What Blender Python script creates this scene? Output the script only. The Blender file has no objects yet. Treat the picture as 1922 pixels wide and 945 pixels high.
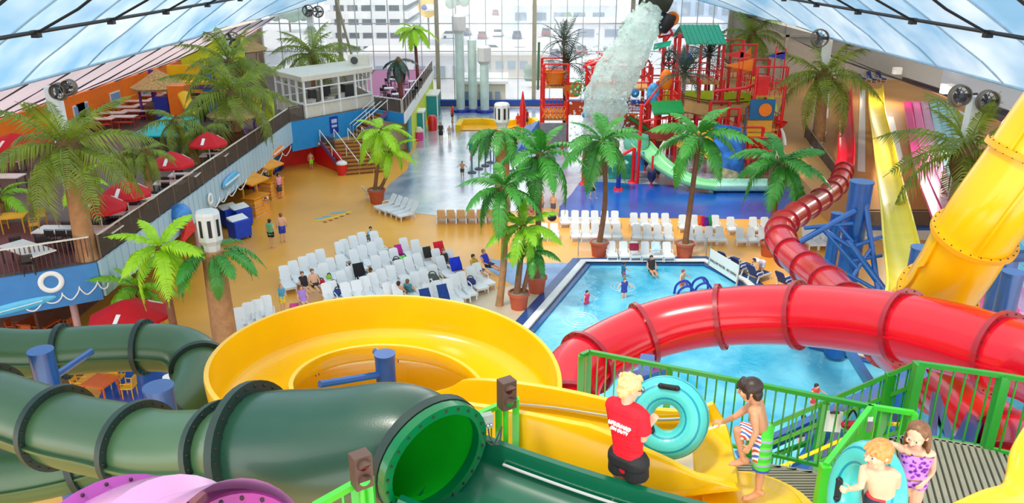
import bpy, bmesh, math, random
from mathutils import Vector, Matrix, noise
random.seed(11)
S = bpy.context.scene
COL = S.collection
PI = math.pi
# ------------------------------------------------------------------ camera, light, exposure
TH = math.radians(20.7); FOC = 1486.0; CAM = Vector((0, 0, 15.5))
cT, sT = math.cos(TH), math.sin(TH)
cd = bpy.data.cameras.new('camera'); cd.sensor_width = 36.0; cd.lens = FOC / 1922 * 36.0
cd.clip_start = 0.05; cd.clip_end = 2000
camo = bpy.data.objects.new('camera', cd); COL.objects.link(camo)
camo.location = CAM; camo.rotation_euler = (PI / 2 - TH, 0, 0)
S.camera = camo
S.view_settings.view_transform = 'Standard'; S.view_settings.look = 'None'
S.view_settings.gamma = 1.0; S.view_settings.use_curve_mapping = False
S.view_settings.exposure = 0.04
cy = S.cycles
cy.max_bounces = 7; cy.diffuse_bounces = 3; cy.glossy_bounces = 3; cy.transmission_bounces = 6
cy.transparent_max_bounces = 16; cy.caustics_reflective = False; cy.caustics_refractive = False
cy.sample_clamp_indirect = 6.0; cy.use_denoising = True
W = bpy.data.worlds.new('sky'); S.world = W; W.use_nodes = True
nt = W.node_tree; nt.nodes.clear()
wo = nt.nodes.new('ShaderNodeOutputWorld'); bg = nt.nodes.new('ShaderNodeBackground')
tc = nt.nodes.new('ShaderNodeTexCoord'); sx = nt.nodes.new('ShaderNodeSeparateXYZ'); cr = nt.nodes.new('ShaderNodeValToRGB')
nt.links.new(tc.outputs['Generated'], sx.inputs[0]); nt.links.new(sx.outputs['Z'], cr.inputs[0])
cr.color_ramp.elements[0].position = 0.08; cr.color_ramp.elements[0].color = (1, 0.99, 0.97, 1)      # bright haze near the horizon
cr.color_ramp.elements[1].position = 0.55; cr.color_ramp.elements[1].color = (0.44, 0.475, 0.50, 1)
nt.links.new(cr.outputs[0], bg.inputs[0]); bg.inputs[1].default_value = 2.9
nt.links.new(bg.outputs[0], wo.inputs[0])
sd = bpy.data.lights.new('sun', 'SUN'); sd.energy = 2.4; sd.angle = math.radians(8); sd.color = (1, 0.93, 0.82)
so = bpy.data.objects.new('sun', sd); COL.objects.link(so)
SUN_DIR = Vector((0.38, 0.30, -1.0)).normalized()      # high, from behind and left of the viewer
so.rotation_euler = SUN_DIR.to_track_quat('-Z', 'Y').to_euler()

# ------------------------------------------------------------------ pixel helpers (1922 x 945)
def ray(px, py):
    a = (px - 961) / FOC; u = (472.5 - py) / FOC
    return Vector((a, cT + u * sT, -sT + u * cT))
def D(px, py, dep): return CAM + ray(px, py) * dep
def G(px, py, z=0.0):
    r = ray(px, py); return CAM + r * ((z - CAM.z) / r.z)
def AY(px, py, Y):
    r = ray(px, py); return CAM + r * (Y / r.y)
def proj(P):
    d = Vector(P) - CAM; dep = d.y * cT - d.z * sT; return 961 + FOC * d.x / dep, 472.5 - FOC * (d.y * sT + d.z * cT) / dep
def ZY(py, Y): return AY(961, py, Y).z

# ------------------------------------------------------------------ materials
MATS = {}
def srgb(r, g, b):
    f = lambda c: (c / 255) / 12.92 if c / 255 <= 0.04045 else ((c / 255 + 0.055) / 1.055) ** 2.4
    return (f(r), f(g), f(b))
def mat(name, rgb, rough=0.5, metal=0.0, var=0.08, scale=3.0, bump=0.0, bscale=40.0, coat=0.0, trans=0.0, emit=None, spec=0.5):
    if name in MATS: return MATS[name]
    m = bpy.data.materials.new(name); m.use_nodes = True; MATS[name] = m
    n = m.node_tree; b = n.nodes['Principled BSDF']
    c = srgb(*rgb)
    tcn = n.nodes.new('ShaderNodeTexCoord')
    if var > 0:
        nz = n.nodes.new('ShaderNodeTexNoise'); nz.inputs['Scale'].default_value = scale; nz.inputs['Detail'].default_value = 4
        rp = n.nodes.new('ShaderNodeValToRGB')
        rp.color_ramp.elements[0].position = 0.3; rp.color_ramp.elements[1].position = 0.7
        rp.color_ramp.elements[0].color = tuple(x * (1 - var) for x in c) + (1,)
        rp.color_ramp.elements[1].color = tuple(min(1, x * (1 + var)) for x in c) + (1,)
        n.links.new(tcn.outputs['Object'], nz.inputs['Vector']); n.links.new(nz.outputs['Fac'], rp.inputs[0])
        n.links.new(rp.outputs[0], b.inputs['Base Color'])
    else:
        b.inputs['Base Color'].default_value = c + (1,)
    b.inputs['Roughness'].default_value = rough; b.inputs['Metallic'].default_value = metal
    b.inputs['Specular IOR Level'].default_value = spec
    b.inputs['Coat Weight'].default_value = coat; b.inputs['Coat Roughness'].default_value = 0.08
    if emit:
        b.inputs['Emission Color'].default_value = srgb(*emit[:3]) + (1,); b.inputs['Emission Strength'].default_value = emit[3]
    if bump > 0:
        nb = n.nodes.new('ShaderNodeTexNoise'); nb.inputs['Scale'].default_value = bscale; nb.inputs['Detail'].default_value = 3
        bp = n.nodes.new('ShaderNodeBump'); bp.inputs['Strength'].default_value = bump; bp.inputs['Distance'].default_value = 0.02
        n.links.new(tcn.outputs['Object'], nb.inputs['Vector']); n.links.new(nb.outputs['Fac'], bp.inputs['Height'])
        n.links.new(bp.outputs[0], b.inputs['Normal'])
    if trans > 0:                                   # light passes through thin sheets (leaves, fabric, fibreglass)
        tr = n.nodes.new('ShaderNodeBsdfTranslucent'); mx = n.nodes.new('ShaderNodeMixShader'); mx.inputs[0].default_value = trans
        out = n.nodes['Material Output']
        if var > 0: n.links.new(rp.outputs[0], tr.inputs[0])
        else: tr.inputs[0].default_value = c + (1,)
        n.links.new(b.outputs[0], mx.inputs[1]); n.links.new(tr.outputs[0], mx.inputs[2]); n.links.new(mx.outputs[0], out.inputs[0])
    return m
def see_through(name, rgb, fac, rough=0.1, gloss=0.06):
    """thin clear sheet: part transparent, part diffuse, a little gloss"""
    m = bpy.data.materials.new(name); m.use_nodes = True; n = m.node_tree; n.nodes.clear(); MATS[name] = m
    o = n.nodes.new('ShaderNodeOutputMaterial'); t = n.nodes.new('ShaderNodeBsdfTransparent')
    d = n.nodes.new('ShaderNodeBsdfDiffuse'); d.inputs[0].default_value = srgb(*rgb) + (1,)
    g = n.nodes.new('ShaderNodeBsdfGlossy'); g.inputs['Roughness'].default_value = rough
    m1 = n.nodes.new('ShaderNodeMixShader'); m1.inputs[0].default_value = fac
    m2 = n.nodes.new('ShaderNodeMixShader'); m2.inputs[0].default_value = gloss
    n.links.new(t.outputs[0], m1.inputs[1]); n.links.new(d.outputs[0], m1.inputs[2])
    n.links.new(m1.outputs[0], m2.inputs[1]); n.links.new(g.outputs[0], m2.inputs[2]); n.links.new(m2.outputs[0], o.inputs[0])
    return m

# ------------------------------------------------------------------ mesh builder
def catmull(P, n):
    P = [Vector(p) for p in P]; out = []
    Q = [P[0] * 2 - P[1]] + P + [P[-1] * 2 - P[-2]]
    for i in range(1, len(Q) - 2):
        a, b, c, d = Q[i - 1:i + 3]
        for k in range(n):
            t = k / n
            out.append(0.5 * ((2 * b) + (c - a) * t + (2 * a - 5 * b + 4 * c - d) * t * t + (3 * b - a - 3 * c + d) * t ** 3))
    out.append(P[-1]); return out
def lerp(a, b, t): return a + (b - a) * t
def frames(path, up=Vector((0, 0, 1))):
    out = []; pl = None
    for i, p in enumerate(path):
        T = (path[min(i + 1, len(path) - 1)] - path[max(i - 1, 0)]).normalized()
        L = up.cross(T)
        if pl is not None and abs(T.dot(up)) > 0.9: L = pl - T * pl.dot(T)
        elif L.length < 1e-3: L = Vector((1, 0, 0)) if abs(T.x) < 0.9 else Vector((0, 1, 0))
        L.normalize(); pl = L
        out.append((p, T, L, T.cross(L).normalized()))
    return out

class MB:
    def __init__(s): s.v = []; s.f = []; s.mi = []; s.c = 0
    def mat(s, i): s.c = i; return s
    def add(s, vs, fs):
        o = len(s.v); s.v += [Vector(p) for p in vs]
        for f in fs: s.f.append([o + i for i in f]); s.mi.append(s.c)
        return s
    def box(s, c, d, rz=0.0, M=None, taper=1.0):
        x, y, z = d[0] / 2, d[1] / 2, d[2] / 2; t = taper
        vs = [Vector(p) for p in ((-x, -y, -z), (x, -y, -z), (x, y, -z), (-x, y, -z), (-x * t, -y * t, z), (x * t, -y * t, z), (x * t, y * t, z), (-x * t, y * t, z))]
        R = M if M is not None else Matrix.Rotation(rz, 3, 'Z')
        s.add([R @ p + Vector(c) for p in vs], [(0, 3, 2, 1), (4, 5, 6, 7), (0, 1, 5, 4), (1, 2, 6, 5), (2, 3, 7, 6), (3, 0, 4, 7)]); return s
    def beam(s, a, b, w, h=None):
        a, b = Vector(a), Vector(b); T = b - a; L = T.length
        if L < 1e-6: return s
        M = T.to_track_quat('X', 'Z').to_matrix()
        return s.box((a + b) / 2, (L, w, h or w), M=M)
    def tube(s, path, r, n=8, cap=True):
        path = [Vector(p) for p in path]; fr = frames(path); o = len(s.v)
        for i, (p, T, L, U) in enumerate(fr):
            rr = r[i] if isinstance(r, (list, tuple)) else r
            for k in range(n):
                a = 2 * PI * k / n; s.v.append(p + L * (math.cos(a) * rr) + U * (math.sin(a) * rr))
        for i in range(len(fr) - 1):
            for k in range(n):
                k2 = (k + 1) % n
                s.f.append([o + i * n + k, o + i * n + k2, o + (i + 1) * n + k2, o + (i + 1) * n + k]); s.mi.append(s.c)
        if cap:
            s.f.append([o + k for k in range(n)][::-1]); s.mi.append(s.c)
            e = o + (len(fr) - 1) * n; s.f.append([e + k for k in range(n)]); s.mi.append(s.c)
        return s
    def cyl(s, a, b, r, n=10): return s.tube([a, b], r, n)
    def sweep(s, path, prof, closed=False, fr=None, cap=False):
        fr = fr or frames([Vector(p) for p in path]); o = len(s.v); n = 0 if callable(prof) else len(prof)
        for i, (p, T, L, U) in enumerate(fr):
            pr = prof(i / (len(fr) - 1)) if callable(prof) else prof
            n = len(pr)
            for (a, b) in pr: s.v.append(p + L * a + U * b)
        m = n if closed else n - 1
        for i in range(len(fr) - 1):
            for k in range(m):
                k2 = (k + 1) % n
                s.f.append([o + i * n + k, o + i * n + k2, o + (i + 1) * n + k2, o + (i + 1) * n + k]); s.mi.append(s.c)
        if cap:
            s.f.append([o + k for k in range(n)][::-1]); s.mi.append(s.c)
            e = o + (len(fr) - 1) * n; s.f.append([e + k for k in range(n)]); s.mi.append(s.c)
        return s
    def lathe(s, prof, c=(0, 0, 0), n=16, M=None):
        o = len(s.v); c = Vector(c)
        for (r, z) in prof:
            for k in range(n):
                a = 2 * PI * k / n; p = Vector((r * math.cos(a), r * math.sin(a), z)); s.v.append((M @ p if M is not None else p) + c)
        for i in range(len(prof) - 1):
            for k in range(n):
                k2 = (k + 1) % n
                s.f.append([o + i * n + k, o + i * n + k2, o + (i + 1) * n + k2, o + (i + 1) * n + k]); s.mi.append(s.c)
        return s
    def ball(s, c, r, nu=10, nv=7, M=None):
        r = r if isinstance(r, (tuple, list, Vector)) else (r, r, r); c = Vector(c); vs = []; fs = []
        for j in range(nv + 1):
            t = PI * j / nv
            for k in range(nu):
                a = 2 * PI * k / nu; p = Vector((r[0] * math.sin(t) * math.cos(a), r[1] * math.sin(t) * math.sin(a), r[2] * math.cos(t)))
                vs.append((M @ p if M is not None else p) + c)
        for j in range(nv):
            for k in range(nu):
                k2 = (k + 1) % nu; fs.append((j * nu + k, (j + 1) * nu + k, (j + 1) * nu + k2, j * nu + k2))
        return s.add(vs, fs)
    def cap(s, a, b, r0, r1, n=10):
        """closed tapered capsule"""
        a, b = Vector(a), Vector(b); T = b - a; L = T.length
        if L < 1e-5: return s.ball(a, max(r0, r1))
        T /= L; q = T.to_track_quat('Z', 'X').to_matrix(); pr = []
        for k in range(4): t = -PI / 2 + k * PI / 8; pr.append((max(r0 * math.cos(t), r0 * 0.02), r0 * math.sin(t)))
        pr.append((r0, 0)); pr.append((r1, L))
        for k in range(1, 5): t = k * PI / 8; pr.append((max(r1 * math.cos(t), r1 * 0.02), L + r1 * math.sin(t)))
        o = len(s.v); s.lathe(pr, a, n, q)
        s.f.append([o + k for k in range(n)][::-1]); s.mi.append(s.c)
        e = o + (len(pr) - 1) * n; s.f.append([e + k for k in range(n)]); s.mi.append(s.c)
        return s
    def torus(s, c, R, r, M=None, n=32, m=12, sq=1.0):
        c = Vector(c); vs = []; fs = []
        for i in range(n):
            a = 2 * PI * i / n
            for k in range(m):
                b = 2 * PI * k / m
                p = Vector(((R + r * math.cos(b)) * math.cos(a), (R + r * math.cos(b)) * math.sin(a), r * sq * math.sin(b)))
                vs.append((M @ p if M is not None else p) + c)
        for i in range(n):
            for k in range(m):
                i2, k2 = (i + 1) % n, (k + 1) % m
                fs.append((i * m + k, i2 * m + k, i2 * m + k2, i * m + k2))
        return s.add(vs, fs)
    def prism(s, poly, z0, z1):
        n = len(poly); vs = [Vector((p[0], p[1], z0)) for p in poly] + [Vector((p[0], p[1], z1)) for p in poly]
        return s.add(vs, [tuple(range(n))[::-1], tuple(range(n, 2 * n))] + [(k, (k + 1) % n, n + (k + 1) % n, n + k) for k in range(n)])
    def plate(s, poly, off):
        """polygon in space extruded by the vector off"""
        n = len(poly); off = Vector(off); vs = [Vector(p) for p in poly] + [Vector(p) + off for p in poly]
        return s.add(vs, [tuple(range(n))[::-1], tuple(range(n, 2 * n))] + [(k, (k + 1) % n, n + (k + 1) % n, n + k) for k in range(n)])
    def quad(s, a, b, c, d): return s.add([a, b, c, d], [(0, 1, 2, 3)])
    def xf(s, M):
        s.v = [M @ p for p in s.v]; return s
    def mesh(s, name, mats, ang=40, smooth=True):
        me = bpy.data.meshes.new(name); me.from_pydata([tuple(p) for p in s.v], [], s.f)
        for m in (mats if isinstance(mats, (list, tuple)) else [mats]): me.materials.append(m)
        me.polygons.foreach_set('material_index', s.mi)
        if smooth:
            me.shade_smooth(); me.set_sharp_from_angle(angle=math.radians(ang))
        me.update(); return me
    def build(s, name, mats, parent=None, ang=40, fix=True, world=True, smooth=True):
        """world=True: vertices are world coordinates, made local to the parent's place"""
        if parent is not None and world:
            inv = WM(parent).inverted(); s.v = [inv @ p for p in s.v]
        me = s.mesh(name, mats, ang, smooth)
        if fix:
            b = bmesh.new(); b.from_mesh(me); bmesh.ops.recalc_face_normals(b, faces=b.faces); b.to_mesh(me); b.free()
        o = bpy.data.objects.new(name, me); COL.objects.link(o)
        if parent is not None: o.parent = parent
        return o
def WM(o):
    M = Matrix.LocRotScale(o.location, o.rotation_euler, o.scale)
    return WM(o.parent) @ M if o.parent else M

def thing(name, label, cat, loc=(0, 0, 0), rz=0.0, group=None):
    o = bpy.data.objects.new(name, None); COL.objects.link(o); o.location = loc; o.rotation_euler = (0, 0, rz)
    o.empty_display_size = 0.2
    o['label'] = label; o['category'] = cat
    if group: o['group'] = group
    return o
def tag(o, label, cat, group=None, kind=None):
    o['label'] = label; o['category'] = cat
    if group: o['group'] = group
    if kind: o['kind'] = kind
    return o
def struct(o, label=None):
    o['kind'] = 'structure'
    if label: o['label'] = label
    return o
KIDS = {}
def dup(root, loc, rz=0.0, label=None, group=None, rot=None, scale=None):
    kids = [c for c in COL.objects if c.parent == root] if root.name not in KIDS else KIDS[root.name]
    KIDS[root.name] = kids
    r = root.copy(); COL.objects.link(r); r.location = loc; r.rotation_euler = rot if rot else (0, 0, rz)
    if scale: r.scale = scale
    if label: r['label'] = label
    if group: r['group'] = group
    for ch in kids:
        c = ch.copy(); COL.objects.link(c); c.parent = r
        gk = KIDS.get(ch.name)
        if gk is None:
            gk = [g for g in COL.objects if g.parent == ch]; KIDS[ch.name] = gk
        for g in gk:
            d = g.copy(); COL.objects.link(d); d.parent = c
    return r
def inst(mesh, name, parent, M):
    o = bpy.data.objects.new(name, mesh); COL.objects.link(o); o.parent = parent; o.matrix_local = M; return o
ORD = ['first', 'second', 'third', 'fourth', 'fifth', 'sixth', 'seventh', 'eighth', 'ninth', 'tenth', 'eleventh', 'twelfth']
def text_mesh(body, size, name, m, parent, M, extrude=0.004, align='CENTER'):
    cu = bpy.data.curves.new(name, 'FONT'); cu.body = body; cu.size = size; cu.extrude = extrude; cu.align_x = align; cu.align_y = 'CENTER'
    t = bpy.data.objects.new(name, cu); COL.objects.link(t)
    me = bpy.data.meshes.new_from_object(t.evaluated_get(bpy.context.evaluated_depsgraph_get()))
    bpy.data.objects.remove(t); me.materials.clear(); me.materials.append(m); me.name = name
    o = bpy.data.objects.new(name, me); COL.objects.link(o)
    if parent is not None: o.parent = parent; o.matrix_local = WM(parent).inverted() @ M
    else: o.matrix_local = M
    return o
def remeshed(mb, voxel, smooth=4, name='body'):
    me = mb.mesh('tmp', [], smooth=False); o = bpy.data.objects.new('tmp', me); COL.objects.link(o)
    r = o.modifiers.new('r', 'REMESH'); r.mode = 'VOXEL'; r.voxel_size = voxel; r.use_smooth_shade = True
    if smooth:
        q = o.modifiers.new('s', 'SMOOTH'); q.iterations = smooth; q.factor = 0.5
    bpy.context.view_layer.update()
    out = bpy.data.meshes.new_from_object(o.evaluated_get(bpy.context.evaluated_depsgraph_get()))
    bpy.data.objects.remove(o); bpy.data.meshes.remove(me); out.name = name
    return out

# palette
WHITE = mat('white paint', (240, 240, 236), 0.45, var=0.03)
OFFW = mat('cream paint', (222, 214, 196), 0.6, var=0.05)
BLACK = mat('black plastic', (22, 22, 24), 0.5, var=0.1)
DGREY = mat('dark grey metal', (70, 70, 72), 0.5)
STEEL = mat('steel pipe', (196, 196, 192), 0.28, 0.85, var=0.05)
BLUEST = mat('blue painted steel', (16, 78, 146), 0.3, var=0.12, coat=0.4)
REDP = mat('red paint', (225, 22, 26), 0.35, var=0.08, coat=0.3)
ORANGE = mat('orange paint', (244, 124, 14), 0.45, var=0.06)
YELP = mat('yellow paint', (252, 200, 10), 0.4, var=0.06)
GREENP = mat('green paint', (20, 150, 60), 0.4, var=0.1)
LIME = mat('lime paint', (206, 224, 40), 0.5, var=0.05)
BLUEP = mat('blue wall paint', (34, 140, 205), 0.5, var=0.06)
NAVY = mat('navy blue plastic', (22, 48, 150), 0.4, var=0.1)
TEALP = mat('teal paint', (24, 150, 165), 0.45)
PURP = mat('purple paint', (92, 40, 130), 0.5)
PINKP = mat('pink paint', (236, 60, 140), 0.4)
BROWN = mat('brown wood', (112, 66, 34), 0.6, var=0.2, scale=6)
TERRA = mat('terracotta', (186, 84, 52), 0.6, var=0.1)
SOIL = mat('grey pebbles', (150, 140, 120), 0.9, var=0.3, scale=30)
# ------------------------------------------------------------------ the building
M_TAN = mat('tan sealed concrete', (244, 172, 62), 0.3, var=0.12, scale=0.22, bump=0.12, bscale=1.2)
M_PALE = mat('pale concrete', (216, 196, 166), 0.45, var=0.1, scale=0.5)
M_DECK = mat('grey brown deck', (104, 88, 78), 0.7, var=0.15, scale=0.7)
M_MAROON = mat('maroon deck', (112, 58, 58), 0.7, var=0.12)
M_PINKDECK = mat('pink terrace deck', (196, 110, 150), 0.6, var=0.06)
M_SHADE = mat('shaded brown floor', (122, 84, 48), 0.5, var=0.15, scale=0.6)  # brown tone carries the shade below the mezzanine

def water_mat(name, deep, light, rough, bscale, bstr, scale=0.25, foam=0.0):
    m = bpy.data.materials.new(name); m.use_nodes = True; MATS[name] = m; n = m.node_tree; b = n.nodes['Principled BSDF']
    t = n.nodes.new('ShaderNodeTexCoord'); nz = n.nodes.new('ShaderNodeTexNoise'); nz.inputs['Scale'].default_value = scale
    nz.inputs['Detail'].default_value = 6; nz.inputs['Distortion'].default_value = 0.6
    rp = n.nodes.new('ShaderNodeValToRGB'); rp.color_ramp.elements[0].position = 0.35; rp.color_ramp.elements[1].position = 0.68
    rp.color_ramp.elements[0].color = srgb(*deep) + (1,); rp.color_ramp.elements[1].color = srgb(*light) + (1,)
    n.links.new(t.outputs['Object'], nz.inputs['Vector']); n.links.new(nz.outputs['Fac'], rp.inputs[0])
    n.links.new(rp.outputs[0], b.inputs['Base Color'])
    b.inputs['Roughness'].default_value = rough; b.inputs['IOR'].default_value = 1.4; b.inputs['Specular IOR Level'].default_value = 0.7
    w = n.nodes.new('ShaderNodeTexNoise'); w.inputs['Scale'].default_value = bscale; w.inputs['Detail'].default_value = 3
    bp = n.nodes.new('ShaderNodeBump'); bp.inputs['Strength'].default_value = bstr; bp.inputs['Distance'].default_value = 0.05
    n.links.new(t.outputs['Object'], w.inputs['Vector']); n.links.new(w.outputs['Fac'], bp.inputs['Height']); n.links.new(bp.outputs[0], b.inputs['Normal'])
    return m
M_WETGLARE = water_mat('wet glare splash pad', (136, 174, 208), (242, 248, 252), 0.16, 1.1, 0.25, 0.3)  # near-white mottling paints window glare onto the wet pad
def sheen(m, fac, rough):
    n = m.node_tree; o = n.nodes['Material Output']; b = n.nodes['Principled BSDF']; g = n.nodes.new('ShaderNodeBsdfGlossy'); g.inputs['Roughness'].default_value = rough
    x = n.nodes.new('ShaderNodeMixShader'); x.inputs[0].default_value = fac; n.links.new(b.outputs[0], x.inputs[1]); n.links.new(g.outputs[0], x.inputs[2]); n.links.new(x.outputs[0], o.inputs[0])
    for l in n.links:
        if l.to_node == b and l.to_socket.name == 'Normal': n.links.new(l.from_socket, g.inputs['Normal']); break
sheen(M_WETGLARE, 0.58, 0.2); sheen(M_TAN, 0.07, 0.35)
M_DEEPB = mat('blue painted pad', (16, 84, 176), 0.22, var=0.2, scale=0.4, bump=0.15, bscale=2); sheen(M_DEEPB, 0.16, 0.2)
M_POOL = water_mat('pool water', (60, 170, 205), (130, 214, 232), 0.06, 2.3, 0.5, 0.35)

def flat(name, pts, z, m, th=0.01):
    """thin slab whose top is at z"""
    b = MB(); b.prism([(p[0], p[1]) for p in pts], z - th, z); return struct(b.build(name, m, smooth=False))

# floor: tan concrete with the pool cut out of it (ring of quads around the pool)
POOL = [(3.97, 39.45), (10.3, 39.45), (11.6, 36.8), (12.8, 29.9), (15.4, 28.2), (24, 26), (24, 8), (-9, 8), (-3.8, 20)]
outer = [(-42, 88), (42, 88), (42, 40), (42, 30), (42, 28), (42, 26), (42, -6), (-42, -6), (-42, 20)]
b = MB()
for k in range(len(POOL)):
    k2 = (k + 1) % len(POOL)
    b.quad((*outer[k], 0), (*outer[k2], 0), (*POOL[k2], 0), (*POOL[k], 0))
    b.quad((*POOL[k], 0), (*POOL[k2], 0), (*POOL[k2], -1.0), (*POOL[k], -1.0))
b.quad((-42, -6, -0.5), (42, -6, -0.5), (42, 88, -0.5), (-42, 88, -0.5)) if False else None
struct(b.build('floor', M_TAN, fix=False, smooth=False))
b = MB(); b.prism(POOL, -1.2, -0.14)
struct(b.build('floor_pool_water', M_POOL, smooth=False), 'turquoise rippled water of the activity pool')
# pool kerb: white nosing and dark blue tile bands
def kerb(name, off, w, z0, z1, m, pts):
    b = MB(); P = [Vector((p[0], p[1], 0)) for p in pts]
    b.sweep(P, [(off, z0), (off + w, z0), (off + w, z1), (off, z1)], closed=True, cap=True)
    return struct(b.build(name, m, smooth=False))
KP = [(-7.6, 12), (-3.8, 20), (3.97, 39.45), (10.3, 39.45), (11.6, 36.8), (12.8, 29.9), (15.4, 28.2), (24, 26)]
M_TILE = mat('dark blue tile', (20, 78, 140), 0.25, var=0.15, scale=5)
kerb('trim_1', 0.0, 0.34, -0.1, 0.07, WHITE, KP)
kerb('trim_2', 0.34, 0.5, -0.05, 0.03, M_TILE, KP)
kerb('trim_3', -0.28, 0.28, -0.16, -0.06, M_TILE, KP)

# blue wet splash pad
pad = [G(768, 307), G(765, 319), G(731, 346), G(720, 364), G(722, 378), G(780, 401), G(830, 406), G(940, 400), G(1050, 388),
       G(1440, 388), G(1500, 372), (21.0, 57), (21.0, 84.5), (-8.2, 84.5), (-8.2, 64)]
flat('floor_splash_pad', pad, 0.018, M_WETGLARE, 0.03)
flat('floor_splash_edge', [G(1048, 408), G(1440, 412), G(1500, 396), G(1500, 372), G(1440, 388), G(1050, 388)], 0.022, M_DEEPB, 0.035)
flat('floor_blue_swirl', [G(1090, 340), G(1180, 345), G(1345, 352), G(1440, 352), G(1500, 350), G(1500, 374), G(1440, 389), G(1050, 389), G(1072, 366)], 0.024, M_DEEPB, 0.035)
flat('floor_blue_walk', [G(900, 482), G(960, 494), G(1096, 494), G(1040, 548), G(962, 536), G(915, 505)], 0.012, mat('light blue walk', (128, 160, 200), 0.4, var=0.1), 0.02)
flat('floor_pale_walk', [G(962, 536), G(1040, 548), G(1000, 600), G(930, 690), G(820, 640), G(860, 560)], 0.012, M_PALE, 0.02)
flat('floor_blue_patch', [G(180, 760), G(205, 705), G(250, 690), G(420, 690), G(520, 760), G(420, 880), G(200, 880)], 0.014, M_DEEPB, 0.02)

# end wall of glass: bays between thick steel columns
YG = 86.0
M_PANE = see_through('hazed window glass', (236, 242, 246), 0.24, 0.05, 0.05)  # white diffuse share imitates the overexposed haze outdoors
M_FRAME = mat('grey window frame', (196, 200, 196), 0.5, var=0.05)
M_COLUMN = mat('beige steel column', (166, 156, 130), 0.5)
def xg(px): return (px - 961) / FOC * (YG * cT + 7 * sT)
cols = [487, 637, 820, 1003, 1186, 1369]
wn = 0
for a, c in zip(cols[:-1], cols[1:]):
    wn += 1; x0, x1 = xg(a), xg(c); zt = 20.0
    f = MB(); zs = [0.05, 2.87, 5.7, 8.55, 11.4, 14.2, 17.0, 20.0]
    nb = 4 if wn == 1 else 6
    for k in range(nb + 1):
        x = lerp(x0, x1, k / nb)
        f.box((x, YG, 10), (0.09 if 0 < k < nb else 0.12, 0.12, 20))
    for z in zs: f.box(((x0 + x1) / 2, YG, z), (x1 - x0, 0.13, 0.1 if z > 0.1 else 0.2))
    w = struct(f.build(f'window_{wn}', M_FRAME, smooth=False))
    p = MB()
    p.box(((x0 + x1) / 2, YG + 0.02, 10), (x1 - x0 - 0.02, 0.02, 19.9))
    p.build('pane', M_PANE, w, smooth=False)
for k, px in enumerate([487, 637, 820, 1003, 1186, 1369]):
    b = MB(); b.box((xg(px), YG - 0.25, 10), (0.42, 0.34, 20)); struct(b.build(f'trim_{10 + k}', M_COLUMN, smooth=False))
b = MB(); b.beam((xg(625), YG - 0.5, 14), (xg(665), YG - 0.9, 3.9), 0.2); struct(b.build('trim_16', M_COLUMN, smooth=False))
M_ENDW = mat('pale beige cladding', (206, 198, 184), 0.7, var=0.05)
b = MB(); b.box(((xg(1369) + 46) / 2 + 0.1, YG + 0.15, 10), (46 - xg(1369), 0.3, 20))
for px in (1480, 1600): b.box((xg(px), YG - 0.08, 10), (0.4, 0.16, 20))
b.box((34, YG - 0.08, 7.3), (24, 0.16, 0.25))
struct(b.build('wall_back_right', M_ENDW, smooth=False))
b = MB(); b.box((-36, YG + 0.15, 10), (19, 0.3, 20)); struct(b.build('wall_back_left', M_ENDW, smooth=False))
b = MB(); b.box((6.5, YG - 0.6, 0.35), (30, 0.5, 0.7)); struct(b.build('wall_plinth', mat('deep blue plinth', (14, 70, 160), 0.4), smooth=False))

# fabric roof, left and right wings, in pillowed bays
def roof_mat():
    m = bpy.data.materials.new('pale blue roof fabric'); m.use_nodes = True; n = m.node_tree; n.nodes.clear()
    o = n.nodes.new('ShaderNodeOutputMaterial'); t = n.nodes.new('ShaderNodeTexCoord'); nz = n.nodes.new('ShaderNodeTexNoise')
    nz.inputs['Scale'].default_value = 0.25; nz.inputs['Detail'].default_value = 3
    rp = n.nodes.new('ShaderNodeValToRGB'); rp.color_ramp.elements[0].position = 0.35; rp.color_ramp.elements[1].position = 0.7
    rp.color_ramp.elements[0].color = srgb(126, 170, 202) + (1,); rp.color_ramp.elements[1].color = srgb(206, 218, 226) + (1,)
    n.links.new(t.outputs['Object'], nz.inputs['Vector']); n.links.new(nz.outputs['Fac'], rp.inputs[0])
    d = n.nodes.new('ShaderNodeBsdfDiffuse'); tr = n.nodes.new('ShaderNodeBsdfTranslucent'); g = n.nodes.new('ShaderNodeBsdfGlossy'); g.inputs['Roughness'].default_value = 0.3
    for q in (d, tr): n.links.new(rp.outputs[0], q.inputs[0])
    a = n.nodes.new('ShaderNodeMixShader'); a.inputs[0].default_value = 0.72
    c = n.nodes.new('ShaderNodeMixShader'); c.inputs[0].default_value = 0.1
    n.links.new(d.outputs[0], a.inputs[1]); n.links.new(tr.outputs[0], a.inputs[2]); n.links.new(a.outputs[0], c.inputs[1]); n.links.new(g.outputs[0], c.inputs[2]); n.links.new(c.outputs[0], o.inputs[0])
    return m
M_ROOF = roof_mat()
M_PIPE = mat('black roof pipe', (30, 28, 28), 0.5)
BAY = 6.5
def roof_z(ax, Y):
    """height of the fabric at |x| = ax"""
    t = max(0, (24 - ax) / 4.5)
    near = 9.5 + 3.5 * t ** 0.85
    far = 9.2 + 0.27 * (26.4 - ax) if ax <= 26.4 else 9.2
    k = min(1, max(0, (Y - 62) / 24)); k = k * k * (3 - 2 * k)
    return lerp(near, far, k)
def roof_edge(Y):
    k = min(1, max(0, (Y - 62) / 24)); return lerp(24.0, 26.4, k)
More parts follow.
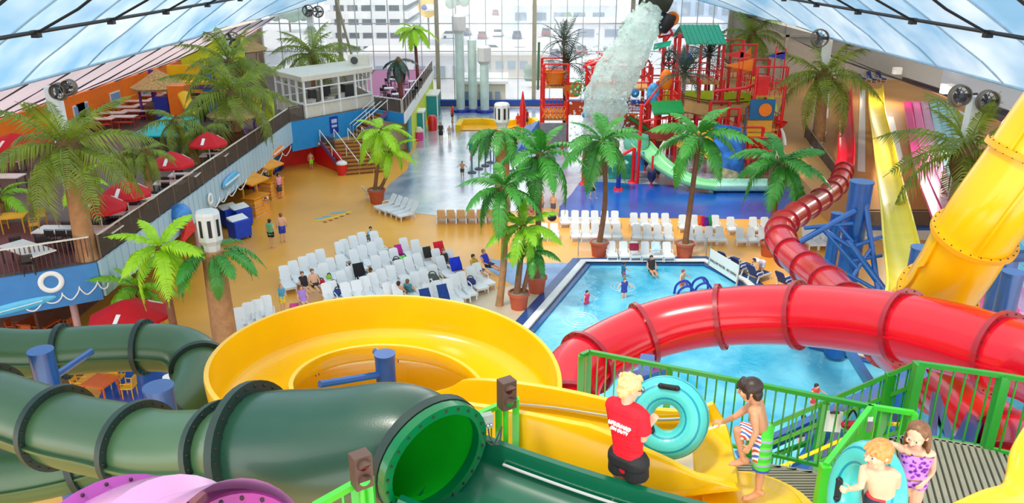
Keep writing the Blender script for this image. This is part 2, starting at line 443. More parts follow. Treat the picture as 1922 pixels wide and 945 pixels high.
for sgn, nm in ((-1, 'ceiling_left'), (1, 'ceiling_right')):
    b = MB(); ys = [2 + i * 0.5 for i in range(169)]; nx = 26; vs = []; fs = []
    for Y in ys:
        e = roof_edge(Y)
        for i in range(nx + 1):
            ax = lerp(e, 8.0, i / nx); ph = (Y % BAY) / BAY; s_ = min(1, i / 4)
            bulge = 0.85 * (1 - abs(2 * ph - 1) ** 2.2)
            z = roof_z(ax, Y) + bulge * s_ - 0.25 * s_
            sag = 0.10 * math.sin(i * 1.3 + Y * 0.7)
            vs.append((sgn * ax, Y, z + sag * s_ * (1 - abs(2 * ph - 1))))
    for j in range(len(ys) - 1):
        for i in range(nx):
            fs.append((j * (nx + 1) + i, j * (nx + 1) + i + 1, (j + 1) * (nx + 1) + i + 1, (j + 1) * (nx + 1) + i))
    b.add(vs, fs); struct(b.build(nm, M_ROOF, ang=60))
    # the cable seams between bays, the eave pipe and the black pipe grid
    b = MB()
    Y = BAY
    while Y < 86:
        e = roof_edge(Y); b.tube([(sgn * lerp(e, 8, i / 12), Y, roof_z(lerp(e, 8, i / 12), Y) - 0.27 * min(1, i * 26 / 12 / 4)) for i in range(13)], 0.05, 6); Y += BAY
    b.tube([(sgn * (roof_edge(Y)), Y, roof_z(roof_edge(Y), Y) - 0.02) for Y in range(2, 87, 6)], 0.09, 8)
    struct(b.build('trim_seam_left' if sgn < 0 else 'trim_seam_right', mat('blue grey seam', (170, 200, 220), 0.5), smooth=True))
    b = MB(); b.tube([(sgn * 19.5, Y, 12.45) for Y in range(2, 64, 6)], 0.085, 8)
    for Y in (12, 20, 27, 33.5, 40, 46.5, 53, 59.5):
        b.tube([(sgn * 19.5, Y, 12.4), (sgn * 17.6, Y, 13.35), (sgn * 15, Y, 15.05), (sgn * 12, Y, 16.6)], 0.06, 6)
        b.box((sgn * 19.5, Y, 12.38), (0.3, 0.3, 0.3))
    struct(b.build('trim_pipe_left' if sgn < 0 else 'trim_pipe_right', M_PIPE))
# lean-to skirts beyond the eaves
b = MB(); vs = []; fs = []
ys = [20 + i * 3 for i in range(23)]
for j, Y in enumerate(ys):
    for i in range(5):
        t = i / 4; vs.append((lerp(-24.2, -31, t), Y, lerp(9.4, 6.1, t) - 0.3 * math.sin(PI * t)))
for j in range(22):
    for i in range(4): fs.append((j * 5 + i, j * 5 + i + 1, (j + 1) * 5 + i + 1, (j + 1) * 5 + i))
b.add(vs, fs); struct(b.build('ceiling_skirt_left', mat('rosy translucent sheet', (206, 190, 196), 0.4, var=0.15, scale=0.15, trans=0.5)))
b = MB()
for k in range(16):
    Y = 24 + k * 4; b.tube([(-24.2, Y, 9.36), (-27.6, Y - 1.2, 7.4), (-31, Y - 2.4, 6.05)], 0.06, 6)
struct(b.build('trim_skirt', DGREY))
M_NET = see_through('dark grey netting', (56, 58, 72), 0.75, 0.4, 0.02)
b = MB(); vs = []; fs = []
for j, Y in enumerate(ys):
    for i in range(7):
        t = i / 6; vs.append((lerp(24.2, 41.5, t), Y, lerp(9.4, 2.75, t) - 0.5 * math.sin(PI * t) - 0.15 * math.sin(j * 1.9) * math.sin(PI * t)))
for j in range(22):
    for i in range(6): fs.append((j * 7 + i, j * 7 + i + 1, (j + 1) * 7 + i + 1, (j + 1) * 7 + i))
b.add(vs, fs); struct(b.build('ceiling_net_right', M_NET))
b = MB(); b.box((-30.6, 52, 4.9), (0.3, 68, 2.6)); struct(b.build('wall_left', mat('orange wall paint', (250, 128, 20), 0.6, var=0.05), smooth=False))
b = MB(); b.box((42, 45, 1.5), (0.3, 90, 3.0)); struct(b.build('wall_right', mat('dark outer wall', (80, 76, 80), 0.8), smooth=False))
for k, (px, py) in enumerate(((147, 194), (160, 228), (216, 178), (272, 156))):
    p = AY(px, py, 60); r = ray(px, py); q = CAM + r * (-30.4 / r.x)
    b = MB(); b.box((-30.42, q.y, 5.0), (0.06, 1.6, 1.1)); b.mat(1).box((-30.38, q.y, 5.0), (0.04, 1.4, 0.9))
    struct(b.build(f'window_{6 + k}', [WHITE, mat('blue window film', (120, 170, 215), 0.3)], smooth=False))

# right raised run-out terrace: slopes up to the back
M_TERR = mat('tan terrace', (206, 150, 88), 0.5, var=0.1, scale=0.25)
def terr_z(Y): return 0.6 + 2.1 * min(1, max(0, (Y - 43) / 37))
b = MB(); ys = [43, 50, 57, 64, 72, 80, 86]
xl = lambda Y: lerp(19.2, 21.6, (Y - 43) / 43)
for a, c in zip(ys[:-1], ys[1:]):
    za, zc = terr_z(a), terr_z(c)
    b.quad((xl(a), a, za), (41.8, a, za), (41.8, c, zc), (xl(c), c, zc)); b.quad((xl(a), a, 0), (xl(a), a, za), (xl(c), c, zc), (xl(c), c, 0))
b.quad((xl(43), 43, 0), (41.8, 43, 0), (41.8, 43, 0.6), (xl(43), 43, 0.6))
struct(b.build('floor_terrace', M_TERR, smooth=False))
b = MB(); b.box((30.5, 42.92, 0.32), (22.6, 0.12, 0.62)); struct(b.build('wall_terrace_front', mat('white rendered kerb', (216, 210, 200), 0.6), smooth=False))
b = MB(); b.box((30.5, 42.9, 0.72), (22.6, 0.3, 0.16)); struct(b.build('trim_terrace', mat('blue coping', (30, 90, 170), 0.4), smooth=False))

# left mezzanine: slab, fascias, side walls
ZD = 3.8
DK = [(-30.4, 25.0), (-22.5, 26.6), (-16.8, 29.8), (-16.4, 57.9), (-11.4, 63.6), (-8.4, 61.4), (-8.4, 85.9), (-30.4, 85.9)]
b = MB(); b.prism(DK, ZD - 0.3, ZD); struct(b.build('floor_mezzanine', M_DECK, smooth=False))
flat('floor_mezzanine_maroon', [(-30, 25.5), (-22.5, 27.0), (-17.2, 30), (-17.0, 35), (-22, 35), (-30, 33)], ZD + 0.012, M_MAROON, 0.02)
flat('floor_mezzanine_pink', [(-13.6, 70), (-8.8, 68), (-8.8, 85.5), (-14.5, 85.5)], ZD + 0.012, M_PINKDECK, 0.02)
def wallseg(name, a, c, z0, z1, m, th=0.12):
    b = MB(); a, c = Vector((a[0], a[1], 0)), Vector((c[0], c[1], 0)); mid = (a + c) / 2; dv = c - a
    b.box((mid.x, mid.y, (z0 + z1) / 2), (dv.length, th, z1 - z0), rz=math.atan2(dv.y, dv.x)); return struct(b.build(name, m, smooth=False))
wallseg('wall_fascia_front', (-30.4, 24.9), (-22.45, 26.5), 2.2, ZD, mat('mid blue fascia', (62, 132, 196), 0.5, var=0.04))
wallseg('wall_fascia_front_b', (-22.45, 26.5), (-16.75, 29.7), 2.2, ZD, MATS['mid blue fascia'])
# long fascia of pale blue boards
b = MB(); n_b = 94
for k in range(n_b):
    Y0 = lerp(29.75, 57.9, k / n_b); x = lerp(-16.7, -16.3, k / n_b)
    b.box((x, Y0 + 0.15, 3.06), (0.08 if k % 2 else 0.12, 0.285, 1.5))
    b.mat(0)
struct(b.build('wall_fascia_side', mat('pale blue boards', (176, 206, 222), 0.5, var=0.06, scale=0.3), smooth=False))
wallseg('wall_blue_stair', (-16.4, 57.9), (-11.4, 63.6), 1.6, ZD, BLUEP)
wallseg('wall_blue_corner', (-11.2, 63.3), (-8.4, 61.3), 3.0, ZD, BLUEP)
wallseg('wall_terrace_side', (-8.35, 61.3), (-8.35, 85.8), 3.0, ZD, WHITE)
wallseg('wall_lime', (-8.5, 66), (-8.5, 85.8), 0, 3.0, LIME)
wallseg('wall_teal_door', (-8.5, 64.2), (-8.5, 66), 0, 3.0, TEALP)
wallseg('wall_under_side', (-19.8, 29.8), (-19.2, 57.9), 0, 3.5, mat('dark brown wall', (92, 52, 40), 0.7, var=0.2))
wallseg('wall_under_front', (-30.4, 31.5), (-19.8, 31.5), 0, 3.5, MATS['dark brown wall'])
wallseg('wall_red_shop', (-18.2, 59.3), (-15.2, 61.4), 0, 3.6, REDP)
wallseg('wall_under_stair_back', (-15.2, 61.4), (-8.5, 66), 0, 3.5, mat('cream under stair', (230, 210, 170), 0.6))
flat('floor_lower', [(-30, 25.5), (-16.9, 29.0), (-16.9, 31.4), (-30, 31.4)], 0.012, M_SHADE, 0.02)  # floor patch coloured as under-deck shade
flat('floor_shade_b', [(-30, 14), (-16.8, 14), (-16.8, 29.0), (-30, 25.5)], 0.012, M_SHADE, 0.02)
for k, (x, Y) in enumerate(((-18.0, 29.6), (-16.9, 40), (-16.8, 50))):
    b = MB(); b.cyl((x, Y, 0), (x, Y, 2.3 if k else 3.5), 0.14, 12); struct(b.build(f'trim_post_{k + 1}', mat('dusty pink post', (190, 150, 150), 0.6)))
b = MB(); p = G(95, 613); b.cyl((p.x, p.y, 0), (p.x, p.y, 3.5), 0.09, 10); struct(b.build('trim_post_4', OFFW))
# outside ground
b = MB(); b.quad((-200, 86.6, -0.6), (200, 86.6, -0.6), (200, 420, -0.6), (-200, 420, -0.6)); struct(b.build('ground', mat('sunlit asphalt', (214, 216, 220), 0.9, var=0.06, scale=0.05), smooth=False))

# square lamps on the right netting
for k, (px, py) in enumerate(((1684, 133), (1778, 167), (1860, 200), (1640, 112))):
    r = ray(px, py); s_ = 40 / r.y if k in (1, 2) else 60 / r.y; c = CAM + r * ((-1)); 
    Yk = (74, 52, 38, 82)[k]; c = AY(px, py, Yk)
    if k < 2:
        t = thing('flood_lamp', f'small square white lamp on the dark netting, {("rear", "front")[k]} one', 'lamp', c); b = MB(); b.box(c, (0.7, 0.5, 0.6)); b.build('housing', mat('lamp housing', (235, 232, 224), 0.5, emit=(255, 240, 215, 1.5)), t, smooth=False); b = MB(); b.box(c + Vector((0, 0.3, 0.15)), (0.12, 0.5, 0.12)); b.build('bracket', DGREY, t, smooth=False)
        ld = bpy.data.lights.new('flood', 'AREA'); ld.energy = 700; ld.size = 0.9; ld.color = (1, 0.88, 0.7); lo = bpy.data.objects.new('flood_light', ld); COL.objects.link(lo); lo.location = c + Vector((-0.5, -0.5, -0.4)); lo.rotation_euler = Vector((-0.55, -0.25, -1)).to_track_quat('-Z', 'Y').to_euler()
# ------------------------------------------------------------------ water slides
def slide_mat(name, rgb, trans=0.0, rough=0.22):
    return mat(name, rgb, rough, var=0.06, scale=0.8, bump=0.03, bscale=90, coat=0.35, trans=trans)
M_GRN = mat('green fibreglass', (58, 90, 56), 0.34, var=0.1, scale=0.8, bump=0.03, bscale=90, coat=0.12)
M_GRNR = mat('dark green flange', (24, 46, 38), 0.5, var=0.15)
M_GRNIN = slide_mat('bright green fibreglass', (0, 118, 62), 0.2)
M_YEL = slide_mat('yellow fibreglass', (255, 198, 8), 0.15)
M_YELR = mat('amber flange', (222, 160, 16), 0.4)
M_RED = slide_mat('red fibreglass', (204, 4, 30), 0.05)
M_REDR = mat('dark red flange', (150, 8, 30), 0.35, coat=0.3)
M_PUR = slide_mat('pink purple fibreglass', (206, 150, 196), 0.1)
M_PURR = mat('purple flange', (168, 74, 160), 0.35)
M_MAG = slide_mat('magenta fibreglass', (150, 10, 120), 0.1)
M_BOLT = mat('dark bolt', (40, 26, 16), 0.5)

def arclen(P):
    L = [0]
    for a, c in zip(P[:-1], P[1:]): L.append(L[-1] + (c - a).length)
    return L
def sub(P, L, s0, s1):
    out = []
    def at(s):
        for i in range(len(L) - 1):
            if L[i + 1] >= s - 1e-9: return P[i].lerp(P[i + 1], (s - L[i]) / max(1e-9, L[i + 1] - L[i]))
        return P[-1]
    n = max(3, int((s1 - s0) / 0.16) + 1)
    return [at(lerp(s0, s1, k / n)) for k in range(n + 1)]
def tube_slide(root, P, r, seg=1.7, m=None, mf=None, seam=True, first=True, last=True, nb=22, part='tube_section', cuts=None):
    """closed tube from flanged sections; r a number or a function of the fraction along"""
    rf = r if callable(r) else (lambda t: r)
    L = arclen(P); tot = L[-1]
    n = max(1, round(tot / seg)); cuts = cuts or [tot * k / n for k in range(n + 1)]
    for a, c in zip(cuts[:-1], cuts[1:]):
        pp = sub(P, L, a, c); b = MB(); rr = [rf(lerp(a, c, k / (len(pp) - 1)) / tot) for k in range(len(pp))]
        b.tube(pp, rr, 36, cap=False)
        if seam:
            fr = frames(pp)
            for sg in (-1, 1):
                f2 = [(p + L_ * (sg * rr[i]), T, L_, U) for i, (p, T, L_, U) in enumerate(fr)]
                b.sweep(pp, [(-0.05, -0.018), (0.05, -0.018), (0.05, 0.018), (-0.05, 0.018)], closed=True, fr=f2, cap=True)
        b.build(part, m, root, ang=35)
    for k, s in enumerate(cuts):
        if (k == 0 and not first) or (k == len(cuts) - 1 and not last): continue
        flange(root, sub(P, L, max(0, s - 0.05), min(tot, s + 0.05)), rf(s / tot), mf, nb)
def flange(root, pp, r, mf, nb=22, out=0.085):
    p, T, Lf, U = frames([pp[0], pp[len(pp) // 2], pp[-1]])[1]
    b = MB(); fr = [(p - T * 0.045, T, Lf, U), (p + T * 0.045, T, Lf, U)]
    n = 40; ring = lambda rr: [(math.cos(2 * PI * k / n) * rr, math.sin(2 * PI * k / n) * rr) for k in range(n)]
    f4 = [(p - T * 0.045, ring(r - 0.005)), (p - T * 0.045, ring(r + out)), (p + T * 0.045, ring(r + out)), (p + T * 0.045, ring(r - 0.005))]
    o = len(b.v)
    for q, rg in f4:
        for a, c in rg: b.v.append(q + Lf * a + U * c)
    for i in range(4):
        for k in range(n):
            k2 = (k + 1) % n; b.f.append([o + i * n + k, o + i * n + k2, o + ((i + 1) % 4) * n + k2, o + ((i + 1) % 4) * n + k]); b.mi.append(0)
    b.mat(1)
    for k in range(nb):
        a = 2 * PI * (k + 0.5) / nb; q = p + (Lf * math.cos(a) + U * math.sin(a)) * (r + out * 0.55)
        for sg in (-1, 1): b.ball(q + T * (0.05 * sg), 0.014, 6, 4)
    return b.build('flange', [mf, M_BOLT], root, ang=35)
def rim_prof(w, hl, hr, th=0.05):
    """open flume: closed outline of a U trough, left wall hl and right wall hr high"""
    inner = []; N = 12
    for k in range(N + 1):
        a = PI * k / N; s_ = math.cos(a) * w; z = 0.32 * w * (1 - math.sin(a)) if False else (1 - math.sin(a)) * min(hl, hr) * 0.6
        inner.append((s_, z))
    inner[0] = (w, inner[0][1]); top_l = [(w + 0.09, hl - 0.03), (w + 0.08, hl + 0.02), (w + 0.01, hl + 0.02), (w, hl - 0.03)]
    top_r = [(-w, hr - 0.03), (-w - 0.01, hr + 0.02), (-w - 0.08, hr + 0.02), (-w - 0.09, hr - 0.03)]
    outer = [(a * (w + th) / w, z - th) for (a, z) in reversed(inner)]
    outer[0] = (-w - th, outer[0][1] + th); outer[-1] = (w + th, outer[-1][1] + th)
    return top_l + inner + top_r + outer
def flume(root, P, w, hl, hr, seg, m, part='flume_section', joints=True, cuts=None):
    L = arclen(P); tot = L[-1]; n = max(1, round(tot / seg)); cuts = cuts or [tot * k / n for k in range(n + 1)]
    hl = hl if callable(hl) else (lambda t, v=hl: v); hr = hr if callable(hr) else (lambda t, v=hr: v)
    for a, c in zip(cuts[:-1], cuts[1:]):
        pp = sub(P, L, a, c); fr = frames(pp)
        for s_, i in ((a, 0), (c, -1)):              # neighbours share the cut plane
            q = sub(P, L, max(0, s_ - 0.1), min(tot, s_ + 0.1)); T = (q[-1] - q[0]).normalized(); Lf = Vector((0, 0, 1)).cross(T).normalized(); fr[i] = (pp[i], T, Lf, T.cross(Lf).normalized())
        b = MB(); b.sweep(pp, lambda t, a=a, c=c: rim_prof(w, hl(lerp(a, c, t) / tot), hr(lerp(a, c, t) / tot)), closed=True, cap=True, fr=fr)
        b.build(part, m, root, ang=50)
    if joints:
        for s in cuts[1:-1]:
            pp = sub(P, L, s - 0.05, s + 0.05); p, T, Lf, U = frames(pp)[len(pp) // 2]
            b = MB(); pr = rim_prof(w, hl(s / tot), hr(s / tot)); o_ = [q for q in pr[-10:-3]]
            fr = [(p - T * 0.03, T, Lf, U), (p + T * 0.03, T, Lf, U)]
            b.sweep([0, 1], o_ + [(x * 1.05, z - 0.04) for (x, z) in reversed(o_)], closed=True, fr=fr, cap=True)
            b.mat(1)
            for (x, z) in o_:
                for sg in (-1, 1): b.ball(p + Lf * (x * 1.06) + U * (z - 0.03) + T * 0.035 * sg, 0.013, 6, 4)
            b.build('joint', [m, M_BOLT], root)

# --- dark green tube slide in front
GS = thing('tube_slide', 'large dark green tube slide with open bright green mouth in the foreground', 'water slide', (-3, 8, 8))
mouth = D(797, 846, 7.3); bend = D(480, 842, 8.0)
ax_g = (mouth - bend).normalized()
ax_m = Vector((0.66, -0.74, -0.12)).normalized()
barrel = catmull([mouth + ax_m * 0.14, mouth, mouth - ax_m * 0.12 - ax_g * 0.2, mouth.lerp(bend, 0.5), mouth.lerp(bend, 0.8), bend], 7)
b = MB()
b.tube(barrel, [0.515] * 8 + [lerp(0.515, 0.56, min(1, k / 8)) + 0.03 * math.sin(PI * k / (len(barrel) - 9)) for k in range(len(barrel) - 8)], 48, cap=False)
b.build('entry_barrel', mat('shiny green fibreglass', (30, 68, 50), 0.3, var=0.1, scale=1.2, coat=0.15, bump=0.05, bscale=60), GS)
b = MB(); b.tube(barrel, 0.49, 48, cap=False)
b.build('inner_lining', mat('glow green lining', (20, 205, 40), 0.25, var=0.1, scale=2, trans=0.35), GS)  # green lightened to stand in for daylight glowing inside the mouth
flange(GS, [mouth + ax_m * 0.2, mouth + ax_m * 0.15, mouth + ax_m * 0.1], 0.49, M_GRNIN, 24, out=0.09)
flange(GS, [mouth + ax_m * 0.1, mouth + ax_m * 0.05, mouth - ax_m * 0.0], 0.51, M_GRNR, 24, out=0.08)
flange(GS, [bend + ax_g * 0.05, bend, bend - ax_g * 0.05], 0.56, M_GRNR, 28, out=0.12)
gp = [bend, D(448, 846, 8.12), D(380, 848, 8.45), D(300, 846, 8.8), D(220, 828, 9.15), D(140, 812, 9.5), D(60, 786, 9.85), D(-30, 755, 10.3),
      D(-120, 722, 11.1), D(-175, 690, 12.4), D(-140, 664, 13.8), D(-40, 660, 14.4), D(70, 664, 14.6), D(190, 655, 14.7), D(300, 653, 14.7),
      D(352, 663, 14.6), D(376, 690, 14.2), D(366, 738, 13.6), D(325, 790, 13.0), D(220, 845, 12.5), D(100, 880, 12.3), D(-20, 900, 12.4), D(-150, 905, 12.8)]
GP = catmull(gp, 10); Lg = arclen(GP)
rg = lambda t: lerp(0.54, 0.445, min(1, t * Lg[-1] / 0.45))
tube_slide(GS, GP, rg, 1.5, M_GRN, M_GRNR, first=False, cuts=[0, 0.42] + [0.42 + (Lg[-1] - 0.42) * k / 14 for k in range(1, 15)])
# open green trough in front of the mouth
tr = [mouth + Vector((0.02, -0.02, -0.5)) - ax_m * 0.1, Vector((0.0, 5.92, 10.55)), Vector((0.9, 5.56, 10.45)), Vector((2.1, 5.08, 10.4))]
trp = catmull(tr, 6)
b = MB(); b.sweep(trp, lambda t: rim_prof(0.5, 0.40 + 0.05 * t, 0.33), closed=True, cap=True); b.build('entry_trough', mat('deep green fibreglass', (0, 92, 62), 0.3, var=0.06, coat=0.3), GS, ang=50)
hb = MB(); fr = frames(trp); hp = [p + Lf * 0.46 + U * 0.26 for (p, T, Lf, U) in fr[4:-1]]
hb.tube(hp, 0.018, 8)
for k in (0, len(hp) // 2, len(hp) - 1):
    hb.tube([hp[k], hp[k] + fr[4 + k][2] * 0.08 - Vector((0, 0, 0.02))], 0.014, 6); hb.ball(hp[k] + fr[4 + k][2] * 0.07, 0.03, 8, 5)
hb.build('grab_rail', STEEL, GS)

# --- yellow open slide: entry trough, then a helix
YS = thing('open_slide', 'bright yellow open flume slide curling in a wide spiral below the platform', 'water slide', (0, 8, 8))
yp = [Vector((2.33, 7.04, 10.54)), Vector((1.95, 7.1, 10.32)), Vector((1.2, 7.28, 10.2)), Vector((0.2, 7.75, 10.08)), Vector((-0.7, 8.3, 9.8)), Vector((-1.4, 8.9, 9.3))]
cxy = (-1.98, 11.35); RY = 2.16
def hel(a):   # a from 0 (front) clockwise
    th = -PI / 2 - a
    zs = [(0, 8.95), (PI / 2, 8.65), (PI, 8.36), (1.5 * PI, 8.12), (2 * PI, 7.7), (2.5 * PI, 7.3), (3 * PI, 6.9), (3.6 * PI, 6.5)]
    for (a0, z0), (a1, z1) in zip(zs[:-1], zs[1:]):
        if a0 <= a <= a1: z = lerp(z0, z1, (a - a0) / (a1 - a0)); break
    return Vector((cxy[0] + RY * math.cos(th), cxy[1] + RY * math.sin(th), z))
hp_ = [hel(0.25 + k * (3.55 * PI - 0.25) / 44) for k in range(45)]
YP = catmull(yp + hp_, 6); Ly = arclen(YP); ty = Ly[-1]
s_h = arclen(YP)[6 * 6] / ty
def yl(t):   # left (outer in the helix) wall; near-side wall at the entry is the left one
    s = t * ty
    if s < 1.3: return lerp(0.1, 0.86, (s / 1.3) ** 0.8)
    if s < 3.6: return lerp(0.86, 0.92, (s - 1.3) / 2.3)
    return 0.86
def yr(t):
    s = t * ty
    if s < 1.6: return lerp(0.3, 0.48, s / 1.6)
    if s < 3.6: return lerp(0.48, 0.62, (s - 1.6) / 2)
    return lerp(0.62, 0.40, min(1, (s - 3.6) / 1.6))
flume(YS, YP, 0.55, yl, yr, 1.9, M_YEL)
b = MB(); fr = frames(YP[:40])
hp = [p - Lf * 0.5 + U * 0.33 for (p, T, Lf, U) in fr[1:22]]
b.tube(hp, 0.02, 8)
for k in (0, len(hp) // 2, len(hp) - 1): b.tube([hp[k], hp[k] - fr[3 + k][2] * 0.08], 0.016, 6); b.ball(hp[k], 0.03, 8, 5)
b.build('grab_rail', STEEL, YS)
# rounded step where riders climb in
b = MB(); e0 = yp[0]
b.lathe([(0.001, 0.0), (0.46, 0.0), (0.5, -0.03), (0.52, -0.3)], (e0.x + 0.12, e0.y - 0.42, 10.30), 28)
b.lathe([(0.5, 0.0), (0.68, 0.0), (0.7, -0.03), (0.7, -0.35)], (e0.x + 0.12, e0.y - 0.42, 10.16), 28)
b.build('entry_step', M_YEL, YS)
# water running down the entry trough
M_RUN = see_through('running water film', (250, 250, 220), 0.25, 0.05, 0.25)
b = MB(); fr = frames(YP[6:34]); b.sweep([f[0] for f in fr], [(-0.36, 0.10), (-0.2, 0.065), (0, 0.055), (0.2, 0.065), (0.36, 0.10)], fr=fr)
wf = b.build('water_film', M_RUN, YS); wf['kind'] = 'stuff'

# --- red tube slide
RS = thing('tube_slide', 'red tube slide arching across the right foreground over the pool', 'water slide', (5, 14, 6))
rp = [D(2050, 745, 10.6), D(1960, 690, 11.6), D(1880, 665, 12.2), D(1800, 640, 12.8), D(1700, 616, 13.6), D(1600, 600, 14.5), D(1500, 592, 15.3), D(1400, 592, 15.9), D(1300, 602, 16.3),
      D(1210, 626, 16.4), D(1130, 664, 16.0), D(1075, 705, 15.4), D(1060, 770, 14.6), D(1100, 850, 13.6), D(1200, 920, 12.9), D(1400, 985, 12.0), D(1600, 1010, 12.0), D(1780, 980, 12.3), D(1900, 900, 13.2),
      D(1895, 845, 14.2), D(1820, 770, 15.6), D(1730, 695, 17.6), D(1640, 620, 20.5), D(1560, 540, 25.0), D(1525, 512, 27.5), D(1487, 480, 30), D(1466, 450, 32), D(1468, 425, 34.5), D(1500, 400, 38), D(1540, 375, 42), D(1572, 348, 46.5), D(1583, 322, 49.5)]
RP = catmull(rp, 9)
Lr = arclen(RP); s1 = Lr[9 * 22]
cutsr = [Lr[9 * 1] * 0.2]; k = 0
for q in (2.05, 4.05, 6.0, 7.55, 9.1, 10.5, 12, 13, 14, 15, 16, 17, 18, 19.3, 20.6, 21.7, 22.6, 23.2, 24.3, 25.2, 26.0, 26.7, 27.3, 27.9, 28.5, 29.1, 29.6, 30.1, 30.6, 31.0):
    i = min(int(q * 9), len(Lr) - 1); cutsr.append(Lr[i])
cutsr = [0] + cutsr
tube_slide(RS, RP, lambda t: lerp(0.6, 0.54, t), 2.2, M_RED, M_REDR, cuts=cutsr, nb=18)
end = RP[-1]
rfp = [end, AY(1586, 305, 54) + Vector((0, 0, 0)), D(1587, 270, 58), D(1586, 220, 68), D(1585, 178, 78)]
for k, p in enumerate(rfp): 
    if k: p.z = max(p.z, terr_z(p.y) + 0.12)
M_REDT = mat('red run-out', (226, 26, 52), 0.3, var=0.1)
flume(RS, catmull(rfp, 8), 0.5, 0.4, 0.4, 6, M_REDT, part='run_out', joints=False)

# --- yellow tube slide at right with open run-out
Y2 = thing('tube_slide', 'yellow tube slide dropping from upper right into a long open run-out', 'water slide', (9, 16, 6))
y2 = [D(2060, 130, 11.8), D(1975, 235, 12.5), D(1915, 322, 12.9), D(1868, 385, 13.2), D(1830, 440, 13.6), D(1792, 505, 14.2), D(1752, 562, 15.0), D(1728, 590, 16.2)]
tube_slide(Y2, catmull(y2, 8), 0.63, 1.6, M_YEL, M_YELR, nb=26)
y3 = [D(1728, 596, 16.4), D(1712, 590, 19.5), D(1706, 560, 23.5), D(1697, 520, 28), D(1688, 470, 32), D(1679, 410, 38), D(1668, 350, 45), D(1655, 270, 57), D(1645, 215, 69), D(1640, 182, 79)]
for p in y3[6:]: p.z = max(p.z, terr_z(p.y) + 0.15)
flume(Y2, catmull(y3, 8), 0.6, 0.42, 0.42, 7, mat('bright yellow run-out', (255, 222, 50), 0.4, var=0.08, scale=0.5), part='run_out')

# --- purple tube slide, its top edge in the near left corner
PS = thing('tube_slide', 'purple tube slide whose flanged top just shows at lower left', 'water slide', (-2, 4, 11))
f0 = D(245, 1098, 5.2); m0 = D(452, 1072, 4.4)
pp = catmull([D(60, 1180, 6.3), f0, f0.lerp(m0, 0.5), m0], 8)
tube_slide(PS, pp, lambda t: 0.62 if t < 0.8 else 0.5, 1.2, M_PUR, M_PURR, nb=26, seam=False, cuts=[0, arclen(pp)[8], arclen(pp)[-1]], last=False)
ax_p = Vector((0.28, -0.75, 0.35)).normalized()
mm = D(450, 1052, 4.6)
flange(PS, [mm - ax_p * 0.05, mm, mm + ax_p * 0.05], 0.33, M_MAG, 20, out=0.06)
b = MB(); b.tube([mm, mm - ax_p * 0.5], 0.36, 36, cap=False); b.build('mouth_tube', M_MAG, PS)

# --- yellow slide rim very close at lower right
NY = thing('open_slide', 'yellow slide edge very close in the lower right corner', 'water slide', (2, 2.6, 12.5))
pp = catmull([D(1990, 740, 3.3), D(1945, 800, 3.25), D(1915, 850, 3.2), D(1905, 900, 3.15), D(1890, 925, 3.1), D(1850, 938, 3.05), D(1790, 965, 3.0)], 6)
b = MB(); b.sweep(pp, lambda t: [(-0.02, -0.03), (0.05, -0.035), (0.07, 0.0), (0.05, 0.03), (-0.02, 0.03)], closed=True, cap=True)
b.tube(pp, 0.035, 10)
b.build('rim', M_YEL, NY)
q = [p + Vector((0.55, 0.25, -0.3)) for p in pp]; b = MB()
for i in range(len(pp) - 1): b.quad(pp[i], pp[i + 1], q[i + 1], q[i])
b.build('wall', M_YEL, NY)

# --- pink/blue twin racer slides on the right terrace
TS = thing('racer_slide', 'pink and pale blue multi-lane racer slide on the right side', 'water slide', (25, 50, 2))
cols_ = [(236, 40, 150), (244, 120, 190), (220, 160, 200), (150, 210, 225), (110, 200, 226), (160, 220, 230)]
base = [(1700, 205, 74), (1722, 300, 52), (1758, 400, 38), (1800, 500, 28), (1850, 590, 22)]
for li in range(6):
    P = []
    for (px, py, dp) in base:
        p = D(px, py, dp); p.x += li * 0.62 * (1 if dp < 70 else 1.25); p.z = max(p.z, terr_z(p.y) + 0.15) if p.y > 43 else p.z; P.append(p)
    P = catmull(P, 8); b = MB(); b.sweep(P, [(0.3, 0.14), (0.27, 0.14), (0.24, 0.02), (-0.24, 0.02), (-0.27, 0.14), (-0.3, 0.14), (-0.3, -0.05), (0.3, -0.05)], closed=True, cap=True)
    b.build('lane', mat(f'racer lane colour {li}', cols_[li], 0.3), TS)

# --- white stripes painted on the terrace, kerb line
def strip(name, a, c, w, zf=terr_z):
    b = MB(); a, c = G(*a, 1.6), G(*c, 1.6)
    A = Vector((a.x, a.y, zf(a.y) + 0.03)); Cc = Vector((c.x, c.y, zf(c.y) + 0.03)); b.beam(A, Cc, w, 0.05); return struct(b.build(name, WHITE, smooth=False))
strip('trim_stripe_1', (1616, 190), (1618, 312), 0.5); strip('trim_stripe_2', (1548, 195), (1546, 232), 0.6); strip('trim_stripe_3', (1543, 252), (1530, 280), 0.7)
strip('trim_stripe_4', (1668, 230), (1690, 300), 0.6); strip('trim_stripe_5', (1632, 158), (1662, 158), 0.3); strip('trim_stripe_6', (1662, 158), (1812, 228), 0.4)

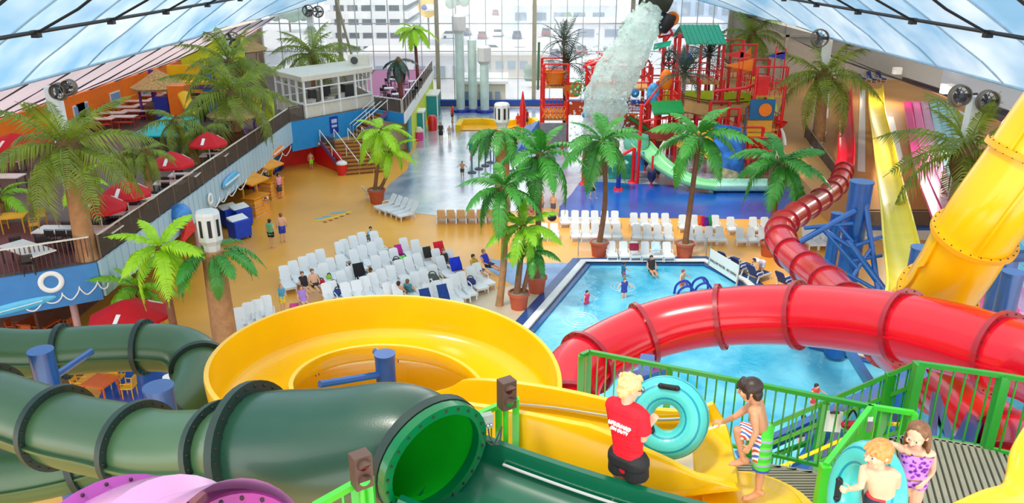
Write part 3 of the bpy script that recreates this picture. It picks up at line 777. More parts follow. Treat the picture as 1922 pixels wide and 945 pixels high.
# ------------------------------------------------------------------ blue steel supports
def post(name, label, px, py, dep, r, z0, mtr=None, capz=0.06):
    p = D(px, py, dep); t = thing(name, label, 'slide support', (p.x, p.y, z0))
    b = MB(); b.cyl((p.x, p.y, z0), (p.x, p.y, p.z), r, 20); b.build('column', mtr or BLUEST, t)
    b = MB(); b.cyl((p.x, p.y, p.z - 0.02), (p.x, p.y, p.z + 0.02), r * 1.06, 20); b.build('cap_plate', mtr or BLUEST, t)
    return t, p
def arm(t, a, c, w=0.12):
    b = MB(); b.tube([a, c], w / 2, 8); b.build('arm', BLUEST, t)
t, p = post('steel_column', 'blue steel column beside the dark green tube at far left', 76, 660, 11.6, 0.17, 0); arm(t, p - Vector((0, 0, 0.5)), p + Vector((-0.1, 1.4, -0.75)))
t, p = post('steel_column', 'blue steel column inside the loop of the green tube', 297, 728, 11.7, 0.21, 0); arm(t, p - Vector((0, 0, 0.4)), p + Vector((-0.5, 0.9, -0.9)))
t, p = post('steel_column', 'blue steel column in the centre of the yellow spiral', 722, 666, 12.8, 0.165, 0)
arm(t, p - Vector((0, 0, 0.35)), D(600, 722, 12.0)); arm(t, p - Vector((0, 0, 1.0)), D(950, 722, 11.8)); arm(t, p - Vector((0, 0, 0.1)), D(705, 660, 13.2))
t, p = post('steel_column', 'short blue capped column between yellow run-out and palm', 1732, 466, 22, 0.3, 0); arm(t, p - Vector((0, 0, 1.2)), p + Vector((1.0, -0.4, -1.6)), 0.2)
t, p = post('steel_column', 'blue steel column behind the yellow tube at right edge', 1893, 470, 17, 0.24, 0)
t, p = post('steel_column', 'blue steel column beneath the yellow tube at far right', 1902, 512, 15.5, 0.2, 0)
arm(t, D(1838, 432, 13.7) - Vector((0, 0, 0.5)), D(1990, 480, 13.4), 0.22)
fr_t = thing('support_tower', 'tall blue braced steel frame carrying the far red tube', 'slide support', G(1595, 545, 0))
def beamp(name, a, c, w, dA, dC=None):
    b = MB(); b.tube([D(*a, dA), D(*c, dC or dA)], w * 0.38, 12); b.build(name, BLUEST, fr_t)
b = MB(); top = D(1618, 342, 30); b.cyl((top.x, top.y, 0), top, 0.42, 20); b.build('column', BLUEST, fr_t)
b = MB(); b.cyl(top - Vector((0, 0, 0.03)), top + Vector((0, 0, 0.03)), 0.45, 20); b.build('cap_plate', BLUEST, fr_t)
b = MB(); p = D(1572, 400, 33); b.cyl((p.x, p.y, 0), p, 0.25, 14); b.build('column', BLUEST, fr_t)
for a, c, w in (((1605, 396), (1500, 455), 0.3), ((1620, 352), (1648, 545), 0.28), ((1590, 452), (1660, 545), 0.34), ((1605, 470), (1545, 432), 0.24),
                ((1510, 428), (1600, 420), 0.22), ((1548, 435), (1610, 505), 0.2), ((1530, 480), (1650, 548), 0.2), ((1605, 462), (1655, 445), 0.2), ((1600, 520), (1640, 460), 0.2), ((1600, 490), (1655, 480), 0.18), ((1600, 455), (1572, 422), 0.2)):
    beamp('brace', a, c, w, 30)
# beams below the stair at right
st = thing('support_tower', 'blue steel beams under the green stair over the pool', 'slide support', (4, 9.5, 0))
def bm2(a, c, w, d1, d2, nm='beam'):
    b = MB(); b.beam(D(*a, d1), D(*c, d2), w, w * 1.3); b.build(nm, BLUEST, st)
bm2((1385, 860), (1735, 694), 0.12, 11.0, 10.6); bm2((1595, 660), (1705, 835), 0.14, 17, 14, 'brace'); bm2((1755, 745), (1745, 860), 0.14, 15, 13, 'brace'); bm2((1755, 745), (1790, 860), 0.14, 15, 13, 'brace')
bm2((1830, 790), (1800, 860), 0.3, 15, 13, 'brace'); bm2((1500, 900), (1570, 800), 0.22, 10.5, 10.5, 'brace'); bm2((1205, 740), (1215, 680), 0.25, 13.5, 14.5, 'brace'); bm2((1190, 720), (1240, 705), 0.25, 13.5, 14.5, 'brace')
for x, y in ((4.6, 10.4),):
    b = MB(); b.cyl((x, y, -1), (x, y, 8.8), 0.08, 12); b.build('column', BLUEST, st)
# ------------------------------------------------------------------ figures
SKINS = {'fair': (226, 174, 142), 'tan': (206, 146, 106), 'brown': (150, 98, 66)}
def skin(k): return mat('skin ' + k, SKINS[k], 0.5, var=0.04, scale=8)
EYE_W = mat('eye white', (240, 238, 232), 0.3, var=0); EYE_D = mat('dark iris', (50, 34, 24), 0.2, var=0); LIP = mat('lips', (198, 96, 90), 0.4, var=0)
BROW = mat('brow hair', (104, 70, 40), 0.7, var=0)
HAIRS = {'blond': (222, 190, 126), 'dark': (46, 28, 20), 'brown': (122, 80, 48), 'ginger': (204, 138, 72), 'black': (20, 16, 16), 'grey': (170, 165, 160)}
def hair_m(k): return mat('hair ' + k, HAIRS[k], 0.45, var=0.3, scale=40)
def frame3(f):
    f = Vector(f).normalized(); l = Vector((0, 0, 1)).cross(f).normalized(); u = f.cross(l).normalized(); return f, l, u
def hand(mb, W, d, n, L, curl, side, thumb=0.6):
    """palm, four unequal bent fingers and a thumb; d along the hand, n out of the palm, side +1/-1 where the thumb sits"""
    d = Vector(d).normalized(); n = (Vector(n) - d * Vector(n).dot(d)).normalized(); s = d.cross(n).normalized() * side
    pl = L * 0.52; K = W + d * pl
    for q in (-1, -0.33, 0.33, 1): mb.cap(W + s * (q * L * 0.10) + d * L * 0.06, K + s * (q * L * 0.165), L * 0.075, L * 0.075, 8)
    for i, (q, fl) in enumerate(((1, 0.40), (0.34, 0.46), (-0.34, 0.43), (-1, 0.33))):
        p = K + s * (q * L * 0.18); dd = d.copy(); r = L * 0.062
        for j, fr in enumerate((0.45, 0.3, 0.25)):
            dd = (Matrix.Rotation(curl * (0.8 if j == 0 else 1.0), 3, d.cross(n)) @ dd); e = p + dd * (fl * L * fr); mb.cap(p, e, r * (1 - 0.1 * j), r * (0.93 - 0.1 * j), 8); p = e
    p = W + s * L * 0.14 + d * L * 0.14; dd = (d * 0.55 + s * 0.8 + n * thumb).normalized(); e = p + dd * L * 0.22; mb.cap(p, e, L * 0.075, L * 0.065, 8)
    dd = (d * 0.85 + s * 0.2 + n * thumb * 1.3).normalized(); mb.cap(e, e + dd * L * 0.22, L * 0.065, L * 0.05, 8)
def foot(mb, A, t, h):
    A = Vector(A); t = Vector(t); d = (t - A); d.z = 0; d.normalize(); z = Vector((0, 0, 1)); hl = A - d * 0.025 * h - z * 0.018 * h
    mb.cap(A, hl, 0.026 * h, 0.024 * h); ball = t - d * 0.03 * h; s = z.cross(d)
    mb.cap(hl, ball + s * 0.012 * h, 0.02 * h, 0.018 * h); mb.cap(hl, ball - s * 0.012 * h, 0.02 * h, 0.016 * h); mb.cap(A - z * 0.004 * h, ball, 0.02 * h, 0.014 * h)
    for q, l in ((-1.0, 0.02), (-0.5, 0.028), (0, 0.033), (0.5, 0.037), (1.0, 0.04)): mb.cap(ball + s * q * 0.021 * h, ball + s * q * 0.023 * h + d * l * h - z * 0.004 * h, 0.0095 * h, 0.008 * h, 6)
def torso(mb, J, h, k=1.0, g=0.0, chest=(1, 1)):
    """k width factor, g growth for clothes"""
    f, l, u = J['fwd']; sh = (J['shL'] + J['shR']) / 2; hp = (J['hipL'] + J['hipR']) / 2; w = (J['shL'] - J['shR']).length / 2; hw = (J['hipL'] - J['hipR']).length / 2
    lat = (J['shL'] - J['shR']).normalized(); lath = (J['hipL'] - J['hipR']).normalized()
    K_ = ((0.0, 0.72, 0.052), (0.22, 0.62, 0.058), (0.45, 0.5, 0.058), (0.66, 0.46, 0.053), (0.85, 0.6, 0.056), (1.0, 0.8, 0.058)); LV = []
    for a_, b_ in zip(K_[:-1], K_[1:]):
        for q_ in range(3): LV.append(tuple(lerp(x, y, q_ / 3) for x, y in zip(a_, b_)))
    for t, ww, r in LV + [K_[-1]]:
        c = sh.lerp(hp, t); L_ = lat.lerp(lath, t).normalized(); W_ = lerp(w * 0.95, hw * 1.25, t) * ww * k
        mb.cap(c - L_ * W_, c + L_ * W_, r * h * k + g, r * h * k + g, 12)
        if t < 1:
            t2 = min(1, t + 0.08); c2 = sh.lerp(hp, t2)
            for q in (-1, 0, 1): mb.cap(c + L_ * W_ * q * 0.9, c2 + L_ * W_ * q * 0.75, r * h * k * 0.93 + g, r * h * k * 0.93 + g, 10)
def limb(mb, a, m, e, r0, r1, r2, g=0.0):
    a, m, e = Vector(a), Vector(m), Vector(e)
    mid = a.lerp(m, 0.4); mb.cap(a, mid, r0 + g, r0 * 1.02 + g); mb.cap(mid, m, r0 * 1.02 + g, r1 + g)
    c = m.lerp(e, 0.32); mb.cap(m, c, r1 + g, r1 * 1.04 + g); mb.cap(c, e, r1 * 1.04 + g, r2 + g)
def head_mesh(mb, H, f3, r):
    f, l, u = f3; M = Matrix((l, f, u)).transposed()       # columns: left, forward, up
    P = lambda a, b, c: H + l * (a * r) + f * (b * r) + u * (c * r)
    mb.ball(P(0, -0.12, 0.2), (0.76 * r, 0.92 * r, 0.82 * r), 16, 12, M)
    mb.ball(P(0, 0.16, -0.2), (0.64 * r, 0.72 * r, 0.78 * r), 16, 12, M)
    mb.cap(P(-0.2, 0.38, -0.78), P(0.2, 0.38, -0.78), 0.27 * r, 0.27 * r); mb.cap(P(0, 0.6, -0.80), P(0, 0.55, -0.7), 0.17 * r, 0.2 * r)
    mb.cap(P(0, 0.86, 0.10), P(0, 1.04, -0.22), 0.08 * r, 0.13 * r); mb.ball(P(0.1, 0.92, -0.25), 0.09 * r); mb.ball(P(-0.1, 0.92, -0.25), 0.09 * r)
    mb.cap(P(-0.3, 0.74, 0.2), P(0.3, 0.74, 0.2), 0.12 * r, 0.12 * r)
    mb.cap(P(-0.17, 0.80, -0.5), P(0.17, 0.80, -0.5), 0.085 * r, 0.085 * r)
    for q in (-1, 1):
        mb.ball(P(q * 0.38, 0.62, -0.22), 0.24 * r)
        mb.ball(P(q * 0.78, -0.12, -0.06), (0.09 * r, 0.17 * r, 0.26 * r), 8, 8, M)
    return P
def paint_face(me, H, f3, r, hairless=True):
    f, l, u = f3
    for p in me.polygons:
        d = p.center - H; a, b, c = d.dot(l) / r, d.dot(f) / r, d.dot(u) / r
        if b < 0.45: continue
        for q in (-1, 1):
            dx = (a - q * 0.31); dz = c - 0.02
            if (dx / 0.15) ** 2 + (dz / 0.07) ** 2 < 1: p.material_index = 2 if abs(dx) < 0.07 else 1
            if (dx / 0.2) ** 2 + ((c - 0.24) / 0.035) ** 2 < 1: p.material_index = 4
        if (a / 0.3) ** 2 + ((c + 0.52) / 0.085) ** 2 < 1 and b > 0.6: p.material_index = 3
def body(name, label, J, h, sk, hair=None, hands=None, head_r=None, voxel=0.007, feet=True, group=None, k=1.0, wk=1.0, detailed=True):
    """J holds world joints; returns the root. The body is one remeshed surface."""
    root = thing(name, label, 'person', ((J['hipL'] + J['hipR']) / 2) * 1.0, 0, group)
    mb = MB(); r = head_r or 0.072 * h
    H = J['head']; f3 = frame3(J['face'])
    torso(mb, J, h, k)
    nb = (J['shL'] + J['shR']) / 2
    mb.cap(nb + Vector((0, 0, -0.01 * h)), H - f3[2] * r * 0.55 - f3[0] * r * 0.15, 0.036 * h * wk, 0.033 * h * wk)
    for s in 'LR':
        mb.cap(nb + Vector((0, 0, 0.012 * h)), J['sh' + s], 0.034 * h * wk, 0.032 * h * wk)
        limb(mb, J['sh' + s], J['el' + s], J['wr' + s], 0.031 * h * wk, 0.023 * h * wk, 0.0165 * h * wk)
        limb(mb, J['hip' + s], J['kn' + s], J['an' + s], 0.053 * h * wk, 0.034 * h * wk, 0.023 * h * wk)
        if feet: foot(mb, J['an' + s], J['to' + s], h)
        if hands and s in hands:
            d, n, curl, side = hands[s]; hand(mb, J['wr' + s], d, n, 0.105 * h, curl, side)
        elif detailed: hand(mb, J['wr' + s], J['wr' + s] - J['el' + s], J['fwd'][1] * (-1 if s == 'L' else 1), 0.105 * h, 0.35, 1 if s == 'L' else -1)
    head_mesh(mb, H, f3, r)
    me = remeshed(mb, voxel, 3, 'body')
    for m in (skin(sk), EYE_W, EYE_D, LIP, hair_m(hair) if hair else BROW): me.materials.append(m)
    if detailed: paint_face(me, H, f3, r)
    me.transform(WM(root).inverted()); me.shade_smooth()
    o = bpy.data.objects.new('body', me); COL.objects.link(o); o.parent = root
    return root, f3, r
def soft(root, name, mb, m, voxel=0.008, sm=3, fn=None):
    me = remeshed(mb, voxel, sm, name); me.transform(WM(root).inverted()); ms = m if isinstance(m, (list, tuple)) else [m]
    for q in ms: me.materials.append(q)
    me.shade_smooth()
    if fn:
        Mw = WM(root)
        for p in me.polygons: p.material_index = fn(Mw @ p.center)
    o = bpy.data.objects.new(name, me); COL.objects.link(o); o.parent = root; return o
def cloth_frustum(mb, a, c, r0, r1, n=16): mb.tube([Vector(a), Vector(a).lerp(Vector(c), 0.5), Vector(c)], [r0, (r0 + r1) / 2, r1], n)
def stripes(name, cols, scale, direction='Z', dist=1.5):
    m = bpy.data.materials.new(name); m.use_nodes = True; MATS[name] = m; n = m.node_tree; b = n.nodes['Principled BSDF']
    t = n.nodes.new('ShaderNodeTexCoord'); w = n.nodes.new('ShaderNodeTexWave'); w.bands_direction = direction; w.wave_profile = 'SAW'
    w.inputs['Scale'].default_value = scale; w.inputs['Distortion'].default_value = dist; w.inputs['Detail Scale'].default_value = 1.5
    rp = n.nodes.new('ShaderNodeValToRGB'); rp.color_ramp.interpolation = 'CONSTANT'; e = rp.color_ramp.elements
    e[0].color = srgb(*cols[0]) + (1,); e[0].position = 0; e[1].position = 1 / len(cols); e[1].color = srgb(*cols[1]) + (1,)
    for k in range(2, len(cols)): x = e.new(k / len(cols)); x.color = srgb(*cols[k]) + (1,)
    n.links.new(t.outputs['Object'], w.inputs['Vector']); n.links.new(w.outputs['Fac'], rp.inputs[0]); n.links.new(rp.outputs[0], b.inputs['Base Color']); b.inputs['Roughness'].default_value = 0.7
    return m
def spots(name, base, c2, c3, scale):
    m = bpy.data.materials.new(name); m.use_nodes = True; MATS[name] = m; n = m.node_tree; b = n.nodes['Principled BSDF']
    t = n.nodes.new('ShaderNodeTexCoord'); v = n.nodes.new('ShaderNodeTexVoronoi'); v.inputs['Scale'].default_value = scale
    rp = n.nodes.new('ShaderNodeValToRGB'); rp.color_ramp.interpolation = 'CONSTANT'; e = rp.color_ramp.elements
    e[0].color = srgb(*c2) + (1,); e[1].position = 0.25; e[1].color = srgb(*c3) + (1,); x = e.new(0.45); x.color = srgb(*base) + (1,)
    n.links.new(t.outputs['Object'], v.inputs['Vector']); n.links.new(v.outputs['Distance'], rp.inputs[0]); n.links.new(rp.outputs[0], b.inputs['Base Color']); b.inputs['Roughness'].default_value = 0.6
    return m

# ---------------------------------------------------------------- the four people on the platform
def jset(hip, lat_h, hh, sh, lat_s, sw, fwd, **kw):
    l = Vector(lat_s).normalized(); lh = Vector(lat_h).normalized()
    J = dict(hipL=hip + lh * hh, hipR=hip - lh * hh, shL=sh + l * sw, shR=sh - l * sw, fwd=frame3(fwd)); J.update(kw); return J
# attendant in red, seen from behind, turned to the right
Y0 = 6.22
f = Vector((0.66, 0.74, 0)).normalized(); l = Vector((0, 0, 1)).cross(f)
hip = AY(1179, 872, Y0); shc = AY(1177, 771, Y0) ; gx, gy = hip.x, hip.y
J = jset(hip, l, 0.085, shc, l, 0.15, f, head=AY(1184, 728, Y0 + 0.02), face=(0.93, 0.3, -0.3),
         elR=AY(1207, 824, Y0 - 0.10), wrR=AY(1217, 801, Y0 + 0.06), elL=AY(1162, 812, Y0 + 0.22), wrL=AY(1178, 822, Y0 + 0.42))
for s, q in (('L', 1), ('R', -1)):
    o = l * (0.085 * q); J['kn' + s] = Vector((gx, gy, 10.76)) + o + f * 0.03; J['an' + s] = Vector((gx, gy, 10.38)) + o; J['to' + s] = Vector((gx, gy, 10.32)) + o + f * 0.19
hr = AY(1217, 794, Y0 + 0.16)
P1, f3, r = body('person', 'attendant in red shirt and black shorts steadying the turquoise ring', J, 1.66, 'fair', 'blond', {'R': ((0.5, 0.3, 0.75), (0.6, 0.7, -0.2), 0.75, 1)}, head_r=0.114, k=0.88)
mb = MB(); torso(mb, J, 1.66, 0.9, 0.02)
for s in 'LR': cloth_frustum(mb, J['sh' + s], J['sh' + s].lerp(J['el' + s], 0.72), 0.075, 0.085); mb.ball(J['sh' + s], 0.08)
mb.cap(shc, shc + Vector((0, 0, 0.03)), 0.08, 0.07)
soft(P1, 'shirt', mb, mat('red jersey', (236, 6, 34), 0.75, var=0.08, scale=7, bump=0.3, bscale=12))
mb = MB(); hc = (J['hipL'] + J['hipR']) / 2
mb.cap(J['hipL'] + Vector((0, 0, 0.06)), J['hipR'] + Vector((0, 0, 0.06)), 0.128, 0.128)
for s in 'LR': cloth_frustum(mb, J['hip' + s] + Vector((0, 0, 0.06)), J['hip' + s].lerp(J['kn' + s], 0.36), 0.118, 0.124)
soft(P1, 'shorts', mb, mat('black shorts cloth', (26, 24, 26), 0.7, var=0.15, scale=8))
f_, l_, u_ = f3; mb = MB(); M = Matrix((l_, f_, u_)).transposed(); Hh = J['head']
mb.ball(Hh - f_ * 0.028 + u_ * 0.038, (0.105, 0.112, 0.098), 14, 10, M)
mb.ball(Hh - f_ * 0.07 - u_ * 0.03, (0.083, 0.055, 0.085), 12, 8, M); mb.cap(Hh + f_ * 0.05 + u_ * 0.105, Hh + f_ * 0.10 + u_ * 0.075 + l_ * 0.02, 0.03, 0.018)
for q in range(9): a = q * 0.7; mb.cap(Hh - f_ * 0.03 + u_ * 0.1 + l_ * 0.05 * math.cos(a) + f_ * 0.05 * math.sin(a), Hh - f_ * 0.07 + u_ * (0.1 + 0.02 * math.sin(q * 2.1)) + l_ * 0.075 * math.cos(a) + f_ * 0.07 * math.sin(a), 0.022, 0.014)
soft(P1, 'hair', mb, hair_m('blond'), 0.007, 2)
b = MB(); g0 = Hh + f_ * 0.108 + u_ * 0.008
for q in (-1, 1):
    b.torus(g0 + l_ * 0.036 * q, 0.024, 0.0035, Matrix((l_, u_, f_)).transposed(), 16, 6); b.beam(g0 + l_ * 0.06 * q, Hh - f_ * 0.01 + l_ * 0.09 * q + u_ * 0.01, 0.006)
b.build('glasses', mat('dark red frame', (90, 20, 30), 0.4), P1)
back = -f; shirt_z = shc + back * 0.128
Mt = Matrix((-(Vector((0, 0, 1)).cross(back)) * -1, Vector((0, 0, 1)), back)).transposed().to_4x4()
Wt = mat('white print', (250, 250, 248), 0.7, var=0)
for t_, z_, s_ in (('LIFEGUARD', -0.11, 0.046), ('ON DUTY', -0.162, 0.042)):
    M4 = Mt.copy(); M4.translation = shc + Vector((0, 0, z_)) + back * 0.112
    text_mesh(t_, s_, 'print', Wt, P1, M4, 0.012)
# boy stepping in
Y1 = 6.62
f = Vector((-0.92, 0.38, 0)).normalized(); l = Vector((0, 0, 1)).cross(f)
hip = AY(1432, 824, Y1); shc = AY(1419, 765, Y1)
J = jset(hip, l, 0.07, shc, l, 0.13, f, head=AY(1408, 732, Y1), face=(-0.9, 0.36, -0.25),
         elL=AY(1419, 812, Y1 - 0.16), wrL=AY(1408, 838, Y1 - 0.16), elR=AY(1381, 782, Y1 + 0.14), wrR=AY(1357, 793, Y1 + 0.30),
         knL=AY(1428, 884, Y1 - 0.05), anL=AY(1423, 922, Y1 - 0.04), toL=AY(1396, 934, Y1 - 0.02),
         knR=AY(1384, 808, Y1 + 0.10), anR=AY(1395, 861, Y1 + 0.09), toR=AY(1372, 869, Y1 + 0.12))
P2, f3, r = body('person', 'boy in green and grey striped trunks stepping into the yellow slide', J, 1.43, 'tan', 'dark',
                 {'R': ((-0.8, 0.4, -0.2), (0, 0.2, -1), 0.7, 1), 'L': ((-0.45, 0.1, -0.85), (0.1, 1, 0), 0.8, -1)}, head_r=0.112, wk=0.92, k=0.9)
TR1 = stripes('green grey striped cloth', [(60, 190, 40), (60, 190, 40), (150, 160, 190), (90, 210, 60)], 3.2, 'Z', 2.5); TR2 = stripes('red white blue striped cloth', [(240, 240, 240), (220, 80, 40), (245, 245, 245), (70, 110, 200)], 6.0, 'DIAGONAL', 1.5)
HEM = mat('royal blue hem', (30, 70, 190), 0.6)
mb = MB(); mb.cap(J['hipL'] + Vector((0.0, 0, 0.06)), J['hipR'] + Vector((0, 0, 0.06)), 0.098, 0.098); cloth_frustum(mb, J['hipL'] + Vector((0, 0, 0.05)), J['hipL'].lerp(J['knL'], 0.92), 0.1, 0.09)
cloth_frustum(mb, J['hipR'] + Vector((0, 0, 0.03)), J['hipR'].lerp(J['knR'], 0.9), 0.1, 0.088)
kL = J['hipL'].lerp(J['knL'], 0.84)
soft(P2, 'trunks', mb, [TR1, TR2, HEM], 0.008, 3, lambda p: (1 if p.x < hip.x - 0.07 and p.z > kL.z + 0.08 else (2 if p.z < kL.z else 0)))
f_, l_, u_ = f3; M = Matrix((l_, f_, u_)).transposed(); Hh = J['head']; mb = MB()
mb.ball(Hh - f_ * 0.02 + u_ * 0.034, (0.1, 0.112, 0.096), 14, 10, M); mb.ball(Hh - f_ * 0.06 - u_ * 0.035, (0.083, 0.055, 0.085), 12, 8, M)
for q in (-1, 0, 1): mb.cap(Hh + f_ * 0.05 + u_ * 0.095 + l_ * 0.04 * q, Hh + f_ * 0.105 + u_ * 0.05 + l_ * 0.045 * q, 0.028, 0.016)
for q in (-1, 1): mb.cap(Hh + u_ * 0.03 + l_ * 0.085 * q, Hh + f_ * 0.02 - u_ * 0.05 + l_ * 0.088 * q, 0.024, 0.014)
soft(P2, 'hair', mb, hair_m('dark'), 0.007, 2)
# girl in purple
Y2_ = 6.02
f = Vector((-0.3, -0.95, 0)).normalized(); l = Vector((0, 0, 1)).cross(f)
hip = AY(1711, 901, Y2_); shc = AY(1722, 849, Y2_)
J = jset(hip, l, 0.06, shc, l, 0.118, f, head=AY(1721, 818, Y2_ - 0.02), face=(-0.72, -0.66, -0.28),
         elR=AY(1681, 836, Y2_ - 0.06), wrR=AY(1656, 829, Y2_ - 0.10), elL=AY(1751, 884, Y2_ + 0.03), wrL=AY(1738, 903, Y2_ - 0.08))
for s, q in (('L', 1), ('R', -1)):
    o = l * (0.062 * q); J['kn' + s] = Vector((hip.x, hip.y, 10.66)) + o + f * 0.03; J['an' + s] = Vector((hip.x, hip.y, 10.37)) + o; J['to' + s] = Vector((hip.x, hip.y, 10.32)) + o + f * 0.15
P3, f3, r = body('person', 'smiling girl in purple leopard spotted swimsuit with long brown hair', J, 1.26, 'fair', 'brown',
                 {'R': ((-0.9, -0.1, -0.25), (0, -0.3, -1), 0.35, -1), 'L': ((-0.7, -0.4, -0.5), (-0.2, 0.9, 0), 0.4, 1)}, head_r=0.108, wk=0.9, k=0.92)
for c_ in P3.children:
    for p_ in c_.data.polygons:
        if p_.material_index == 4: p_.material_index = 0
SPOT = spots('purple spotted cloth', (196, 130, 214), (60, 14, 92), (142, 40, 170), 24)
mb = MB(); torso(mb, J, 1.26, 0.92, 0.013)
def clip_mesh(me_o, co, no):
    b = bmesh.new(); b.from_mesh(me_o.data); Mi = WM(me_o.parent).inverted()
    bmesh.ops.bisect_plane(b, geom=b.verts[:] + b.edges[:] + b.faces[:], plane_co=Mi @ Vector(co), plane_no=Vector(no), clear_outer=True); b.to_mesh(me_o.data); b.free()
o = soft(P3, 'swim_top', mb, SPOT, 0.008, 3); clip_mesh(o, shc - Vector((0, 0, 0.008)), (0, 0, 1)); clip_mesh(o, hip + Vector((0, 0, 0.055)), (0, 0, -1))
mb = MB(); mb.cap(J['hipL'] + Vector((0, 0, 0.01)), J['hipR'] + Vector((0, 0, 0.01)), 0.083, 0.083)
for s in 'LR': cloth_frustum(mb, J['hip' + s] + Vector((0, 0, 0.02)), J['hip' + s].lerp(J['kn' + s], 0.18), 0.078, 0.072)
o = soft(P3, 'swim_bottom', mb, SPOT, 0.008, 3); clip_mesh(o, hip + Vector((0, 0, 0.035)), (0, 0, 1))
b = MB()
for q in (-1, 1): b.tube([shc + f * 0.075 + l * 0.03 * q - Vector((0, 0, 0.07)), shc + f * 0.05 + l * 0.055 * q + Vector((0, 0, 0.0)), shc + l * 0.045 * q + Vector((0, 0, 0.045)) - f * 0.02, shc - f * 0.045 + Vector((0, 0, 0.045))], 0.012, 6)
b.build('halter_strap', mat('purple strap', (120, 30, 150), 0.6), P3)
f_, l_, u_ = f3; M = Matrix((l_, f_, u_)).transposed(); Hh = J['head']; mb = MB()
mb.ball(Hh - f_ * 0.034 + u_ * 0.034, (0.098, 0.102, 0.094), 14, 10, M)
for k in range(11):
    a = PI * (0.07 + 0.86 * k / 10); s0 = Hh + l_ * 0.082 * math.cos(a) - f_ * (0.036 + 0.062 * math.sin(a)) + u_ * 0.01
    s1 = s0 + Vector((0, 0, -0.13)) + l_ * 0.02 * math.cos(a); mb.cap(s0, s1, 0.026, 0.022); mb.cap(s1, s1 + Vector((0, 0, -0.09)) - f_ * 0.01, 0.022, 0.01)
soft(P3, 'hair', mb, hair_m('brown'), 0.007, 2)
# small boy beside the near ring
Y3 = 5.42
f = Vector((-0.35, -0.93, 0)).normalized(); l = Vector((0, 0, 1)).cross(f)
hip = AY(1657, 946, Y3); shc = AY(1652, 887, Y3)
J = jset(hip, l, 0.062, shc, l, 0.122, f, head=AY(1648, 852, Y3), face=(-0.93, -0.28, -0.12),
         elR=AY(1616, 914, Y3 - 0.03), wrR=AY(1594, 919, Y3 + 0.02), elL=AY(1681, 928, Y3 + 0.04), wrL=AY(1682, 962, Y3))
for s, q in (('L', 1), ('R', -1)):
    o = l * (0.066 * q); J['kn' + s] = Vector((hip.x, hip.y, 10.84)) + o + f * 0.02; J['an' + s] = Vector((hip.x, hip.y, 10.57)) + o; J['to' + s] = Vector((hip.x, hip.y, 10.52)) + o + f * 0.15
P4, f3, r = body('person', 'small ginger haired boy in dark trunks holding the near turquoise ring', J, 1.26, 'fair', 'ginger',
                 {'R': ((-0.55, -0.45, 0.2), (-0.4, 0.9, 0.1), 0.8, -1)}, head_r=0.11, wk=0.92, k=0.92)
mb = MB(); mb.cap(J['hipL'] + Vector((0, 0, 0.03)), J['hipR'] + Vector((0, 0, 0.03)), 0.09, 0.09)
for s in 'LR': cloth_frustum(mb, J['hip' + s] + Vector((0, 0, 0.03)), J['hip' + s].lerp(J['kn' + s], 0.9), 0.09, 0.088)
soft(P4, 'trunks', mb, [mat('dark navy cloth', (34, 40, 58), 0.7), mat('red waistband', (220, 40, 40), 0.6)], 0.008, 3, lambda p: 1 if p.z > hip.z + 0.065 else 0)
f_, l_, u_ = f3; M = Matrix((l_, f_, u_)).transposed(); Hh = J['head']; mb = MB()
mb.ball(Hh - f_ * 0.022 + u_ * 0.034, (0.098, 0.108, 0.094), 14, 10, M); mb.ball(Hh - f_ * 0.058 - u_ * 0.03, (0.082, 0.05, 0.08), 12, 8, M)
for q in (-1, 0, 1): mb.cap(Hh + f_ * 0.05 + u_ * 0.09 + l_ * 0.035 * q, Hh + f_ * 0.1 + u_ * 0.058 + l_ * 0.04 * q, 0.026, 0.014)
soft(P4, 'hair', mb, hair_m('ginger'), 0.007, 2)

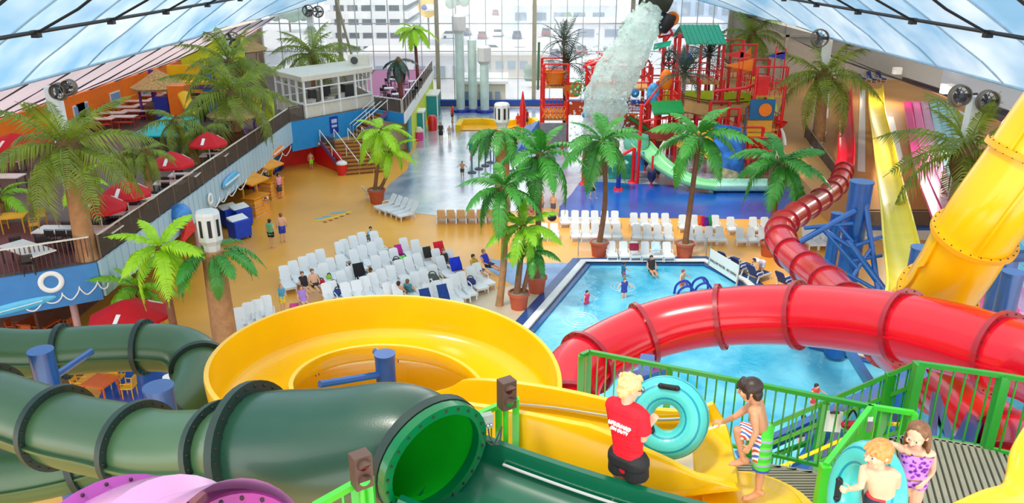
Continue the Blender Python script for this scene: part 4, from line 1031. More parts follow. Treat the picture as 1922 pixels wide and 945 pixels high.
# ---------------------------------------------------------------- inner tube rings
RINGM = mat('turquoise vinyl', (84, 208, 200), 0.35, var=0.04, coat=0.2, trans=0.15); RINGS = mat('dark teal stripe', (10, 140, 160), 0.4)
def ring(label, c, nrm, R, r_, spin):
    t = thing('swim_ring', label, 'inflatable ring', c, 0, None)
    n_ = Vector(nrm).normalized(); q = n_.to_track_quat('Z', 'Y').to_matrix() 
    b = MB(); N, Mm = 64, 40; o = len(b.v)
    for i in range(N):
        a = 2 * PI * i / N
        for k in range(Mm):
            bb = 2 * PI * k / Mm; rr = r_ * (1 + 0.012 * math.sin(a * 26) * (1 if 0.2 < abs(math.sin(bb)) else 0))
            b.v.append(Vector(c) + q @ Vector(((R + rr * math.cos(bb)) * math.cos(a), (R + rr * math.cos(bb)) * math.sin(a), rr * math.sin(bb))))
    dark = {3, 9, 10, 14}
    for i in range(N):
        for k in range(Mm):
            i2, k2 = (i + 1) % N, (k + 1) % Mm
            b.f.append([i * Mm + k, i2 * Mm + k, i2 * Mm + k2, i * Mm + k2]); b.mi.append(1 if k in (2, 7, 13) else 0)
    b.build('tube', [RINGM, RINGS], t)
    for tx, ty in spin:
        best = None
        for ia in range(72):
            for bb in (0.2, 0.5, 0.9, 1.3, 1.8, 2.3):
                a = 2 * PI * ia / 72; d0 = Vector((math.cos(a), math.sin(a), 0)); w_ = Vector(c) + q @ (d0 * (R + r_ * math.cos(bb)) + Vector((0, 0, r_ * math.sin(bb)))); x_, y_ = proj(w_); e_ = (x_ - tx) ** 2 + (y_ - ty) ** 2
                if best is None or e_ < best[0]: best = (e_, a, bb)
        a, bb = best[1:]; dirr = Vector((math.cos(a), math.sin(a), 0)); tang = Vector((-math.sin(a), math.cos(a), 0))
        p = dirr * (R + r_ * math.cos(bb)) + Vector((0, 0, r_ * math.sin(bb))); outn = dirr * math.cos(bb) + Vector((0, 0, math.sin(bb)))
        b = MB(); P_ = lambda s, h: Vector(c) + q @ (p + tang * s + outn * h)
        b.cap(P_(-0.085, 0.006), P_(0.085, 0.006), 0.03, 0.03); b.tube([P_(-0.085, 0.01), P_(-0.06, 0.05), P_(0.06, 0.05), P_(0.085, 0.01)], 0.018, 8); b.ball(P_(-0.08, 0.03), 0.028); b.ball(P_(0.08, 0.03), 0.028)
        b.build('handle', BLACK, t)
    return t
ring('turquoise inflatable ring held upright in the yellow slide beside the attendant', AY(1251, 784, 7.12), (-0.28, -0.86, 0.42), 0.285, 0.15, [(1219, 795), (1258, 724)])
ring('turquoise inflatable ring standing by the green rail next to the small boy', AY(1624, 932, 5.74), (-0.98, 0.0, 0.25), 0.345, 0.145, [(1588, 921)])
# ------------------------------------------------------------------ platform, rails and fittings
M_RAIL = mat('green railing paint', (30, 140, 36), 0.35, var=0.1, coat=0.3); M_RAILB = mat('bright green railing paint', (60, 190, 40), 0.35, var=0.08, coat=0.3)
M_GRATE = mat('grey fibreglass grating', (138, 134, 116), 0.6, var=0.1)
def railing(label, pts, h=1.0, m=M_RAIL, bal=0.12, mid=None, posts=None, pr=0.035, step=1.1, cat='railing', name='railing'):
    pts = [Vector(p) for p in pts]; c = sum(pts, Vector()) / len(pts); t = thing(name, label, cat, (c.x, c.y, c.z - h))
    dn = Vector((0, 0, 1)); b = MB()
    for a, e in zip(pts[:-1], pts[1:]): b.beam(a, e, 0.055, 0.05)
    b.build('top_rail', m, t)
    b = MB()
    for a, e in zip(pts[:-1], pts[1:]): b.beam(a - dn * (h - 0.1), e - dn * (h - 0.1), 0.04)
    b.build('bottom_rail', m, t)
    if mid:
        b = MB()
        for a, e in zip(pts[:-1], pts[1:]): b.beam(a - dn * mid, e - dn * mid, 0.045)
        b.build('mid_rail', m, t)
    pl = list(pts)
    for a, e in zip(pts[:-1], pts[1:]):
        n = max(1, round((e - a).length / step)); pl += [a.lerp(e, k / n) for k in range(1, n)]
    for p in pl:
        b = MB(); b.box(p - dn * (h / 2), (pr * 2, pr * 2, h)); b.build('post', m, t)
    for a, e in zip(pts[:-1], pts[1:]):
        n = max(2, round((e - a).length / bal))
        for k in range(1, n):
            p = a.lerp(e, k / n); b = MB(); b.box(p - dn * ((h - 0.1) / 2), (0.016, 0.016, h - 0.1)); b.build('baluster', m, t, smooth=False)
    return t
ZR = 10.76
def at(px, py, z): return G(px, py, z)
rA = [at(1091, 668, ZR), at(1106, 661, ZR), at(1420, 722, ZR), at(1635, 764, ZR)]
railing('long green railing behind the yellow slide and boy above the pool', rA, 1.0, M_RAIL, 0.115)
railing('short green railing with return rail beside the girl', [rA[-1], at(1716, 776, ZR)], 0.95, M_RAILB, 0.1)
railing('bright green railing running toward the near turquoise ring', [rA[-1], at(1550, 874, ZR)], 1.05, M_RAILB, 0.1, pr=0.05)
railing('green stair railing sloping down left over blue beams', [AY(1724, 681, 8.1), AY(1672, 703, 8.3), AY(1440, 803, 9.2)], 1.0, M_RAIL, 0.125, 0.3, pr=0.05)
railing('green railing along the right edge of the grating', [AY(1726, 683, 7.95), AY(1885, 706, 7.55), AY(1990, 724, 7.2)], 1.02, M_RAIL, 0.125, pr=0.05)
railing('lower green stair railing with small bars beneath blue beams', [AY(1600, 800, 8.9), AY(1435, 862, 9.2)], 0.7, M_RAIL, 0.12)
railing('green railing under the traffic light at bottom centre', [D(590, 952, 5.7), D(668, 908, 5.9), D(692, 900, 5.9)], 0.9, M_RAILB, 0.12)
railing('green railing beside the green slide mouth below traffic light', [D(893, 781, 7.8), D(936, 762, 8.0), D(968, 748, 8.15)], 0.95, M_RAILB, 0.12)
t = thing('handrail', 'yellow pipe handrail beside the green stair', 'handrail', AY(1580, 830, 8.4)); b = MB()
b.tube([AY(1440, 888, 8.9), AY(1580, 826, 8.6), AY(1640, 795, 8.4), AY(1708, 798, 8.2)], 0.025, 8); b.build('pipe', YELP, t)
b = MB()
for px, py in ((1480, 870), (1640, 795)): p = AY(px, py, 8.6); b.cyl(p, p - Vector((0, 0, 0.5)), 0.015)
b.build('bracket', YELP, t)
def grating(label, poly, z, ang, pitch=0.055, w=0.03):
    c = sum((Vector((p[0], p[1], 0)) for p in poly), Vector()) / len(poly); t = thing('platform_grating', label, 'grating', (c.x, c.y, z))
    d = Vector((math.cos(ang), math.sin(ang), 0)); nrm = Vector((-d.y, d.x, 0)); b = MB()
    P = [Vector((p[0], p[1], 0)) for p in poly]; lo = min(p.dot(nrm) for p in P); hi = max(p.dot(nrm) for p in P); s = lo + pitch / 2
    while s < hi:
        xs = []
        for a, e in zip(P, P[1:] + P[:1]):
            da, de = a.dot(nrm) - s, e.dot(nrm) - s
            if da * de < 0: xs.append((a.lerp(e, da / (da - de))).dot(d))
        xs.sort()
        for k in range(0, len(xs) - 1, 2):
            a = nrm * s + d * xs[k]; e = nrm * s + d * xs[k + 1]; b.beam(a + Vector((0, 0, z - 0.02)), e + Vector((0, 0, z - 0.02)), w, 0.04)
        s += pitch
    b.build('slats', M_GRATE, t, smooth=False)
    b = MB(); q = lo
    b.prism([(p.x, p.y) for p in P], z - 0.075, z - 0.05); b.build('tray', mat('shaded grey tray', (86, 84, 74), 0.7), t, smooth=False)  # dark sheet painted as the shade seen between slats
    b = MB()
    for a, e in zip(P, P[1:] + P[:1]): b.beam(a + Vector((0, 0, z - 0.05)), e + Vector((0, 0, z - 0.05)), 0.05, 0.1)
    b.build('edge_frame', M_GRATE, t, smooth=False)
    return t
A1 = at(1550, 874, ZR); A0 = rA[-1]
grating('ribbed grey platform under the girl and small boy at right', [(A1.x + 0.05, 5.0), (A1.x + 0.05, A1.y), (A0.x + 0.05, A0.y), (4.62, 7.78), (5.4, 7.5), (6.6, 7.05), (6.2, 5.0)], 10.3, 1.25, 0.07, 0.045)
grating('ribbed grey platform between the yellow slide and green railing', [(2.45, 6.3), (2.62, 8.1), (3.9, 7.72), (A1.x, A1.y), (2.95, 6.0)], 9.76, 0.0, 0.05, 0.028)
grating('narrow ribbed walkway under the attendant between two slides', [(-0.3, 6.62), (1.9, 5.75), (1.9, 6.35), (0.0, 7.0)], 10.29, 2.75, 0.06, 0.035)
b = MB(); p = J['anL'].copy(); b.box((p.x, p.y, 10.4), (0.7, 0.6, 0.16)); o = b.build('step_block', M_GRATE); tag(o, 'low grey step under the small boy', 'step')
# things hanging on the rail
p = AY(1563, 792, 7.86); t = thing('clipboard', 'white clipboard hanging from the green railing beside red bag', 'clipboard', p)
b = MB(); b.box(p, (0.2, 0.012, 0.27), M=Matrix.Rotation(-0.15, 3, 'Z')); b.build('sheet', WHITE, t)
b = MB(); b.box(p + Vector((0, -0.012, 0.13)), (0.1, 0.02, 0.03)); b.build('clip', DGREY, t)
b = MB(); b.tube([p + Vector((0, 0, 0.14)), p + Vector((0.01, 0.02, 0.24))], 0.006); b.build('cord', mat('pink cord', (230, 120, 120), 0.6), t)
p = AY(1597, 795, 7.78); t = thing('rescue_pack', 'red waist pack with strap hanging from the green railing', 'bag', p)
mb = MB(); mb.cap(p + Vector((-0.06, 0, -0.02)), p + Vector((0.06, 0, -0.02)), 0.05, 0.05); mb.cap(p + Vector((0, 0, -0.05)), p + Vector((0.02, 0, -0.06)), 0.05, 0.05); soft(t, 'pouch', mb, mat('dark red nylon', (170, 20, 40), 0.6), 0.01)
b = MB(); b.tube(catmull([p + Vector((-0.08, 0, 0.0)), p + Vector((-0.04, 0, 0.1)), p + Vector((0.0, 0, 0.17)), p + Vector((0.05, 0, 0.1)), p + Vector((0.09, 0, 0.0))], 4), 0.012); b.build('strap', BLACK, t)
b = MB(); b.tube([p + Vector((-0.1, -0.045, -0.02)), p + Vector((0.1, -0.045, -0.02))], 0.006); b.build('zip', BLACK, t)
p = AY(1630, 800, 7.6); t = thing('junction_box', 'small grey switch box on the green railing near clipboard', 'box', p)
b = MB(); b.box(p, (0.075, 0.05, 0.13)); b.build('case', mat('grey plastic', (120, 122, 122), 0.5), t); b = MB(); b.box(p + Vector((0, 0, 0.09)), (0.06, 0.03, 0.06)); b.build('label_plate', WHITE, t)
p = D(912, 790, 7.5); t = thing('junction_box', 'grey electrical box with cables beside the green slide mouth', 'box', p)
b = MB(); b.box(p, (0.13, 0.07, 0.14), rz=0.4); b.build('case', mat('light grey plastic', (150, 160, 150), 0.5), t)
for dx in (-0.03, 0.02):
    b = MB(); b.tube(catmull([p + Vector((dx, 0, -0.07)), p + Vector((dx + 0.02, 0, -0.2)), p + Vector((dx + 0.1, 0.02, -0.28)), p + Vector((0.15, 0.05, -0.1))], 4), 0.008); b.build('cable', DGREY, t)
b = MB(); b.ball(p + Vector((0.02, -0.045, -0.03)), 0.015); b.ball(p + Vector((0.05, -0.03, -0.03)), 0.015); b.build('gland', STEEL, t)
M_TL = mat('brown traffic light housing', (86, 62, 50), 0.5)
def signal(label, p, rz, s, green_on):
    t = thing('traffic_light', label, 'traffic light', p, rz); b = MB(); b.box((0, 0, 0), (0.16 * s, 0.13 * s, 0.32 * s)); b.build('housing', M_TL, t, world=False)
    for k, (z, m) in enumerate(((0.075, mat('dark red lens', (70, 16, 16), 0.2)), (-0.075, mat('green lens', (30, 160, 50), 0.2, emit=(40, 255, 70, 1.2 if green_on else 0.1)) if green_on else mat('dim green lens', (20, 130, 50), 0.2)))):
        b = MB(); b.ball((0, -0.066 * s, z * s), (0.05 * s, 0.02 * s, 0.05 * s), 14, 8); b.build('lens', m, t, world=False)
        b = MB(); vs = []; 
        for i in range(13):
            a = PI * (-0.1 + 1.2 * i / 12); b.v += [Vector((math.cos(a) * 0.06 * s, -0.065 * s, z * s + math.sin(a) * 0.06 * s)), Vector((math.cos(a) * 0.058 * s, (-0.065 - 0.08 * math.sin(max(0, min(PI, a))) - 0.01) * s, z * s + math.sin(a) * 0.058 * s))]
        for i in range(12): b.f.append([2 * i, 2 * i + 1, 2 * i + 3, 2 * i + 2]); b.mi.append(0)
        b.build('visor', M_TL, t, world=False)
    b = MB(); b.cyl((0, 0.02, -0.16 * s), (0, 0.02, -0.6 * s), 0.03 * s); b.build('mast', M_RAILB, t, world=False)
    return t
signal('brown traffic light with green lens above the green slide mouth', D(951, 739, 7.7), 0.55, 0.95, False)
signal('brown traffic light glowing green at bottom centre before slide mouth', D(678, 882, 5.75), 0.6, 0.85, True)
# ------------------------------------------------------------------ palms
LEAF = {'deep': mat('deep palm leaf', (132, 150, 44), 0.4, var=0.4, scale=1.2, trans=0.3), 'lit': mat('lit palm leaf', (138, 196, 36), 0.35, var=0.3, scale=1.0, trans=0.3),  # the lit entry has light on the fronds put into its colour
        'green': mat('fresh palm leaf', (66, 146, 48), 0.35, var=0.35, scale=1.0, trans=0.2), 'lime': mat('lime palm leaf', (176, 226, 36), 0.35, var=0.2, scale=1.0, trans=0.3), 'dark': mat('dark grey green leaf', (52, 74, 58), 0.5, var=0.3, scale=2)}
M_TRUNK = mat('tan palm trunk', (176, 128, 84), 0.8, var=0.2, scale=3, bump=0.5, bscale=14); M_TRUNKR = mat('red brown pole', (112, 48, 40), 0.5, var=0.1)
M_TRUNKB = mat('brown palm trunk', (134, 86, 56), 0.8, var=0.2, scale=4, bump=0.4, bscale=18)
def frond_mesh(name, m, L, droop, lw, ll, n, hang=0.5, seed=0):
    rnd = random.Random(seed); b = MB(); P = []
    for k in range(13):
        t = k / 12; P.append(Vector((L * (t - 0.12 * droop * t * t), 0, L * (0.28 * t - droop * 0.62 * t * t))))
    b.tube(P, [0.03 * L / 3 * (1 - 0.8 * k / 12) + 0.004 for k in range(13)], 5)
    def at(t):
        x = t * 12; i = min(11, int(x)); return P[i].lerp(P[i + 1], x - i), (P[i + 1] - P[i]).normalized()
    for k in range(n):
        t = 0.10 + 0.9 * (k + 0.5) / n; p, T = at(t); s = math.sin(PI * min(1, 0.12 + t * 0.95)) ** 0.6
        for sd in (-1, 1):
            l = ll * s * rnd.uniform(0.85, 1.1); a = 0.75 - 0.25 * t + rnd.uniform(-0.08, 0.08)
            d = (T * math.sin(a) * 0.9 + Vector((0, sd, 0)) * math.cos(a) + Vector((0, 0, 0.25 - 0.15 * rnd.random()))).normalized()
            q1 = p + d * l * 0.5; q2 = p + d * l * 0.95 - Vector((0, 0, hang * l * rnd.uniform(0.7, 1.2))); wv = T * lw * 0.5
            b.add([p - wv * 0.7, p + wv * 0.7, q1 + wv + Vector((0, 0, 0.0)), q1 - wv, q2], [(0, 1, 2, 3), (3, 2, 4)])
    return b.mesh(name, m, 60)
def blade_mesh(name, m, L, droop, w, seed=0):
    """a broad leaf with a notched edge"""
    rnd = random.Random(seed); b = MB(); N = 26; vs = []; fs = []
    for k in range(N + 1):
        t = k / N; c = Vector((L * (t - 0.15 * droop * t * t), 0, L * (0.34 * t - droop * 0.8 * t * t))); ww = w * (math.sin(PI * (0.06 + 0.94 * t)) ** 0.65) * (1 + (0.18 if k % 2 else -0.12))
        dz = -0.35 * ww
        vs += [c, c + Vector((0.06 * L * (k % 2), ww, dz)), c + Vector((0.06 * L * (k % 2), -ww, dz))]
    for k in range(N):
        a = 3 * k; fs += [(a, a + 1, a + 4, a + 3), (a, a + 3, a + 5, a + 2)]
    b.add(vs, fs); P = [Vector((L * (t - 0.15 * droop * t * t), 0, L * (0.34 * t - droop * 0.8 * t * t) + 0.01)) for t in [i / 8 for i in range(9)]]
    b.tube(P, [0.02 * L * (1 - 0.8 * i / 8) + 0.003 for i in range(9)], 5)
    return b.mesh(name, m, 60)
FR = {}
for c in LEAF:
    FR[('feather', c)] = [frond_mesh('frond', LEAF[c], 3.0, d_, 0.06, 0.6, 34, h_, 5 + i) for i, (d_, h_) in enumerate(((0.65, 0.7), (0.95, 0.9), (1.2, 1.0)))]
    FR[('broad', c)] = [frond_mesh('frond', LEAF[c], 2.0, d_, 0.095, 0.44, 28, h_, 9 + i) for i, (d_, h_) in enumerate(((0.8, 0.45), (1.1, 0.6), (1.4, 0.7)))]
    FR[('spiky', c)] = [frond_mesh('frond', LEAF[c], 1.6, d_, 0.05, 0.3, 14, 0.2, 15 + i) for i, d_ in enumerate((0.15, 0.5, 0.9))]
def palm(label, base, top, r0, r1, kind, colr, size, n, trunk=M_TRUNK, group=None, el=(62, -38), bend=0.0, seed=1, name='palm_tree', collar=None, skip_trunk=False):
    """base and top are world points; fronds radiate from the top"""
    base, top = Vector(base), Vector(top); t = thing(name, label, 'palm tree', base, 0, group); rnd = random.Random(seed)
    if not skip_trunk:
        P = []
        for k in range(11):
            u = k / 10; p = base.lerp(top, u); p.x += bend * math.sin(PI * u); P.append(p)
        b = MB(); b.tube(P, [lerp(r0, r1, k / 10) * (1.12 if k == 0 else 1) for k in range(11)], 12)
        b.build('trunk', trunk, t)
        b = MB(); b.lathe([(r1 * 1.0, -r1 * 3), (r1 * 1.9, -r1 * 1.0), (r1 * 1.7, r1 * 1.2), (r1 * 0.4, r1 * 2.6)], top, 10); b.build('crown_shaft', mat('crown fibre', (110, 84, 44), 0.9, var=0.4, scale=20), t)
    ms = FR[(kind, colr)]; az = rnd.random() * 6
    for k in range(n):
        az += 2.39996; u = (k + 0.5) / n; e = math.radians(lerp(el[0], el[1], u ** 0.85) + rnd.uniform(-7, 7)); s = size * rnd.uniform(0.88, 1.1) * (0.75 if u < 0.15 else 1)
        m = ms[0 if u < 0.3 else (1 if u < 0.7 else 2)]
        R = Matrix.Rotation(az, 4, 'Z') @ Matrix.Rotation(-e, 4, 'Y') @ Matrix.Rotation(rnd.uniform(-0.3, 0.3), 4, 'X') @ Matrix.Scale(s, 4)
        M = Matrix.Translation(top - base + Vector((0, 0, r1 * 1.0))) @ R
        inst(m, 'frond', t, M)
    return t
def palm_px(label, b_px, t_px, zb, r0, r1, *a, Yoff=0.0, **k):
    B = G(*b_px, zb); T = AY(*t_px, B.y + Yoff); return palm(label, B, T, r0, r1, *a, **k)
# mezzanine palms
palm_px('large palm at the front corner of the mezzanine deck beside railing', (165, 486), (128, 292), 3.8, 0.42, 0.30, 'feather', 'deep', 1.2, 22, seed=3, el=(66, -44))
palm_px('tall palm on the mezzanine nearest the long side railing', (447, 275), (437, 185), 3.8, 0.34, 0.26, 'feather', 'deep', 1.6, 18, seed=4)
palm_px('palm behind the tall deck palm with crown near the thatched hut', (452, 255), (432, 125), 3.8, 0.3, 0.24, 'feather', 'deep', 1.45, 16, seed=5, Yoff=2)
palm_px('palm standing behind the white framed kitchen roof', (592, 180), (588, 108), 3.8, 0.34, 0.28, 'feather', 'deep', 1.6, 17, seed=6)
palm_px('drooping dark palm with leaning trunk behind the red umbrellas', (372, 308), (332, 232), 3.8, 0.24, 0.18, 'feather', 'deep', 0.9, 15, seed=7, el=(40, -60))
palm_px('drooping dark palm to the right of the leaning one', (377, 306), (378, 250), 3.8, 0.22, 0.17, 'feather', 'deep', 0.8, 14, seed=8, el=(40, -60))
palm_px('small drooping palm behind the front corner palm crown', (282, 390), (275, 288), 3.8, 0.2, 0.15, 'feather', 'deep', 0.62, 12, seed=9, el=(30, -65))
palm_px('small drooping palm left of its twin behind the corner palm', (250, 392), (238, 292), 3.8, 0.2, 0.15, 'feather', 'deep', 0.6, 12, seed=10, el=(30, -65))
palm_px('bright banana-like palm low behind the front corner trunk', (150, 420), (150, 345), 3.8, 0.12, 0.09, 'broad', 'lime', 0.8, 9, seed=12)
palm_px('green leafy palm at the far left edge of the deck', (10, 420), (2, 372), 3.8, 0.1, 0.08, 'broad', 'lit', 0.9, 10, seed=13)
palm_px('bright green palm on a thin trunk on the pink terrace', (785, 160), (778, 58), 3.8, 0.17, 0.13, 'broad', 'lime', 1.25, 12, trunk=M_TRUNKR, seed=14, el=(30, -40))
palm_px('stubby dark palm with hanging leaves beside the terrace railing', (755, 205), (748, 118), 3.8, 0.2, 0.18, 'broad', 'dark', 0.95, 16, trunk=M_TRUNKR, seed=15, el=(10, -75))
# right side big palms
palm_px('large palm at the right behind the yellow tube slide', (1772, 500), (1812, 300), 0.0, 0.5, 0.38, 'feather', 'deep', 1.75, 18, seed=16, el=(70, -42))
palm_px('large palm beside the red run-out in front of the terrace fan', (1535, 268), (1546, 152), 1.5, 0.5, 0.38, 'feather', 'deep', 1.75, 17, seed=17, el=(60, -50))
palm_px('palm above the play tower flags against the beige wall', (1398, 215), (1412, 72), 0.0, 0.4, 0.32, 'feather', 'deep', 1.55, 15, seed=18, Yoff=2)
# potted palms around the pools
def pot(label, px, py, s=1.0, group=None):
    p = G(px, py); t = thing('plant_pot', label, 'flower pot', p, 0, group); b = MB()
    b.lathe([(0.001, 0), (0.44 * s, 0), (0.56 * s, 0.85 * s), (0.63 * s, 0.87 * s), (0.63 * s, 1.0 * s), (0.53 * s, 1.0 * s), (0.52 * s, 0.92 * s)], p, 22); b.build('bowl', TERRA, t)
    b = MB(); b.lathe([(0.001, 0.96 * s), (0.525 * s, 0.92 * s)], p, 22); b.build('gravel', SOIL, t); return p
def potted(pots, label, px, py, s, palms):
    p = pot(pots, px, py, s)
    for (lab, dx, dy, tpx, kind, colr, size, n, rr, kw) in palms:
        B = p + Vector((dx, dy, 0.92 * s)); T = AY(tpx[0], tpx[1], p.y + kw.pop('Yo', 0.0)); palm(lab, B, T, rr, rr * 0.75, kind, colr, size, n, **kw)
potted('terracotta pot at the edge of the splash pad near stairs', '', 708, 381, 0.95, [
    ('lime palm with taller trunk in the pot near the stairs', -0.1, 0, (715, 248), 'broad', 'lime', 1.25, 12, 0.13, dict(seed=21, trunk=M_TRUNKB, el=(40, -35))),
    ('lime palm with shorter leaning trunk in the pot near the stairs', 0.2, 0.1, (733, 287), 'broad', 'lime', 1.0, 11, 0.12, dict(seed=22, trunk=M_TRUNKB, bend=0.2))])
potted('terracotta pot nearest the viewer on the pale walk', '', 974, 579, 0.82, [
    ('green palm on a straight trunk in the nearest pot', -0.1, 0, (983, 432), 'broad', 'lit', 1.05, 13, 0.15, dict(seed=23, trunk=M_TRUNKB)),
    ('shorter green palm leaning right in the nearest pot', 0.2, 0.1, (998, 478), 'broad', 'green', 0.72, 11, 0.11, dict(seed=24, trunk=M_TRUNKB))])
potted('terracotta pot just behind the nearest one', '', 1007, 548, 0.82, [
    ('tall green palm rising from the second pot by the pool', 0, 0, (1014, 296), 'broad', 'green', 1.35, 14, 0.16, dict(seed=25, trunk=M_TRUNKB)), ])
potted('terracotta pot at the left end of the poolside chair row', '', 1124, 480, 0.85, [
    ('curved palm in the pot left of the poolside chairs', 0, 0, (1130, 270), 'broad', 'green', 1.45, 14, 0.15, dict(seed=26, trunk=M_TRUNKB, bend=0.25)), ])
potted('terracotta pot at the right end of the poolside chair row', '', 1284, 483, 0.85, [
    ('leaning palm in the pot right of the poolside chairs', 0, 0, (1312, 262), 'broad', 'green', 1.5, 14, 0.16, dict(seed=27, trunk=M_TRUNKB)), ])
potted('terracotta pot behind the red tube among the loungers', '', 1441, 480, 0.8, [
    ('bushy palm in the pot near the far red tube', 0, 0, (1466, 312), 'broad', 'green', 1.55, 16, 0.16, dict(seed=28, trunk=M_TRUNKB)), ])
palm_px('slender palm with bent trunk beside the tan lantern pillar', (937, 574), (944, 360), 0, 0.17, 0.13, 'broad', 'green', 1.25, 13, seed=29, trunk=M_TRUNK, bend=0.15)
palm_px('thin palm left of the nearer lantern pillar over the fascia', (340, 690), (300, 472), 0, 0.17, 0.11, 'broad', 'lime', 1.15, 13, seed=31, trunk=M_TRUNKB)
palm_px('low leaning palm in front of the red umbrella under the fascia', (312, 640), (258, 545), 0, 0.13, 0.1, 'broad', 'lit', 1.0, 13, seed=32, trunk=M_TRUNKB)
# pillars with lanterns and a collar of leaves
M_LAMP = mat('off white lantern', (214, 212, 206), 0.5, var=0.04)
def pillar(label, B, ztop, r, colr, seed, size, mt):
    t = thing('lantern_pillar', label, 'pillar', B); b = MB(); b.tube([B, Vector((B.x, B.y, ztop))], [r * 1.1, r * 0.9], 18); b.build('column', mt, t)
    k = r / 0.45; b = MB(); Z = ztop
    b.lathe([(0.3 * k, 0), (0.33 * k, 0.25 * k), (0.46 * k, 0.45 * k), (0.46 * k, 1.45 * k), (0.40 * k, 1.55 * k), (0.001, 1.58 * k)], (B.x, B.y, Z), 8); b.build('lantern', M_LAMP, t, ang=20)
    for q in range(8):
        a = 2 * PI * (q + 0.5) / 8; rr = 0.46 * k * math.cos(PI / 8); c = Vector((B.x + math.cos(a) * rr, B.y + math.sin(a) * rr, Z + 0.95 * k))
        b = MB(); b.box(c, (0.02, 0.13 * k, 0.66 * k), rz=a); b.build('slot', BLACK, t)
        for j in range(4): pass
    rnd = random.Random(seed)
    for q in range(14):
        a = 2 * PI * q / 14 + rnd.uniform(-0.15, 0.15); e = math.radians(rnd.uniform(-38, 8)); ms = FR[('broad', colr)]
        inst(ms[q % 3], 'frond', t, Matrix.Translation(Vector((math.cos(a) * r * 0.8, math.sin(a) * r * 0.8, ztop - B.z - 0.05))) @ Matrix.Rotation(a, 4, 'Z') @ Matrix.Rotation(-e, 4, 'Y') @ Matrix.Scale(size * rnd.uniform(0.9, 1.1), 4))
    return t
Bp = G(428, 675); pillar('thick tan pillar with white lantern and palm collar by the fascia', Bp, AY(393, 470, Bp.y).z, 0.46, 'green', 41, 1.0, M_TRUNK)
Bp = G(943, 398); pillar('tan pillar with cream lantern and palm collar beside splash pad', Bp, AY(940, 242, Bp.y).z, 0.46, 'green', 42, 1.35, M_TRUNK)
# thin red-brown pole palms of the play structure
for k, (lab, bp, tp, sz, n) in enumerate((('grey green spiky palm on a dark pole left of the water drop', (1060, 268), (1058, 80), 1.5, 22), ('lower spiky palm tier on the dark pole left of the water drop', (1064, 268), (1066, 122), 1.7, 20),
        ('spiky dark palm on a thin pole in front of the play tower', (1271, 318), (1284, 142), 1.7, 26), ('spiky dark palm on a thin pole behind the green awning', (1328, 260), (1332, 106), 1.8, 26), ('small dark spiky palm near the upper green roof', (1258, 215), (1255, 110), 1.0, 16))):
    palm_px(lab, bp, tp, 0, 0.13, 0.1, 'spiky', 'dark', sz, n, trunk=M_TRUNKR, seed=50 + k, el=(80, -30))
# ------------------------------------------------------------------ mezzanine fittings
M_MESH = see_through('brown mesh panel', (96, 84, 74), 0.6, 0.4, 0.02); M_TOPR = mat('pale handrail', (226, 218, 204), 0.5)
def deck_rail(label, pts, h=1.05, step=1.9, panel=True, bal=0, m=M_TOPR, mb_=None):
    pts = [Vector(p) for p in pts]; c = sum(pts, Vector()) / len(pts); t = thing('railing', label, 'railing', (c.x, c.y, pts[0].z)); up = Vector((0, 0, h))
    b = MB()
    for a, e in zip(pts[:-1], pts[1:]): b.beam(a + up, e + up, 0.07, 0.06)
    b.build('top_rail', m, t)
    for a, e in zip(pts[:-1], pts[1:]):
        n = max(1, round((e - a).length / step))
        for k in range(n + 1):
            p = a.lerp(e, k / n); b = MB(); b.box(p + up / 2, (0.06, 0.06, h)); b.build('post', mb_ or mat('brown post', (120, 96, 76), 0.6), t, smooth=False)
        if panel:
            for k in range(n):
                p, q = a.lerp(e, (k + 0.03) / n), a.lerp(e, (k + 0.97) / n); b = MB(); b.plate([p + up * 0.08, q + up * 0.08, q + up * 0.92, p + up * 0.92], (e - a).cross(up).normalized() * 0.015); b.build('mesh_panel', M_MESH, t, smooth=False)
        if bal:
            n = min(98, max(2, round((e - a).length / bal)))
            for k in range(1, n): p = a.lerp(e, k / n); b = MB(); b.box(p + up / 2, (0.03, 0.03, h)); b.build('baluster', mat('maroon bar', (110, 70, 64), 0.6), t, smooth=False)
    return t
deck_rail('long mezzanine railing with brown mesh panels above the pale blue fascia', [(-16.75, 30.1, ZD), (-16.4, 57.7, ZD)])
deck_rail('front mezzanine railing of maroon bars above the blue fascia with ring', [(-16.95, 29.85, ZD), (-22.4, 26.75, ZD), (-26.5, 25.9, ZD)], panel=False, bal=0.16)
deck_rail('pale terrace railing running back to the glass wall', [(-8.5, 61.6, ZD), (-8.5, 85.7, ZD)], m=WHITE, mb_=OFFW)
deck_rail('pale railing at the head of the stairs', [(-11.0, 63.2, ZD), (-8.6, 61.5, ZD)], m=WHITE, mb_=OFFW)
deck_rail('dark railing on the bend beside the white kitchen', [(-16.4, 58.0, ZD), (-15.6, 59.0, ZD)], m=DGREY, mb_=DGREY)
deck_rail('metal barrier along the right terrace edge', [G(1510, 258, 1.7), G(1566, 338, 0.9)], m=STEEL, mb_=DGREY)
deck_rail('grey barrier across the front of the right terrace', [(20, 43.2, 0.65), (24, 43.2, 0.65)], m=DGREY, mb_=DGREY)
